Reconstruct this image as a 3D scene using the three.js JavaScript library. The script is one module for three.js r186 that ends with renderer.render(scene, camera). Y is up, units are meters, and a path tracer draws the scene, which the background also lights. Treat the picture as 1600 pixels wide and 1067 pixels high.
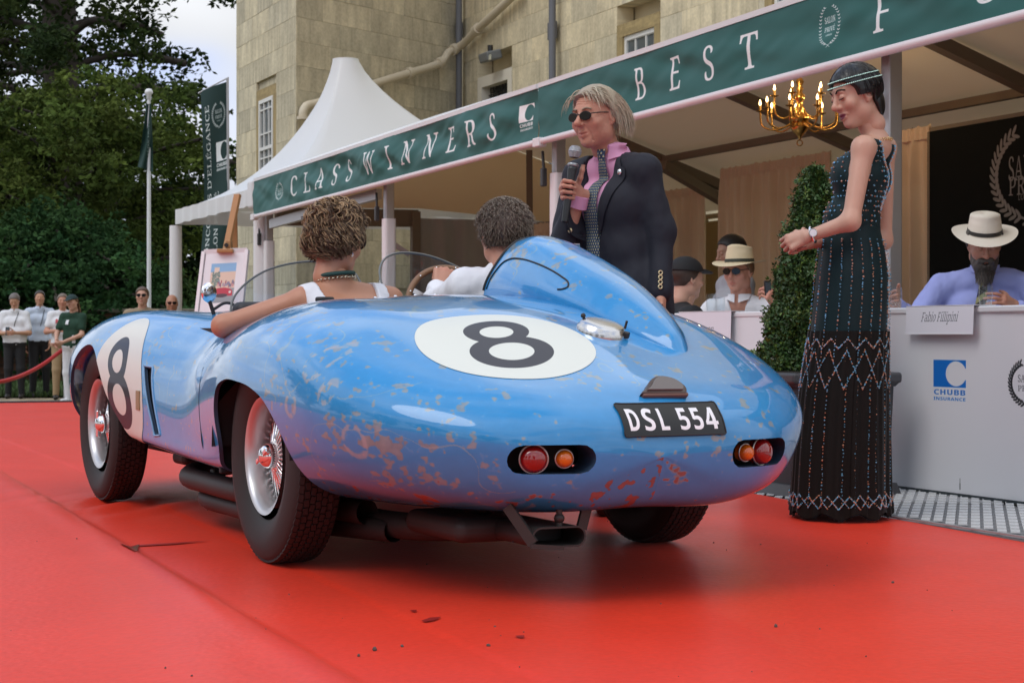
import * as THREE from 'three';
import { mergeGeometries } from 'three/addons/utils/BufferGeometryUtils.js';
import { RoundedBoxGeometry } from 'three/addons/geometries/RoundedBoxGeometry.js';

// ---------- camera, sky, sun, exposure ----------
const scene = new THREE.Scene();
const FOC = 2900, HOR = 525, CAMH = 0.72;                 // focal length and horizon in photograph pixels, eye height in metres
const camera = new THREE.PerspectiveCamera(2 * Math.atan(533.5 / FOC) * 180 / Math.PI, 1600 / 1067, 0.1, 600);
camera.position.set(0, CAMH, 0);
camera.rotation.x = -(533.5 - HOR) / FOC;
camera.focus = 5.9; camera.userData.fStop = 14;
const renderer = new THREE.WebGLRenderer({ antialias: true });
renderer.toneMapping = THREE.LinearToneMapping;
renderer.toneMappingExposure = 1.2;
renderer.shadowMap.enabled = true;

const V3 = THREE.Vector3, M4 = THREE.Matrix4;
function rng(a) { return () => { a |= 0; a = a + 0x6D2B79F5 | 0; let t = Math.imul(a ^ a >>> 15, 1 | a); t = t + Math.imul(t ^ t >>> 7, 61 | t) ^ t; return ((t ^ t >>> 14) >>> 0) / 4294967296; }; }
const clamp = (x, a, b) => Math.min(b, Math.max(a, x)), lerp = (a, b, t) => a + (b - a) * t;
const sstep = (a, b, x) => { const t = clamp((x - a) / (b - a), 0, 1); return t * t * (3 - 2 * t); };
function hash3(x, y, z) { let h = Math.imul(x, 374761393) ^ Math.imul(y, 668265263) ^ Math.imul(z, 1274126177); h = Math.imul(h ^ h >>> 13, 1274126177); return ((h ^ h >>> 16) >>> 0) / 4294967296; }
function vnoise(x, y, z = 0) {
  const xi = Math.floor(x), yi = Math.floor(y), zi = Math.floor(z); let fx = x - xi, fy = y - yi, fz = z - zi;
  fx = fx * fx * (3 - 2 * fx); fy = fy * fy * (3 - 2 * fy); fz = fz * fz * (3 - 2 * fz);
  const l = (i, j, k) => hash3(xi + i, yi + j, zi + k);
  const a = lerp(lerp(l(0, 0, 0), l(1, 0, 0), fx), lerp(l(0, 1, 0), l(1, 1, 0), fx), fy);
  if (fz === 0) return a;
  return lerp(a, lerp(lerp(l(0, 0, 1), l(1, 0, 1), fx), lerp(l(0, 1, 1), l(1, 1, 1), fx), fy), fz);
}
function fbm(x, y, z = 0, oct = 4) { let s = 0, a = 0.5, n = 0; for (let i = 0; i < oct; i++) { s += a * vnoise(x, y, z); n += a; a *= 0.5; x = x * 2.03 + 17.3; y = y * 2.03 + 5.1; z = z * 2.03; } return s / n; }

{ // a bright, broken overcast: white cloud with blue between
  const W = 1024, H = 512, data = new Float32Array(W * H * 4);
  for (let j = 0; j < H; j++) for (let i = 0; i < W; i++) {
    const el = ((j + 0.5) / H - 0.5) * Math.PI, az = ((i + 0.5) / W - 0.5) * 2 * Math.PI;
    const x = Math.cos(el) * Math.cos(az), y = Math.sin(el), z = Math.cos(el) * Math.sin(az), o = (j * W + i) * 4;
    const t = Math.max(y, 0);
    let r = lerp(0.74, 0.18, Math.pow(t, 0.5)), g = lerp(0.80, 0.37, Math.pow(t, 0.45)), b = lerp(0.92, 0.80, Math.pow(t, 0.5));
    const k = 1 / (t + 0.22), c = fbm(x * k * 2.1 + 3.1, z * k * 2.1 + 7.7, y * 1.5 + 0.01, 5);
    const cl = sstep(0.34, 0.60, c + 0.10 * (1 - t)), thick = fbm(x * k * 3 + 9, z * k * 3 + 2, 0.4, 4);
    const br = lerp(0.80, 1.22, sstep(0.3, 0.75, thick)) * lerp(0.80, 1.15, t);
    r = lerp(r, br * 0.97, cl); g = lerp(g, br * 0.99, cl); b = lerp(b, br * 1.03, cl);
    if (y < 0) { const q = sstep(0, -0.08, y); r = lerp(r, 0.10, q); g = lerp(g, 0.10, q); b = lerp(b, 0.09, q); }
    data[o] = r; data[o + 1] = g; data[o + 2] = b; data[o + 3] = 1;
  }
  const sky = new THREE.DataTexture(data, W, H, THREE.RGBAFormat, THREE.FloatType);
  sky.mapping = THREE.EquirectangularReflectionMapping; sky.magFilter = THREE.LinearFilter; sky.minFilter = THREE.LinearFilter; sky.needsUpdate = true;
  scene.background = sky; scene.environment = sky;
}
const sun = new THREE.DirectionalLight(new THREE.Color(1, 0.95, 0.87), 0.95);
sun.position.set(-14, 22, 3); sun.target.position.set(0, 0, -9);
sun.castShadow = true; sun.shadow.radius = 60;
Object.assign(sun.shadow.camera, { left: -40, right: 40, top: 40, bottom: -40, near: 1, far: 120 });
scene.add(sun, sun.target);
// ---------- helpers ----------
const CT = 0.3907, ST = 0.9205;                           // the facade runs (CT, ST) in x, z; its normal away from us is (ST, -CT)
const FROT = -67 * Math.PI / 180;
const fac = (s, n, y = 0) => new V3(s * CT + n * ST, y, s * ST - n * CT);
const at = (px, py, d) => new V3((px - 800) / FOC * d, CAMH + (HOR - py) / FOC * d, -d);
function onPlane(px, py, n) { const a = (px - 800) / FOC, d = n / (a * ST + CT); return { s: (a * CT - ST) * d, y: CAMH + (HOR - py) / FOC * d, d }; }
const names = new Map();
function numbered(n) { const k = names.get(n) || 0; names.set(n, k + 1); return k ? n + '_' + String(k).padStart(3, '0') : n; }
function tag(o, label, category, group, kind) { o.userData.label = label; if (category) o.userData.category = category; if (group) o.userData.group = group; if (kind) o.userData.kind = kind; return o; }
function thing(name, label, category, pos = [0, 0, 0], turn = 0, group) {
  const o = new THREE.Group(); o.name = numbered(name); scene.add(o);
  if (pos.isVector3) o.position.copy(pos); else o.position.set(...pos);
  o.rotation.y = turn; return tag(o, label, category, group);
}
function part(name, geo, m, parent, label) {
  const o = new THREE.Mesh(Array.isArray(geo) ? merge(geo) : geo, m); o.name = parent === scene ? numbered(name) : name; parent.add(o);
  o.castShadow = o.receiveShadow = true; if (label) o.userData.label = label; return o;
}
const struct = (name, geo, m) => { const o = part(name, geo, m, scene); o.userData.kind = 'structure'; return o; };
function merge(list) {
  const allUv = list.every((g) => g.attributes.uv), allC = list.every((g) => g.attributes.color);
  return mergeGeometries(list.map((g) => {
    const q = g.index ? g.toNonIndexed() : g.clone();
    for (const k of Object.keys(q.attributes)) if (!(k === 'position' || k === 'normal' || (k === 'uv' && allUv) || (k === 'color' && allC))) q.deleteAttribute(k);
    if (!q.attributes.normal) q.computeVertexNormals();
    q.morphAttributes = {}; return q;
  }));
}
const lin = (r, g, b) => new THREE.Color().setRGB(r, g, b);
const css = (s) => new THREE.Color(s);
function mat(c, rough = 0.7, o = {}) { return new THREE.MeshPhysicalMaterial({ color: Array.isArray(c) ? lin(...c) : css(c), roughness: rough, side: THREE.DoubleSide, ...o }); }
function xf(g, x = 0, y = 0, z = 0, rx = 0, ry = 0, rz = 0, sx = 1, sy = sx, sz = sx) {
  return g.applyMatrix4(new M4().compose(new V3(x, y, z), new THREE.Quaternion().setFromEuler(new THREE.Euler(rx, ry, rz, 'YXZ')), new V3(sx, sy, sz)));
}
const box = (w, h, d, x = 0, y = 0, z = 0, rx = 0, ry = 0, rz = 0) => xf(new THREE.BoxGeometry(w, h, d), x, y, z, rx, ry, rz);
const rbox = (w, h, d, x = 0, y = 0, z = 0, r = 0.01, rx = 0, ry = 0, rz = 0) => xf(new RoundedBoxGeometry(w, h, d, 2, Math.min(r, w / 2.01, h / 2.01, d / 2.01)), x, y, z, rx, ry, rz);
const v3 = (p) => p.isVector3 ? p : new V3(...p);
const tube = (pts, r, n = 24, rs = 8, closed = false) => new THREE.TubeGeometry(new THREE.CatmullRomCurve3(pts.map(v3), closed, 'centripetal'), n, r, rs, closed);
const lathe = (pts, n = 24) => new THREE.LatheGeometry(pts.map((p) => new THREE.Vector2(p[0], p[1])), n);
function rod(a, b, r, r2 = r, n = 8) { a = v3(a); b = v3(b); const d = b.clone().sub(a), L = d.length(); const g = new THREE.CylinderGeometry(r2, r, L, n); g.applyQuaternion(new THREE.Quaternion().setFromUnitVectors(new V3(0, 1, 0), d.normalize())); return g.translate((a.x + b.x) / 2, (a.y + b.y) / 2, (a.z + b.z) / 2); }
// a box beam between two points: width across, height up
function beam(a, b, w, h) { a = v3(a); b = v3(b); const d = b.clone().sub(a), L = d.length(); d.normalize(); const x = new V3().crossVectors(new V3(0, 1, 0), d).normalize(), y = new V3().crossVectors(d, x); const g = new THREE.BoxGeometry(w, h, L); return g.applyMatrix4(new M4().makeBasis(x, y, d).setPosition(a.clone().add(b).multiplyScalar(0.5))); }
// grid surface from f(i/nu, j/nv) -> [x, y, z]
function sheet(nu, nv, f, uvf) {
  const p = [], uv = [], ix = [];
  for (let j = 0; j <= nv; j++) for (let i = 0; i <= nu; i++) { const a = i / nu, b = j / nv; const q = f(a, b); p.push(q[0], q[1], q[2]); const t = uvf ? uvf(a, b) : [a, b]; uv.push(t[0], t[1]); }
  for (let j = 0; j < nv; j++) for (let i = 0; i < nu; i++) { const k = j * (nu + 1) + i; ix.push(k, k + 1, k + nu + 1, k + 1, k + nu + 2, k + nu + 1); }
  const g = new THREE.BufferGeometry(); g.setAttribute('position', new THREE.Float32BufferAttribute(p, 3)); g.setAttribute('uv', new THREE.Float32BufferAttribute(uv, 2)); g.setIndex(ix); g.computeVertexNormals(); return g;
}
function dataTex(w, h, f, srgb = true, rep = true) {
  const d = new Uint8Array(w * h * 4);
  for (let j = 0; j < h; j++) for (let i = 0; i < w; i++) { const c = f(i / w, j / h, i, j), o = (j * w + i) * 4; d[o] = clamp(c[0], 0, 255); d[o + 1] = clamp(c[1], 0, 255); d[o + 2] = clamp(c[2], 0, 255); d[o + 3] = c.length > 3 ? clamp(c[3], 0, 255) : 255; }
  const t = new THREE.DataTexture(d, w, h); t.magFilter = THREE.LinearFilter; t.minFilter = THREE.LinearMipmapLinearFilter; if (srgb) t.colorSpace = THREE.SRGBColorSpace; if (rep) t.wrapS = t.wrapT = THREE.RepeatWrapping; t.needsUpdate = true; return t;
}
function canvasTex(w, h, draw, srgb = true) { const c = document.createElement('canvas'); c.width = w; c.height = h; const x = c.getContext('2d'); draw(x, w, h); const t = new THREE.CanvasTexture(c); if (srgb) t.colorSpace = THREE.SRGBColorSpace; t.anisotropy = 8; return t; }
const greyTex = (w, h, lo, hi, fx, fy, oct = 4) => dataTex(w, h, (a, b) => { const n = pfbm(a, b, fx, fy, oct); const v = 255 * lerp(lo, hi, n); return [v, v, v]; }, false);
// noise that repeats over the unit square
function pfbm(a, b, fx, fy, oct = 4, sd = 0) {
  let s = 0, am = 0.5, n = 0;
  for (let o = 0; o < oct; o++) {
    const x = a * fx, y = b * fy, xi = Math.floor(x), yi = Math.floor(y); let u = x - xi, v = y - yi; u = u * u * (3 - 2 * u); v = v * v * (3 - 2 * v);
    const h = (i, j) => hash3((xi + i) % fx, (yi + j) % fy, o + sd * 31);
    s += am * lerp(lerp(h(0, 0), h(1, 0), u), lerp(h(0, 1), h(1, 1), u), v); n += am; am *= 0.5; fx *= 2; fy *= 2;
  }
  return s / n;
}
// ---- implicit surfaces: surface nets over f < 0, each vertex pulled onto the zero set ----
function sdfMesh(f, lo, hi, cell, colour) {
  const nx = Math.ceil((hi[0] - lo[0]) / cell) + 1, ny = Math.ceil((hi[1] - lo[1]) / cell) + 1, nz = Math.ceil((hi[2] - lo[2]) / cell) + 1;
  const F = new Float32Array(nx * ny * nz), id = (i, j, k) => i + nx * (j + ny * k);
  const B = 4, g0 = f.raw || f, thr = cell * B * 0.87 * 1.5 + 0.008; // blocks well away from the surface are filled, not sampled
  for (let K = 0; K < nz; K += B) for (let j0 = 0; j0 < ny; j0 += B) for (let i0 = 0; i0 < nx; i0 += B) {
    const d = g0(lo[0] + (i0 + 1.5) * cell, lo[1] + (j0 + 1.5) * cell, lo[2] + (K + 1.5) * cell), skip = d > thr || (!f.raw && d < -thr);
    for (let k = K; k < Math.min(nz, K + B); k++) for (let j = j0; j < Math.min(ny, j0 + B); j++) for (let i = i0; i < Math.min(nx, i0 + B); i++) F[id(i, j, k)] = skip ? d : f(lo[0] + i * cell, lo[1] + j * cell, lo[2] + k * cell);
  }
  const vid = new Int32Array(nx * ny * nz).fill(-1), P = [], C = [], ix = [], e = cell * 0.2;
  const E = [[0, 1], [2, 3], [4, 5], [6, 7], [0, 2], [1, 3], [4, 6], [5, 7], [0, 4], [1, 5], [2, 6], [3, 7]];
  const c = new Float32Array(8);
  for (let k = 0; k < nz - 1; k++) for (let j = 0; j < ny - 1; j++) for (let i = 0; i < nx - 1; i++) {
    let m = 0; for (let q = 0; q < 8; q++) { c[q] = F[id(i + (q & 1), j + (q >> 1 & 1), k + (q >> 2))]; if (c[q] < 0) m |= 1 << q; }
    if (m === 0 || m === 255) continue;
    let x = 0, y = 0, z = 0, n = 0;
    for (const [a, b] of E) if ((m >> a & 1) !== (m >> b & 1)) { const t = c[a] / (c[a] - c[b]); x += lerp(a & 1, b & 1, t); y += lerp(a >> 1 & 1, b >> 1 & 1, t); z += lerp(a >> 2, b >> 2, t); n++; }
    x = lo[0] + (i + x / n) * cell; y = lo[1] + (j + y / n) * cell; z = lo[2] + (k + z / n) * cell;
    { const d = f(x, y, z); let gx = f(x + e, y, z) - d, gy = f(x, y + e, z) - d, gz = f(x, y, z + e) - d; const L = Math.sqrt(gx * gx + gy * gy + gz * gz) || 1, q = clamp(d, -cell * 0.5, cell * 0.5) / L; x -= gx * q; y -= gy * q; z -= gz * q; }
    vid[id(i, j, k)] = P.length / 3; P.push(x, y, z); if (colour) { const q = colour(x, y, z); C.push(q[0], q[1], q[2]); }
  }
  const quad = (a, b, cc, d, flip) => { if (a < 0 || b < 0 || cc < 0 || d < 0) return; flip ? ix.push(a, cc, b, a, d, cc) : ix.push(a, b, cc, a, cc, d); };
  for (let k = 1; k < nz - 1; k++) for (let j = 1; j < ny - 1; j++) for (let i = 1; i < nx - 1; i++) {
    const s = F[id(i, j, k)] < 0;
    if (s !== F[id(i + 1, j, k)] < 0) quad(vid[id(i, j - 1, k - 1)], vid[id(i, j, k - 1)], vid[id(i, j, k)], vid[id(i, j - 1, k)], !s);
    if (s !== F[id(i, j + 1, k)] < 0) quad(vid[id(i - 1, j, k - 1)], vid[id(i, j, k - 1)], vid[id(i, j, k)], vid[id(i - 1, j, k)], s);
    if (s !== F[id(i, j, k + 1)] < 0) quad(vid[id(i - 1, j - 1, k)], vid[id(i, j - 1, k)], vid[id(i, j, k)], vid[id(i - 1, j, k)], !s);
  }
  const g = new THREE.BufferGeometry(); g.setAttribute('position', new THREE.Float32BufferAttribute(P, 3));
  if (colour) g.setAttribute('color', new THREE.Float32BufferAttribute(C, 3)); g.setIndex(ix); g.computeVertexNormals(); return g;
}
const smin = (a, b, k) => { const h = Math.max(k - Math.abs(a - b), 0) / k; return Math.min(a, b) - h * h * k * 0.25; };
const smax = (a, b, k) => -smin(-a, -b, k);
function sdCap(ax, ay, az, bx, by, bz, ra, rb) { const dx = bx - ax, dy = by - ay, dz = bz - az, L = dx * dx + dy * dy + dz * dz || 1e-9; return (x, y, z) => { const t = clamp(((x - ax) * dx + (y - ay) * dy + (z - az) * dz) / L, 0, 1); const qx = x - ax - dx * t, qy = y - ay - dy * t, qz = z - az - dz * t; return Math.sqrt(qx * qx + qy * qy + qz * qz) - (ra + (rb - ra) * t); }; }
const cap = (a, b, ra, rb = ra) => sdCap(a[0], a[1], a[2], b[0], b[1], b[2], ra, rb);
function ell(c, r) { const cx = c[0], cy = c[1], cz = c[2], ix = 1 / r[0], iy = 1 / r[1], iz = 1 / r[2], m = Math.min(...r); return (x, y, z) => { const px = (x - cx) * ix, py = (y - cy) * iy, pz = (z - cz) * iz, qx = px * ix, qy = py * iy, qz = pz * iz, k0 = Math.sqrt(px * px + py * py + pz * pz), k1 = Math.sqrt(qx * qx + qy * qy + qz * qz); return k1 < 1e-9 ? -m : k0 * (k0 - 1) / k1; }; }
// ---- cutting an indexed surface by a scalar per vertex: keeps f >= 0 with clean edges ----
function clip(g, fs) {
  const keys = Object.keys(g.attributes), src = keys.map((k) => g.attributes[k]), out = keys.map(() => []), f = Array.from({ length: src[0].count }, (_, i) => fs(src[0].getX(i), src[0].getY(i), src[0].getZ(i), i)), map = new Map(), ix = [], I = g.index.array;
  let n = 0; const rim = [];
  const put = (key, a, b, t) => { if (map.has(key)) return map.get(key); src.forEach((s, q) => { for (let c = 0; c < s.itemSize; c++) out[q].push(lerp(s.array[a * s.itemSize + c], s.array[b * s.itemSize + c], t)); }); map.set(key, n); return n++; };
  for (let t = 0; t < I.length; t += 3) {
    const v = [I[t], I[t + 1], I[t + 2]], poly = [], cut = [];
    for (let e = 0; e < 3; e++) { const a = v[e], b = v[(e + 1) % 3]; if (f[a] >= 0) poly.push(put(a + '', a, a, 0)); if ((f[a] >= 0) !== (f[b] >= 0)) { const lo = Math.min(a, b), hi = Math.max(a, b), q = put(lo + '_' + hi, lo, hi, f[lo] / (f[lo] - f[hi])); poly.push(q); cut.push(q); } }
    for (let e = 1; e + 1 < poly.length; e++) ix.push(poly[0], poly[e], poly[e + 1]);
    if (cut.length === 2) rim.push(cut);
  }
  const r = new THREE.BufferGeometry(); keys.forEach((k, q) => r.setAttribute(k, new THREE.Float32BufferAttribute(out[q], src[q].itemSize))); r.setIndex(ix); r.userData.rim = rim; return r;
}
// strip along the cut edge, pushed by off(x, y, z)
function rimStrip(g, off) { const P = g.attributes.position, p = []; for (const [a, b] of g.userData.rim) { const A = [P.getX(a), P.getY(a), P.getZ(a)], B = [P.getX(b), P.getY(b), P.getZ(b)], A2 = off(...A), B2 = off(...B); p.push(...A, ...B, ...B2, ...A, ...B2, ...A2); } const r = new THREE.BufferGeometry(); r.setAttribute('position', new THREE.Float32BufferAttribute(p, 3)); r.computeVertexNormals(); return r; }
function pushOut(g, d) { const q = g.clone(), P = q.attributes.position, N = q.attributes.normal; for (let i = 0; i < P.count; i++) P.setXYZ(i, P.getX(i) + N.getX(i) * d, P.getY(i) + N.getY(i) * d, P.getZ(i) + N.getZ(i) * d); return q; }
// signed distance to a closed polygon in 2D, negative inside
function polyDist(poly) { return (x, y) => { let d = 1e9, s = 1; for (let i = 0, j = poly.length - 1; i < poly.length; j = i++) { const ex = poly[j][0] - poly[i][0], ey = poly[j][1] - poly[i][1], wx = x - poly[i][0], wy = y - poly[i][1], t = clamp((wx * ex + wy * ey) / (ex * ex + ey * ey), 0, 1); d = Math.min(d, Math.hypot(wx - ex * t, wy - ey * t)); const c1 = y >= poly[i][1], c2 = y < poly[j][1], c3 = ex * wy > ey * wx; if ((c1 && c2 && c3) || (!c1 && !c2 && !c3)) s = -s; } return s * d; }; }
const spline2 = (pts, n = 60) => new THREE.CatmullRomCurve3(pts.map((p) => new V3(p[0], p[1], 0)), true, 'centripetal').getPoints(n).slice(0, -1).map((p) => [p.x, p.y]);
// the car's frame: x right, y up, -z forward, origin under the rear axle
const CAR = [-0.135, 0, -6.282], CROT = 26 * Math.PI / 180;
const carM = new M4().makeRotationY(CROT).setPosition(...CAR);
const carP = (u, y, v) => new V3(u, y, -v).applyMatrix4(carM);
const roadAt = (v) => -0.01 + 0.0135 * v;                 // the stage rises a little ahead of the car
// ---------- ground, stage, carpet ----------
const GY = -0.33;                                          // the drive beyond the stage lies lower
const carV = (x, z) => -(x + 0.135) * 0.4384 - (z + 6.282) * 0.8988;
const toSN = (x, z) => [x * CT + z * ST, x * ST - z * CT];
function stageY(s, n) {
  const p = fac(s, n), v = carV(p.x, p.z); let h = clamp(-0.01 + 0.0135 * v, -0.085, 0.045);
  const t = 1.19 - n; h += 0.042 * (1 - sstep(1.19, 1.29, n)) - 0.035 * (t > 0 ? t : 0) * sstep(0, 0.6, t);
  h += 0.006 * Math.exp(-(((n - 1.15) / 0.05) ** 2)) + 0.004 * sstep(1.655, 1.665, n) * sstep(1.9, 1.7, n) - 0.004 * sstep(1.67, 1.7, n) * 0;
  h += 0.006 * (fbm(s * 0.55 + 9, n * 2.2 + 30, 0.2, 3) - 0.5) + 0.007 * (fbm(s * .25 + 3, n * 0.8 + 7, 0.5, 2) - .5);
  const w = carP(-.75, 0, 2.0), d = Math.hypot(p.x - w.x, p.z - w.z); h += 0.012 * Math.exp(-d * d * 6) * Math.sin((p.x - w.x) * 26 + (p.z - w.z) * 9);
  return h;
}
const gravelTex = dataTex(512, 512, (a, b) => { const n = pfbm(a, b, 60, 60, 3), m = pfbm(a, b, 4, 4, 3, 2), v = 80 + 110 * n + 30 * (m - .5); return [v * 1.02, v * .92, v * .76]; });
gravelTex.repeat.set(90, 90);
const gravel = mat('#ffffff', .95); gravel.map = gravelTex;
struct('ground', xf(new THREE.PlaneGeometry(900, 900), 0, GY, 0, -Math.PI / 2), gravel);
const lawnTex = dataTex(512, 512, (a, b) => { const n = pfbm(a, b, 90, 30, 3), m = pfbm(a, b, 5, 5, 3, 4); const v = .55 + .7 * n; return [(50 + 26 * m) * v, (78 + 14 * m) * v, 34 * v]; }); lawnTex.repeat.set(14, 14);
const lawnM = mat('#ffffff', .95); lawnM.map = lawnTex;
struct('lawn', sheet(60, 40, (a, b) => { const x = lerp(-40, 2, a), z = lerp(-31.4, -90, b); return [x, GY + .02 + .03 * fbm(x * 2, z * 2, .3, 2) + .35 * sstep(0, 1, b), z]; }), lawnM);
{ // grass blades along the front of the lawn
  const R = rng(4), b = new THREE.BufferGeometry(); b.setAttribute('position', new THREE.Float32BufferAttribute([-.012, 0, 0, .012, 0, 0, .004, .08, .02, 0, 0, -.012, 0, 0, .012, .02, .07, 0], 3)); b.computeVertexNormals();
  const g = new THREE.InstancedMesh(b, mat([.045, .085, .02], .8), 16000), m = new M4(), q = new THREE.Quaternion(); for (let i = 0; i < 16000; i++) { const x = lerp(-13, -2, R()), z = -31.4 - Math.pow(R(), 1.6) * 10; q.setFromAxisAngle(new V3(0, 1, 0), R() * 6.28); const sc = .6 + R(); m.compose(new V3(x, GY + .02, z), q, new V3(1.6 * sc, sc, 1.6 * sc)); g.setMatrixAt(i, m); } g.name = 'grass'; g.castShadow = g.receiveShadow = true; scene.add(g); tag(g, 'short mown grass behind the onlookers', 'grass', null, 'stuff');
}
const carpetM = mat([.82, .046, .019], .40, { specularIntensity: .42, sheen: .16, sheenRoughness: .45, sheenColor: lin(1, .6, .58) });
{
  const bt = dataTex(512, 512, (a, b) => { const v = 255 * (0.6 * pfbm(a, b, 120, 120, 2) + 0.4 * pfbm(a, b, 14, 14, 3, 3)); return [v, v, v]; }, false); bt.repeat.set(1, 1);
  carpetM.bumpMap = bt; carpetM.bumpScale = .0012;
  carpetM.roughnessMap = dataTex(512, 512, (a, b) => { const v = 215 + 40 * pfbm(a, b, 6, 6, 4, 9); return [v, v, v]; }, false);
  carpetM.map = dataTex(512, 512, (a, b) => { const n = pfbm(a, b, 5, 5, 4, 5), f = pfbm(a, b, 150, 150, 1, 6); const v = 232 + 14 * n + 12 * f; return [v, v - 1, v - 1]; });
}
const S0 = -19.2, S1 = 3.2, N0 = -7, N1 = 4.284;
const carpet = struct('red_carpet', sheet(380, 360, (a, b) => { const s = lerp(S0, S1, a), n = b < .12 ? lerp(N0, -1, b / .12) : lerp(-1, N1, (b - .12) / .88), p = fac(s, n, stageY(s, n)); return [p.x, p.y, p.z]; }, (a, b) => [lerp(S0, S1, a) / 1.7, (b < .12 ? lerp(N0, -1, b / .12) : lerp(-1, N1, (b - .12) / .88)) / 1.7]), carpetM);
{
  const edge = []; for (let i = 0; i <= 40; i++) { const n = lerp(N0, N1, i / 40); edge.push(fac(S0 - .012, n, stageY(S0, n) + .004)); }
  part('edge_trim', tube(edge, .014, 80, 6), M0('#1d2024'), carpet); function M0(c) { return mat(c, .5); }
  part('stage_side', sheet(30, 1, (a, b) => { const n = lerp(N0, N1, a), p = fac(S0, n, lerp(stageY(S0, n), GY, b)); return [p.x, p.y, p.z]; }), mat([.03, .03, .032], .7), carpet);
  // spill by the rear wheel, and scuffs
  const decal = (pts, m) => { const c = pts.length > 4 ? pts : spline2(pts, 40), mid = c.reduce((q, p) => [q[0] + p[0] / c.length, q[1] + p[1] / c.length], [0, 0]), P = []; const w = (q) => { const [s, n] = toSN(q[0], q[1]); return [q[0], stageY(s, n) + .004, q[1]]; }; c.forEach((p, i) => P.push(...w(mid), ...w(p), ...w(c[(i + 1) % c.length]))); const g = new THREE.BufferGeometry(); g.setAttribute('position', new THREE.Float32BufferAttribute(P, 3)); g.computeVertexNormals(); return part('stain', g, m, carpet); };
  const wet = mat([.10, .008, .006], .2), px = (list) => list.map(([x, y]) => { let d = 5; for (let k = 0; k < 12; k++) { const X = (x - 800) / FOC * d, [s, n] = toSN(X, -d); d = (CAMH - stageY(s, n)) * FOC / (y - HOR); } return [(x - 800) / FOC * d, -d]; });
  decal(px([[187, 851], [217, 852], [210, 863]]).flatMap((p, i, A) => [p, [(p[0] + A[(i + 1) % 3][0]) / 2, (p[1] + A[(i + 1) % 3][1]) / 2]]), wet); decal(px([[212, 853], [270, 849.5], [330, 846], [270, 852], [214, 855]]), mat([.42, .02, .010], .35));
  decal(px([[658, 972], [672, 967], [690, 966], [680, 971], [664, 974]]), mat([.28, .012, .008], .45)); decal(px([[640, 956], [650, 955], [648, 958]]), mat([.28, .012, .008], .45)); decal(px([[805, 996], [818, 995], [816, 999]]), mat([.28, .012, .008], .45));
  const R = rng(77), bits = []; const drop = (x, y, r, q) => { const [[X, Z]] = px([[x, y]]), [s, n] = toSN(X, Z); bits.push(xf(new THREE.IcosahedronGeometry(r, 0), X, stageY(s, n) + r * .4, Z, R() * 3, R() * 6, R() * 3, 1, .6, .8)); void q; };
  drop(585, 1017, .009); drop(560, 1026, .006); drop(628, 1011, .006); drop(1213, 980, .007); drop(763, 1010, .006); drop(1396, 911, .006);
  for (let i = 0; i < 60; i++) drop(R() * 1600, 700 + R() * 360, .0014 + R() * .0022);
  part('grit', bits, mat([.09, .07, .06], .8), carpet).userData.kind = 'stuff';
}
// metal floor under the judges' tent: studded plates
{
  const A = 14 * Math.PI / 180, ax = [Math.sin(A), -Math.cos(A)], bx = [Math.cos(A), Math.sin(A)], o = at(1300, 0, 8.2); // along, across
  const pt = (a, b) => [o.x + ax[0] * a + bx[0] * b, o.z + ax[1] * a + bx[1] * b];
  const al = mat([.36, .36, .36], .45, { metalness: .35 }), al2 = mat([.66, .66, .65], .42, { metalness: .25 });
  const fl = new THREE.Group(); fl.name = 'metal_floor'; scene.add(fl); tag(fl, 'studded aluminium floor plates beneath the judges tables', null, null, 'structure');
  const slab = new THREE.Shape(); [[-19, N1 + .002], [3, N1 + .002], [3, 11], [-19, 11]].forEach(([s, n], i) => { const p = fac(s, n); i ? slab.lineTo(p.x, -p.z) : slab.moveTo(p.x, -p.z); });
  part('stage_base', xf(new THREE.ExtrudeGeometry(slab, { depth: .3, bevelEnabled: false }), 0, -.312, 0, -Math.PI / 2), mat([.2, .2, .2], .7), fl);
  const st = [];
  for (let i = -3; i < 5; i++) for (let j = -3; j < 5; j++) {
    const L = 1.16, W = .74, a0 = i * L, b0 = j * W + (i % 2 ? .2 : 0), [cx, cz] = pt(a0 + L / 2, b0 + W / 2), [, n] = toSN(cx, cz); if (n < N1 + .45 || n > 9) continue;
    part('floor_plate', box(W - .006, .008, L - .006, cx, -.006, cz, 0, -A), al, fl);
  }
  for (let i = -30; i < 60; i++) for (let j = -45; j < 60; j++) { const a = i * .125 + .04, b = j * .0475, [x, z] = pt(a, b), [s, n] = toSN(x, z); if (n < N1 + .03 || n > 6.6 || s < -13) continue; st.push(box(.034, .006, .062, x, .0, z, 0, -A)); }
  part('tread_stud', st, al2, fl).userData.kind = 'stuff';
  part('floor_strip', (() => { const g = []; for (let k = 0; k < 2; k++) { const p = fac(-8, 4.29 + k * .012); g.push(box(22, .006, .008, p.x, -.001, p.z, 0, FROT)); } return g; })(), al, fl);
}
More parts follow.
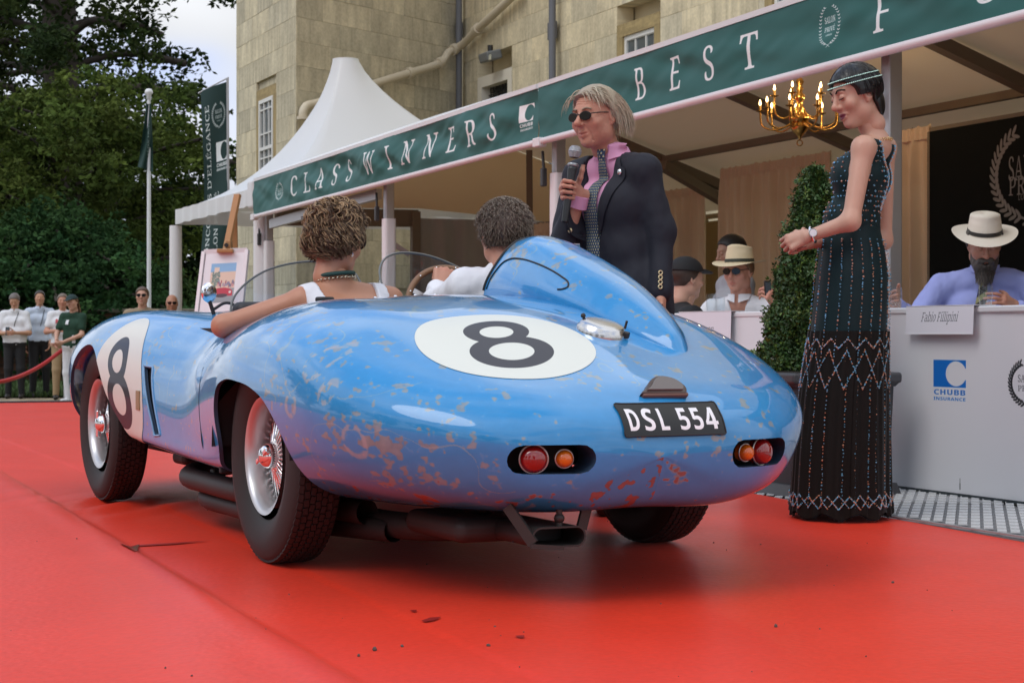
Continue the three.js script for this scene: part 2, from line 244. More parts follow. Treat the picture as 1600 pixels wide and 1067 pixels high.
// ---------- trees ----------
const LEAF = (() => { const p = [], R = rng(3); for (let i = 0; i < 5; i++) { const a = R() * 6.28, e = (R() - .3) * 1.4, L = .6 + R() * .6, w = .2, d = new V3(Math.cos(a) * Math.cos(e), Math.sin(e), Math.sin(a) * Math.cos(e)), s = new V3(-d.z, R() - .5, d.x).normalize().multiplyScalar(w), t = d.clone().multiplyScalar(L), m = d.clone().multiplyScalar(L * .5); p.push(0, 0, 0, m.x + s.x, m.y + s.y, m.z + s.z, t.x, t.y, t.z, 0, 0, 0, t.x, t.y, t.z, m.x - s.x, m.y - s.y, m.z - s.z); } const g = new THREE.BufferGeometry(); g.setAttribute('position', new THREE.Float32BufferAttribute(p, 3)); g.computeVertexNormals(); return g; })();
const bark = mat([.045, .035, .028], .9);
function tree(name, label, pos, o) {
  const t = thing(name, label, 'tree', pos, 0, o.group), R = rng(o.seed), spots = [], limbs = [];
  limbs.push(tube([[0, -.3, 0], [.1, o.h * .3, .1], [-.1, o.h * .65, 0], [0, o.h * .97, 0]], o.tr, 20, 8));
  for (let i = 0; i < o.limbs; i++) {
    const f = i / o.limbs, y0 = lerp(o.y0, o.h * .97, f), a = i * 2.4 + R() * .6, prof = o.prof(f), L = prof * o.r * (.65 + .5 * R()), dr = o.droop * L;
    const tip = new V3(Math.cos(a) * L, y0 + o.rise * L - dr + (R() - .5) * .4, Math.sin(a) * L), mid = new V3(Math.cos(a) * L * .5, y0 + o.rise * L * .7, Math.sin(a) * L * .5);
    limbs.push(tube([[0, y0 - .2, 0], mid, tip], Math.max(.03, o.tr * .28 * (1 - f * .6)), 8, 5));
    const nc = Math.ceil(o.clumps * (.4 + L / o.r));
    for (let k = 0; k < nc; k++) { const u = .25 + .8 * Math.pow(R(), .7), c = u < .5 ? new V3(0, y0, 0).lerp(mid, u * 2) : mid.clone().lerp(tip, u * 2 - 1), sp = o.spread * (.5 + R()); c.add(new V3((R() - .5) * sp, (R() - .5) * sp * o.flat, (R() - .5) * sp)); spots.push([c, (.5 + .8 * R()) * o.cl]); }
  }
  part('trunk', limbs, bark, t);
  const per = o.per, g = new THREE.InstancedMesh(LEAF, mat([1, 1, 1], .8, { transmission: .25, thickness: 0, specularIntensity: .12 }), spots.length * per), m = new M4(), q = new THREE.Quaternion(), col = new THREE.Color(); let n = 0;
  for (const [c, r] of spots) { const tone = .6 + .8 * R(), yel = R(); for (let k = 0; k < per; k++) { const d = new V3(R() - .5, (R() - .5) * .8, R() - .5).normalize().multiplyScalar(r * Math.cbrt(R())); q.setFromEuler(new THREE.Euler(R() * 6, R() * 6, R() * 6)); const sc = o.leaf * (.6 + .8 * R()); m.compose(c.clone().add(d), q, new V3(sc, sc, sc)); g.setMatrixAt(n, m); const v = tone * (.75 + .5 * R()); col.setRGB(lerp(o.c[0], o.c2[0], yel) * v, lerp(o.c[1], o.c2[1], yel) * v, lerp(o.c[2], o.c2[2], yel) * v); g.setColorAt(n, col); n++; } }
  g.name = 'crown'; g.userData.kind = 'stuff'; g.castShadow = g.receiveShadow = true; t.add(g); return t;
}
const treePos = (px, d) => [(px - 800) / FOC * d, GY, -d];
const conifer = { h: 19, r: 7.2, y0: 2.5, tr: .5, limbs: 64, clumps: 9, per: 22, cl: .62, leaf: .21, spread: 1.5, flat: .35, droop: .10, rise: .12, prof: (f) => Math.pow(1 - f, .5) * (.7 + .3 * Math.sin(f * 40)) + .12, c: [.022, .042, .014], c2: [.052, .072, .018], seed: 11 };
const broad = { h: 7.0, r: 3.9, y0: 1.6, tr: .25, limbs: 40, clumps: 11, per: 26, cl: .5, leaf: .17, spread: 1.2, flat: .9, droop: .02, rise: .35, prof: (f) => Math.sin(Math.PI * (.12 + .8 * f)), c: [.058, .098, .022], c2: [.115, .15, .032], seed: 21 };
const yew = { h: 3.6, r: 2.9, y0: .3, tr: .2, limbs: 40, clumps: 11, per: 26, cl: .45, leaf: .15, spread: .9, flat: .9, droop: .22, rise: .3, prof: (f) => Math.sin(Math.PI * (.25 + .68 * f)), c: [.024, .068, .026], c2: [.05, .105, .032], seed: 31 };
tree('conifer_tree', 'tall dark conifer with sky showing between its spreading branches', treePos(95, 54), conifer);
tree('broadleaf_tree', 'yellowish green tree in front of the dark conifer', treePos(120, 47), broad);
tree('yew_tree', 'low dense dark green yew behind the onlookers', treePos(75, 42), yew);
tree('yew_tree', 'small dark tree right of the flagpole', treePos(275, 52), { ...yew, h: 5.2, r: 2.2, seed: 41, c: [.018, .036, .016], c2: [.036, .06, .02] });
tree('garden_bush', 'green bush low behind the framed picture', treePos(318, 46), { ...yew, h: 2.1, r: 1.3, seed: 51, limbs: 24, c: [.045, .09, .026], c2: [.08, .13, .036] });
tree('conifer_tree', 'dark conifer at the left edge of the view', treePos(-90, 62), { ...conifer, seed: 61, h: 16 });
// the tree line across the drive that the car side mirrors
[[-23, -16, 9], [-27, -6, 11], [-25, 5, 10], [-20, 15, 10], [-9, 24, 10], [4, 28, 9]].forEach(([x, z, h], i) => tree("broadleaf_tree", 'leafy broad tree across the drive, ' + ['level with the tent corner', 'level with the front of the car', 'level with the photographer', 'behind the left shoulder', 'behind the photographer', 'farthest right behind the photographer'][i], [x, GY, z], { ...broad, h, r: 5, limbs: 30, clumps: 7, per: 12, leaf: .42, cl: .9, spread: 2, seed: 100 + i, group: 'trees across the drive' }));
{ // old garden wall
  const w = thing('brick_wall', 'dark low brick wall behind the onlookers', 'wall', [(170 - 800) / FOC * 41, GY, -41]);
  const bt = canvasTex(512, 256, (x, W, H) => { x.fillStyle = '#4a4137'; x.fillRect(0, 0, W, H); const R = rng(9); for (let r = 0; r < 16; r++) for (let c = -1; c < 16; c++) { const q = .7 + .5 * R(); x.fillStyle = `rgb(${92 * q | 0},${60 * q | 0},${44 * q | 0})`; x.fillRect(c * 32 + (r % 2) * 16 + 1, r * 16 + 1, 30, 14); } }); bt.wrapS = bt.wrapT = THREE.RepeatWrapping; bt.repeat.set(7, 1.3);
  const bm = mat('#ffffff', .9); bm.map = bt; part('brickwork', box(22, 1.55, .35, 0, .77, 0), bm, w); part('coping', rbox(22.1, .10, .42, 0, 1.6, 0, .03), mat([.16, .14, .11], .9), w);
}
// ---------- the house ----------
const stoneTex = dataTex(512, 512, (a, b) => { const n = pfbm(a, b, 5, 5, 5), st = pfbm(a, b, 26, 3, 3, 3), f = pfbm(a, b, 70, 70, 2, 5); const v = 214 + 50 * (n - .5) + 46 * (st - .5) + 24 * (f - .5); return [v, v * .97, v * .885]; });
const stoneB = greyTex(256, 256, 0, 1, 30, 30, 3);
const stones = [[.84, .79, .66], [.78, .74, .63], [.90, .83, .67], [.72, .69, .60], [.82, .78, .67], [.68, .66, .58]].map((c) => { const m = mat(c, .92); m.map = stoneTex; m.bumpMap = stoneB; m.bumpScale = .006; return m; });
const house = thing('stone_house', 'large pale yellow stone house with a canted tower behind the tents', 'house', [-3.73, GY, -31.85]);
{
  const B0 = house.position, C = new V3(-3.73, 0, -31.85), I = new V3(-1.007, 0, -35.6), CROT2 = 54 * Math.PI / 180, R = rng(5);
  const frame = (o, rot) => ({ o, rot, p: (x, y, z) => new V3(x, 0, z).applyAxisAngle(new V3(0, 1, 0), rot).add(o).setY(y).sub(B0) });
  const L = frame(C, FROT), K = frame(C, CROT2), W = frame(I, FROT);
  const put = (name, g, m, f, x, y, z, parent = house) => { const q = part(name, g, m, parent); if (parent === house) { q.position.copy(f.p(x, y, z)); q.rotation.y = f.rot; } else q.position.set(x, y, z); return q; };
  put('core_wall', box(4.0, 14, .02, 0, 0, 0), stones[3], L, -2.13, 6.7, -.115); put('core_wall', box(4.5, 14, .02, 0, 0, 0), stones[3], K, 2.38, 6.7, -.115);
  { const a = L.p(-.125, 0, -.05), b = K.p(.125, 0, -.05), q = [a, b, new V3(.0115, 0, -.1007)], sh = new THREE.Shape(); q.forEach((v, i) => i ? sh.lineTo(v.x, -v.z) : sh.moveTo(v.x, -v.z)); part('corner_stone', xf(new THREE.ExtrudeGeometry(sh, { depth: 9, bevelEnabled: false }), 0, 0, 0, -Math.PI / 2), stones[1], house); } put('core_wall', box(26, 14, .5, 0, 0, 0), stones[2], W, 13, 6.7, -.62);
  put('side_wall', box(.5, 14, 6, 0, 0, 0), stones[4], L, -3.92, 6.7, -3.1);
  const geo = new Map(), unit = (w, h, thin) => { const k = w.toFixed(2) + h + thin; if (!geo.has(k)) { const g = thin ? rbox(w, h, .05, 0, 0, .005, .005) : rbox(w, h, .30, 0, 0, -.12, .005), u = g.attributes.uv, P = g.attributes.position, ox = R(), oy = R(); for (let i = 0; i < u.count; i++) u.setXY(i, P.getX(i) / 2.2 + ox, P.getY(i) / 2.2 + oy); geo.set(k, g); } return geo.get(k); };
  let nb = 0; const many = [];
  function ashlar(f, x0, x1, y0, y1, h, wins, pal) {
    for (let y = y0, r = 0; y < y1; y += h, r++) for (let x = x0 - (r % 2) * .45; x < x1 - .02;) {
      const w = Math.round((.85 + .5 * R()) * 10) / 10; let segs = [[Math.max(x, x0), Math.min(x + w, x1)]];
      for (const q of wins) if (y + h > q[2] && y < q[3]) segs = segs.flatMap(([a, b]) => b <= q[0] || a >= q[1] ? [[a, b]] : [[a, q[0]], [q[1], b]].filter(([c, d]) => d - c > .04));
      for (const [a, b] of segs) { const g = unit(Math.round((b - a) * 50) / 50 - .002, h - .002, f !== W), m = stones[pal[Math.floor(R() * pal.length)]]; if (nb++ < 290) put('stone_block', g, m, f, (a + b) / 2, y + h / 2, -.03 + R() * .006 - .05); else many.push(xf(g.clone(), ...f.p((a + b) / 2, y + h / 2, -.08).toArray(), 0, f.rot)); }
      x += w;
    }
  }
  const wl = [onPlane(402, 0, 9.01), onPlane(428, 0, 9.01)], toL = (px, py) => { const q = onPlane(px, py, 9.01), c = toSN(C.x, C.z)[0]; return [q.s - c, q.y]; }, sI = toSN(I.x, I.z)[0], toW = (px, py) => { const q = onPlane(px, py, 13); return [q.s - sI, q.y]; }; void wl;
  // windows: [frame, x0, x1, y0, y1]
  const l0 = toL(396, 262), l1 = toL(425, 128), g0 = toW(744, 178), g1 = toW(798, 104), a0 = toW(957, 140), a1 = toW(1029, 12), b0 = toW(1192, 60);
  const wins = [[L, l0[0], l1[0] + .08, l0[1] - .6, l1[1] - .02], [W, g0[0], g1[0] - .02, g0[1] - .55, g1[1]], [W, a0[0] + .1, a1[0], 4.35, a1[1] - .05], [W, b0[0], b0[0] + 1.5, 4.4, 6.6]];
  const of = (f) => wins.filter((w) => w[0] === f).map((w) => w.slice(1));
  ashlar(L, -4.14, -.125, 1.2, 8.4, .42, of(L), [0, 1, 4, 3]); ashlar(K, 0.125, 4.63, 1.6, 8.4, .42, [], [1, 3, 5, 3, 4]); ashlar(W, .05, 12.6, 3.0, 8.2, .42, of(W), [0, 2, 4, 2]);
  if (many.length) part('far_stones', many, stones[0], house).userData.kind = 'stuff';
  const wp = mat([.72, .71, .66], .4), glass = mat([.10, .12, .13], .06, { metalness: .2, specularIntensity: 1 }), trim = mat([.50, .40, .22], .85), pale = mat([.66, .62, .52], .8); trim.map = stoneTex;
  wins.forEach(([f, x0, x1, y0, y1], k) => {
    const w = x1 - x0, h = y1 - y0, cx = (x0 + x1) / 2, cy = (y0 + y1) / 2, tr = k === 1 ? pale : trim;
    const t = .2, fr = put('window_surround', [box(w, t, f === L ? .06 : .24, 0, h / 2 - t / 2, 0), box(t, h - t, f === L ? .06 : .24, -w / 2 + t / 2, -t / 2, 0), box(t, h - t, f === L ? .06 : .24, w / 2 - t / 2, -t / 2, 0)], tr, f, cx, cy, f === L ? -.08 : -.165);
    if (k === 1) { const bars = []; for (let i = 0; i < 9; i++) bars.push(rod([-w / 2 + t + (i + .5) * (w - 2 * t) / 9, -h / 2, -.04], [-w / 2 + t + (i + .5) * (w - 2 * t) / 9, h / 2 - t, -.04], .014)); for (let j = 0; j < 7; j++) bars.push(box(w - 2 * t, .02, .012, 0, -h / 2 + j * h / 7, -.03)); const sw = []; for (let i = 0; i < 8; i++) for (let j = 0; j < 6; j++) sw.push(xf(new THREE.TorusGeometry(.05, .009, 5, 10), -w / 2 + t + (i + 1) * (w - 2 * t) / 9, -h / 2 + (j + .5) * h / 7, -.035)); put('iron_grille', [...bars, ...sw], mat([.012, .012, .012], .5), f, 0, 0, 0, fr); put('pane', box(w - .3, h, .01), glass, f, 0, 0, -.12, fr); return; }
    const iw = w - 2 * t, bar = []; for (const s of [-1, 1]) bar.push(box(.07, h - t, .05, s * (iw / 2 - .035), -t / 2, -.05)); bar.push(box(iw - .14, .07, .05, 0, h / 2 - t - .035, -.05), box(iw - .14, .06, .05, 0, -.1, -.05)); for (let j = 1; j < 3; j++) bar.push(box(.03, h - t - .1, .035, -iw / 2 + iw * j / 3, -t / 2 - .03, -.052)); for (let j = -2; j < 2; j++) bar.push(box(iw - .14, .026, .03, 0, (j + .5) * h * .22 - .05, -.054));
    put('sash_frame', bar, wp, f, 0, 0, f === L ? .07 : .11, fr); put('pane', box(iw, h - t, .01, 0, -t / 2, 0), glass, f, 0, 0, f === L ? .0 : .045, fr);
  });
  // pipes
  const lead = mat([.13, .135, .15], .6), cream = mat([.56, .49, .36], .6), wq = (px, py, o = .12) => { const q = onPlane(px, py, 13 - o); return fac(q.s, 13 - o, q.y).sub(B0); };
  const kq = (px, py) => { const a = (px - 800) / FOC, nx = .809, nz = .588, num = (C.x * nx + C.z * nz) + .12, d = num / (a * nx - nz); return new V3(a * d, CAMH + (HOR - py) / FOC * d, -d).sub(B0); };
  const dp = (px) => { const a = wq(px, 320), b = wq(px, -200); return rod([a.x, 0, a.z], [a.x, b.y, a.z], .062, .062, 14); };
  const p1 = part('drainpipe', dp(717), lead, house), p2 = part('drainpipe', dp(863), lead, house); for (const [p, px] of [[p1, 717], [p2, 863]]) for (const py of [48, -40]) { const q = wq(px, py, .06); part('pipe_bracket', rbox(.26, .30, .08, q.x, q.y, q.z, .02, 0, FROT), lead, p); }
  const wpipe = part('waste_pipe', [tube([kq(473, 186), kq(473, 176), kq(478, 166), kq(492, 162), kq(575, 134), kq(640, 114), kq(682, 101), kq(694, 93), kq(699, 84), kq(712, 76), wq(722, 70), wq(745, 47), wq(772, 22), wq(812, -16)], .075, 120, 12)], cream, house);
  for (const [p, q] of [[kq(636, 115.3), kq(642, 113.4)], [kq(684, 100), kq(690, 97)], [kq(706, 79), kq(712, 76)], [wq(743, 49), wq(748, 44)], [kq(473, 187), kq(473, 182)]]) part('pipe_collar', rod(p, q, .105, .105, 14), cream, wpipe);
  const fp = wq(766, 88, .16), fl = part('flood_light', rbox(.42, .17, .3, fp.x, fp.y, fp.z, .03, .25, FROT), mat([.16, .17, .17], .5), house); part('flood_lens', rbox(.34, .10, .02, 0, -.0, 0, .01), mat([.5, .5, .38], .3), fl).position.set(0, 0, 0); fl.children[0].position.copy(fp).add(new V3(-.05, -.06, .15)); fl.children[0].rotation.y = FROT; part('sensor', rod([fp.x, fp.y + .09, fp.z], [fp.x, fp.y + .2, fp.z], .05), mat([.02, .02, .02], .5), fl);
}
// ---------- tents ----------
const pvc = mat([.80, .81, .80], .42), pvcIn = mat([.82, .69, .49], .85), steel = mat([.42, .42, .42], .4, { metalness: .6 }), brown = mat([.17, .14, .10], .7), canvasW = mat([.74, .74, .74], .7), ironM = mat([.03, .03, .03], .5);
pvc.transmission = .30; pvc.thickness = 0; pvcIn.transmission = .42; pvcIn.thickness = 0; pvcIn.roughness = 1;
const NB = 5.76, post = (px) => onPlane(px, 500, NB).s;
{
  const sA = onPlane(274, 330, NB).s, sB = onPlane(407, 290, NB).s, mid = (sA + sB) / 2, hw = (sB - sA) / 2, D = 3.1, EH = 2.47;
  const pk = at(540, 95, 24.3), t = thing('pagoda_tent', 'white pointed pagoda tent left of the class winners sign', 'tent', fac(mid, NB, GY), FROT);
  const loc = (v) => { const q = v.clone(); t.updateMatrixWorld(); return t.worldToLocal(q); }, P = loc(pk), ey = EH - GY;
  const cs = [[-hw, 0], [hw, 0], [hw, -2 * D + .6], [-hw, -2 * D + .6]].map(([x, z]) => new V3(x, ey, z));
  const roof = sheet(64, 24, (a, b) => { const k = Math.min(3, Math.floor(a * 4)), f = a * 4 - k, A = cs[k], Bc = cs[(k + 1) % 4], e = A.clone().lerp(Bc, f); e.y -= .04 * Math.sin(Math.PI * f); const r = .17, q = (x) => Math.pow(x, 1) , ang = Math.atan2(e.z - P.z, e.x - P.x), top = new V3(P.x + Math.cos(ang) * r, P.y, P.z + Math.sin(ang) * r), o = e.clone().lerp(top, q(1 - Math.pow(1 - b, 1.25))); o.y = lerp(ey, P.y, Math.pow(b, 2.1) * .62 + b * .38 - .035 * Math.sin(Math.PI * b)); return o.toArray(); });
  part('roof', roof, pvc, t); part('roof_cap', xf(new THREE.CylinderGeometry(.17, .175, .04, 24), P.x, P.y, P.z), pvc, t);
  for (let k = 0; k < 4; k++) { const A = cs[k], Bc = cs[(k + 1) % 4]; part('valance', sheet(40, 4, (a, b) => { const e = A.clone().lerp(Bc, a), w = .012 * Math.sin(a * 60); return [e.x + (k % 2 ? w : 0), e.y - b * .20 - (b > .9 ? .006 * Math.sin(a * 40) : 0), e.z + (k % 2 ? 0 : w + .006)]; }), pvc, t); }
  for (const c of cs) { const wrap = lathe([[.075, 0], [.082, .5], [.075, 1.1], [.083, 1.6], [.08, ey - .22]], 16), Q = wrap.attributes.position; for (let i = 0; i < Q.count; i++) { const f = 1 + .12 * fbm(Q.getX(i) * 30 + 9, Q.getY(i) * 5, Q.getZ(i) * 30 + 9, 2); Q.setX(i, Q.getX(i) * f); Q.setZ(i, Q.getZ(i) * f); } part('pole_cover', xf(wrap, c.x, 0, c.z), canvasW, t); }
  part('corner_cap', rbox(.26, .34, .26, hw - .02, ey - .10, .0, .04), pvc, t);
  part('eave_beam', [beam([-hw, ey - .1, -.06], [hw, ey - .1, -.06], .06, .09), beam([-hw, ey - .1, cs[2].z], [hw, ey - .1, cs[2].z], .06, .09)], steel, t);
}
const tent = thing('frame_marquee', 'long cream lined marquee with white wrapped posts behind the car', 'marquee', fac(-10, NB, 0), FROT);
const tl = (s, n, y) => new V3(s + 10, y, NB - n);         // marquee local from facade coordinates
const bannerY = (s) => 2.125 + 0.0098 * (s + 20.8);
const sPost = [412, 598, 862, 1379].map(post); sPost.push(sPost[3] + 4.2);
{
  const s0 = sPost[0] - .1, s1 = sPost[4], sL = -20.75;
  sPost.forEach((s, i) => { const y = bannerY(s) + .3, b = tl(s, NB + .06, 0), p = part('post', rbox(.085, y, .085, b.x, y / 2, b.z, .01), steel, tent), ww = i === 3 ? .078 : .115, top = bannerY(s) - [.30, .33, .25, .2, .3][i]; const wr = sheet(24, 16, (a, q) => { const an = a * 2 * Math.PI, k = 1 + .10 * (fbm(a * 4 + i * 7, q * 6 + 5, .4, 2) - .5), r = ww * .5 * k / Math.max(Math.abs(Math.cos(an)), Math.abs(Math.sin(an)), .78); return [b.x + Math.cos(an) * r, q * top, b.z + Math.sin(an) * r]; }); part('post_cover', wr, canvasW, p);
    part('strap', [tube([[b.x - .1, y - .38, b.z + .09], [b.x - .06, y - .5, b.z + .1], [b.x - .05, y - .62, b.z + .1]], .012, 12, 5), rbox(.05, .14, .04, b.x - .06, y - .58, b.z + .1, .01)], ironM, p); });
  // roof sheets and lining: ridge along the tent
  const RN = 7.9, RH = 3.28, EN = 10, EHB = 2.56;
  part('ceiling_lining', [sheet(30, 8, (a, b) => { const s = lerp(sL, s1, a), n = lerp(NB + .12, RN, b); return tl(s, n, lerp(2.52, RH, b) - .03 * Math.sin(Math.PI * b)).toArray(); }), sheet(30, 8, (a, b) => { const s = lerp(sL, s1, a), n = lerp(RN, EN + 1.2, b); return tl(s, n, lerp(RH, EHB - .3, b)).toArray(); })], pvcIn, tent);
  part('roof', [sheet(30, 4, (a, b) => { const s = lerp(s0, s1, a), n = lerp(NB - .05, RN, b); return tl(s, n, lerp(2.58, RH + .1, b)).toArray(); }), sheet(30, 4, (a, b) => { const s = lerp(s0, s1, a), n = lerp(RN, EN + 1.6, b); return tl(s, n, lerp(RH + .1, EHB - .2, b)).toArray(); })], pvc, tent);
  for (const s of [-18.2, -15.03, -11.86, -8.69, -5.5]) part('rafter', [beam(tl(s, EN + .6, EHB - .27), tl(s, RN, RH - .07), .12, .1), beam(tl(s, NB + .1, 2.50), tl(s, RN, RH - .07), .12, .1)], brown, tent);
  part('purlin', beam(tl(sL, 9.52, 2.66), tl(s1, 9.52, 2.66), .07, .07), brown, tent);
  part('eave_beam', beam(tl(s0, NB + .08, bannerY(-13) + .22), tl(s1, NB + .08, bannerY(-13) + .30), .08, .12), steel, tent);
  // left bay: sagging lining, grey side sheet, struts and a lintel
  const loc = (v) => tent.worldToLocal(v); tent.updateMatrixWorld();
  const grey = mat([.30, .27, .25], .7, { transmission: .25 }), shp = new THREE.Shape(); [[NB + .1, 2.20], [7.6, 2.24], [10.2, 2.05], [10.2, 2.55], [RN, RH], [NB + .1, 2.52]].forEach(([n, y], i) => i ? shp.lineTo(n, y) : shp.moveTo(n, y));
  part('gable_sheet', xf(new THREE.ExtrudeGeometry(shp, { depth: .01, bevelEnabled: false }), ...tl(sL - .02, 0, 0).toArray(), 0, Math.PI / 2), pvcIn, tent);
  part('side_sheet', sheet(90, 8, (a, b) => { const n = lerp(7.58, 10.2, a); return tl(sL + .03 * Math.sin(a * 60) * (.6 + .4 * Math.sin(a * 13)), n, b * 2.12).toArray(); }), grey, tent);
  part('lintel', beam(tl(sL - .05, NB + .1, 2.10), tl(sL - .05, 7.6, 2.12), .1, .2), brown, tent);
  part('strut', beam(loc(at(424, 350, 21.2)), loc(at(592, 303, 17.9)), .06, .10), steel, tent); part('strut', beam(tl(sL, 7.55, 0), tl(sL, 7.56, 2.2), .09, .1), brown, tent); part('strut', beam(loc(at(827, 235, 20.6)), loc(at(829, 520, 20.6)), .09, .07), brown, tent);
  part('strut', beam(loc(at(600, 372, 20.9)), loc(at(640, 398, 20.9)), .04, .06), steel, tent); part('seam_rib', beam(tl(sL + .06, 8.3, 0), tl(sL + .06, 8.3, 2.12), .03, .03), brown, tent);
  part('back_wall', box(11, 3.2, .03, ...tl(-9.5, EN + .75, 1.3).toArray()), mat([.50, .46, .36], .85), tent);
  part('end_wall', box(.03, 3.6, 5.4, ...tl(s1 + .02, 8.4, 1.6).toArray()), pvcIn, tent);
  part('rear_brace', beam(loc(at(1035, 258, 20)), loc(at(1140, 320, 21)), .1, .1), brown, tent);
}
// lettering and emblems
function laurel(x, cx, cy, rx, ry, col, n = 13, tw = 1) { // open wreath
  x.fillStyle = x.strokeStyle = col; for (const s of [-1, 1]) { for (let i = 0; i < n; i++) { const a = (-62 + i * 140 / (n - 1)) * Math.PI / 180, px = cx + s * rx * Math.cos(a), py = cy + ry * Math.sin(a), ta = Math.atan2(-ry * Math.cos(a), s * rx * Math.sin(a)); const L = rx * .22; for (const k of [-.55, .55]) { x.save(); x.translate(px, py); x.rotate(ta + k * 1.1); x.beginPath(); x.ellipse(L * .5, 0, L * .55, L * .17 * tw, 0, 0, 7); x.fill(); x.restore(); } } x.lineWidth = rx * .05; x.beginPath(); x.moveTo(cx - s * rx * .16, cy + ry * 1.16); x.quadraticCurveTo(cx + s * rx * .1, cy + ry * .98, cx + s * rx * .3, cy + ry * .97); x.stroke(); }
}
function fitText(x, t, cx, cy, w, h, font, col) { x.save(); x.fillStyle = col; x.font = font; x.textAlign = 'center'; x.textBaseline = 'alphabetic'; const m = x.measureText(t), ah = m.actualBoundingBoxAscent || 70; x.translate(cx, cy + h / 2); x.scale(w / m.width, h / ah); x.fillText(t, 0, 0); x.restore(); }
function wreath(x, cx, cy, rx, ry, col, tw) { laurel(x, cx, cy, rx, ry, col, 14, tw); fitText(x, 'SALON', cx, cy - ry * .28, rx * 1.12, ry * .34, '100px serif', col); fitText(x, 'PRIVÉ', cx, cy + ry * .16, rx * 1.12, ry * .34, '100px serif', col); fitText(x, 'LONDON', cx, cy + ry * .52, rx * .62, ry * .09, '60px sans-serif', col); }
function chubb(x, l, t, w, h, col, bg) { const bh = h * .66; x.fillStyle = col; x.fillRect(l, t, w, bh); x.fillStyle = bg; x.beginPath(); x.ellipse(l + w * .70, t + bh * .5, w * .315, bh * .46, 0, 0, 7); x.fill(); x.fillRect(l + w * .94, t + bh * .3, w * .08, bh * .42); fitText(x, 'CHUBB', l + w / 2, t + h * .785, w, h * .125, 'bold 100px sans-serif', col); fitText(x, 'INSURANCE', l + w / 2, t + h * .945, w, h * .075, 'bold 100px sans-serif', col); }
// two green banners along the eave; the cloth hangs in soft folds
function banner(label, s0, s1, draw, folds, seed) {
  const b = thing('green_banner', label, 'banner', fac(s0, NB - .12, bannerY(s0)), FROT), L = s1 - s0, H = .385, W = 2048, CH = Math.round(W * H / L) < 180 ? 200 : Math.round(W * H / L);
  const m = mat('#ffffff', .55); m.map = canvasTex(W, CH, (x, w, h) => { x.fillStyle = '#125a54'; x.fillRect(0, 0, w, h); draw(x, w, h, L); });
  const y0 = bannerY(s0), slope = bannerY(s1) - y0;
  part('cloth', sheet(260, 26, (a, v) => { const x = a * L, n = fbm(x * 1.5 + v * 1.4 + seed, v * 1.2 + seed, .3, 2) - .5, g = fbm(x * 4 - v * 3 + seed, v * 2.0, .7, 2) - .5; return [x, slope * a + v * H, folds * (n * .16 + g * .05) * (.25 + Math.sin(Math.PI * clamp(v, .02, .98)))]; }, (a, v) => [a, v]), m, b);
  part('top_rail', beam([0, H + .015, -.02], [L, H + .015 + slope, -.02], .05, .035), pvc, b); part('bottom_rail', rod([0, -.025, .0], [L, slope - .025, .0], .026, .026, 12), mat([.72, .66, .66], .35), b);
  part('rail_clip', rbox(.12, .07, .07, .02, -.03, .0, .01), canvasW, b); return b;
}
const uOf = (px, s0, L) => (onPlane(px, 300, NB - .12).s - s0) / L;
const b0 = post(412), b1 = post(861), b2 = post(864), b3 = post(1385) + 4.2;
const word = (x, h, L, s0, list, wpx) => { for (const [c, a, b, f = 1] of list) { const u0 = uOf(a, s0, L), u1 = uOf(b, s0, L), W = wpx; fitText(x, c, (u0 + u1) / 2 * W, h * .5, (u1 - u0) * W, h * .56 * f, '150px serif', '#dfe6e4'); } };
banner('green class winners banner on the left half of the tent', b0, b1, (x, w, h, L) => {
  word(x, h, L, b0, [['C', 455, 465.5], ['L', 475, 485], ['A', 494, 506], ['S', 517, 526], ['S', 538, 547], ['W', 574, 589], ['I', 605.5, 613], ['N', 630, 646], ['N', 663, 680], ['E', 697, 711], ['R', 729, 746], ['S', 765, 777.5]], w);
  const l0 = uOf(429, b0, L) * w, l1 = uOf(440, b0, L) * w; laurel(x, (l0 + l1) / 2, h * .5, (l1 - l0) / 2, h * .23, '#dfe6e4', 11, 1.4); fitText(x, 'SALON', (l0 + l1) / 2, h * .48, (l1 - l0) * .55, h * .09, '100px serif', '#dfe6e4'); fitText(x, 'PRIVÉ', (l0 + l1) / 2, h * .58, (l1 - l0) * .55, h * .09, '100px serif', '#dfe6e4');
  const c0 = uOf(809, b0, L) * w, c1 = uOf(829, b0, L) * w; chubb(x, c0, h * .24, c1 - c0, h * .52, '#e6ecea', '#125a54'); }, .75, 3);
banner('green banner reading BEST with a wreath emblem, on the right half of the tent', b2, b3, (x, w, h, L) => {
  word(x, h, L, b2, [['B', 990, 1007], ['E', 1043, 1062], ['S', 1098, 1117], ['T', 1155, 1184], ['F', 1362, 1393], ['S', 1522, 1560]], w);
  const l0 = uOf(1277, b2, L) * w, l1 = uOf(1313, b2, L) * w; wreath(x, (l0 + l1) / 2, h * .47, (l1 - l0) * .44, h * .28, '#dfe6e4', 1.2); }, .4, 8);
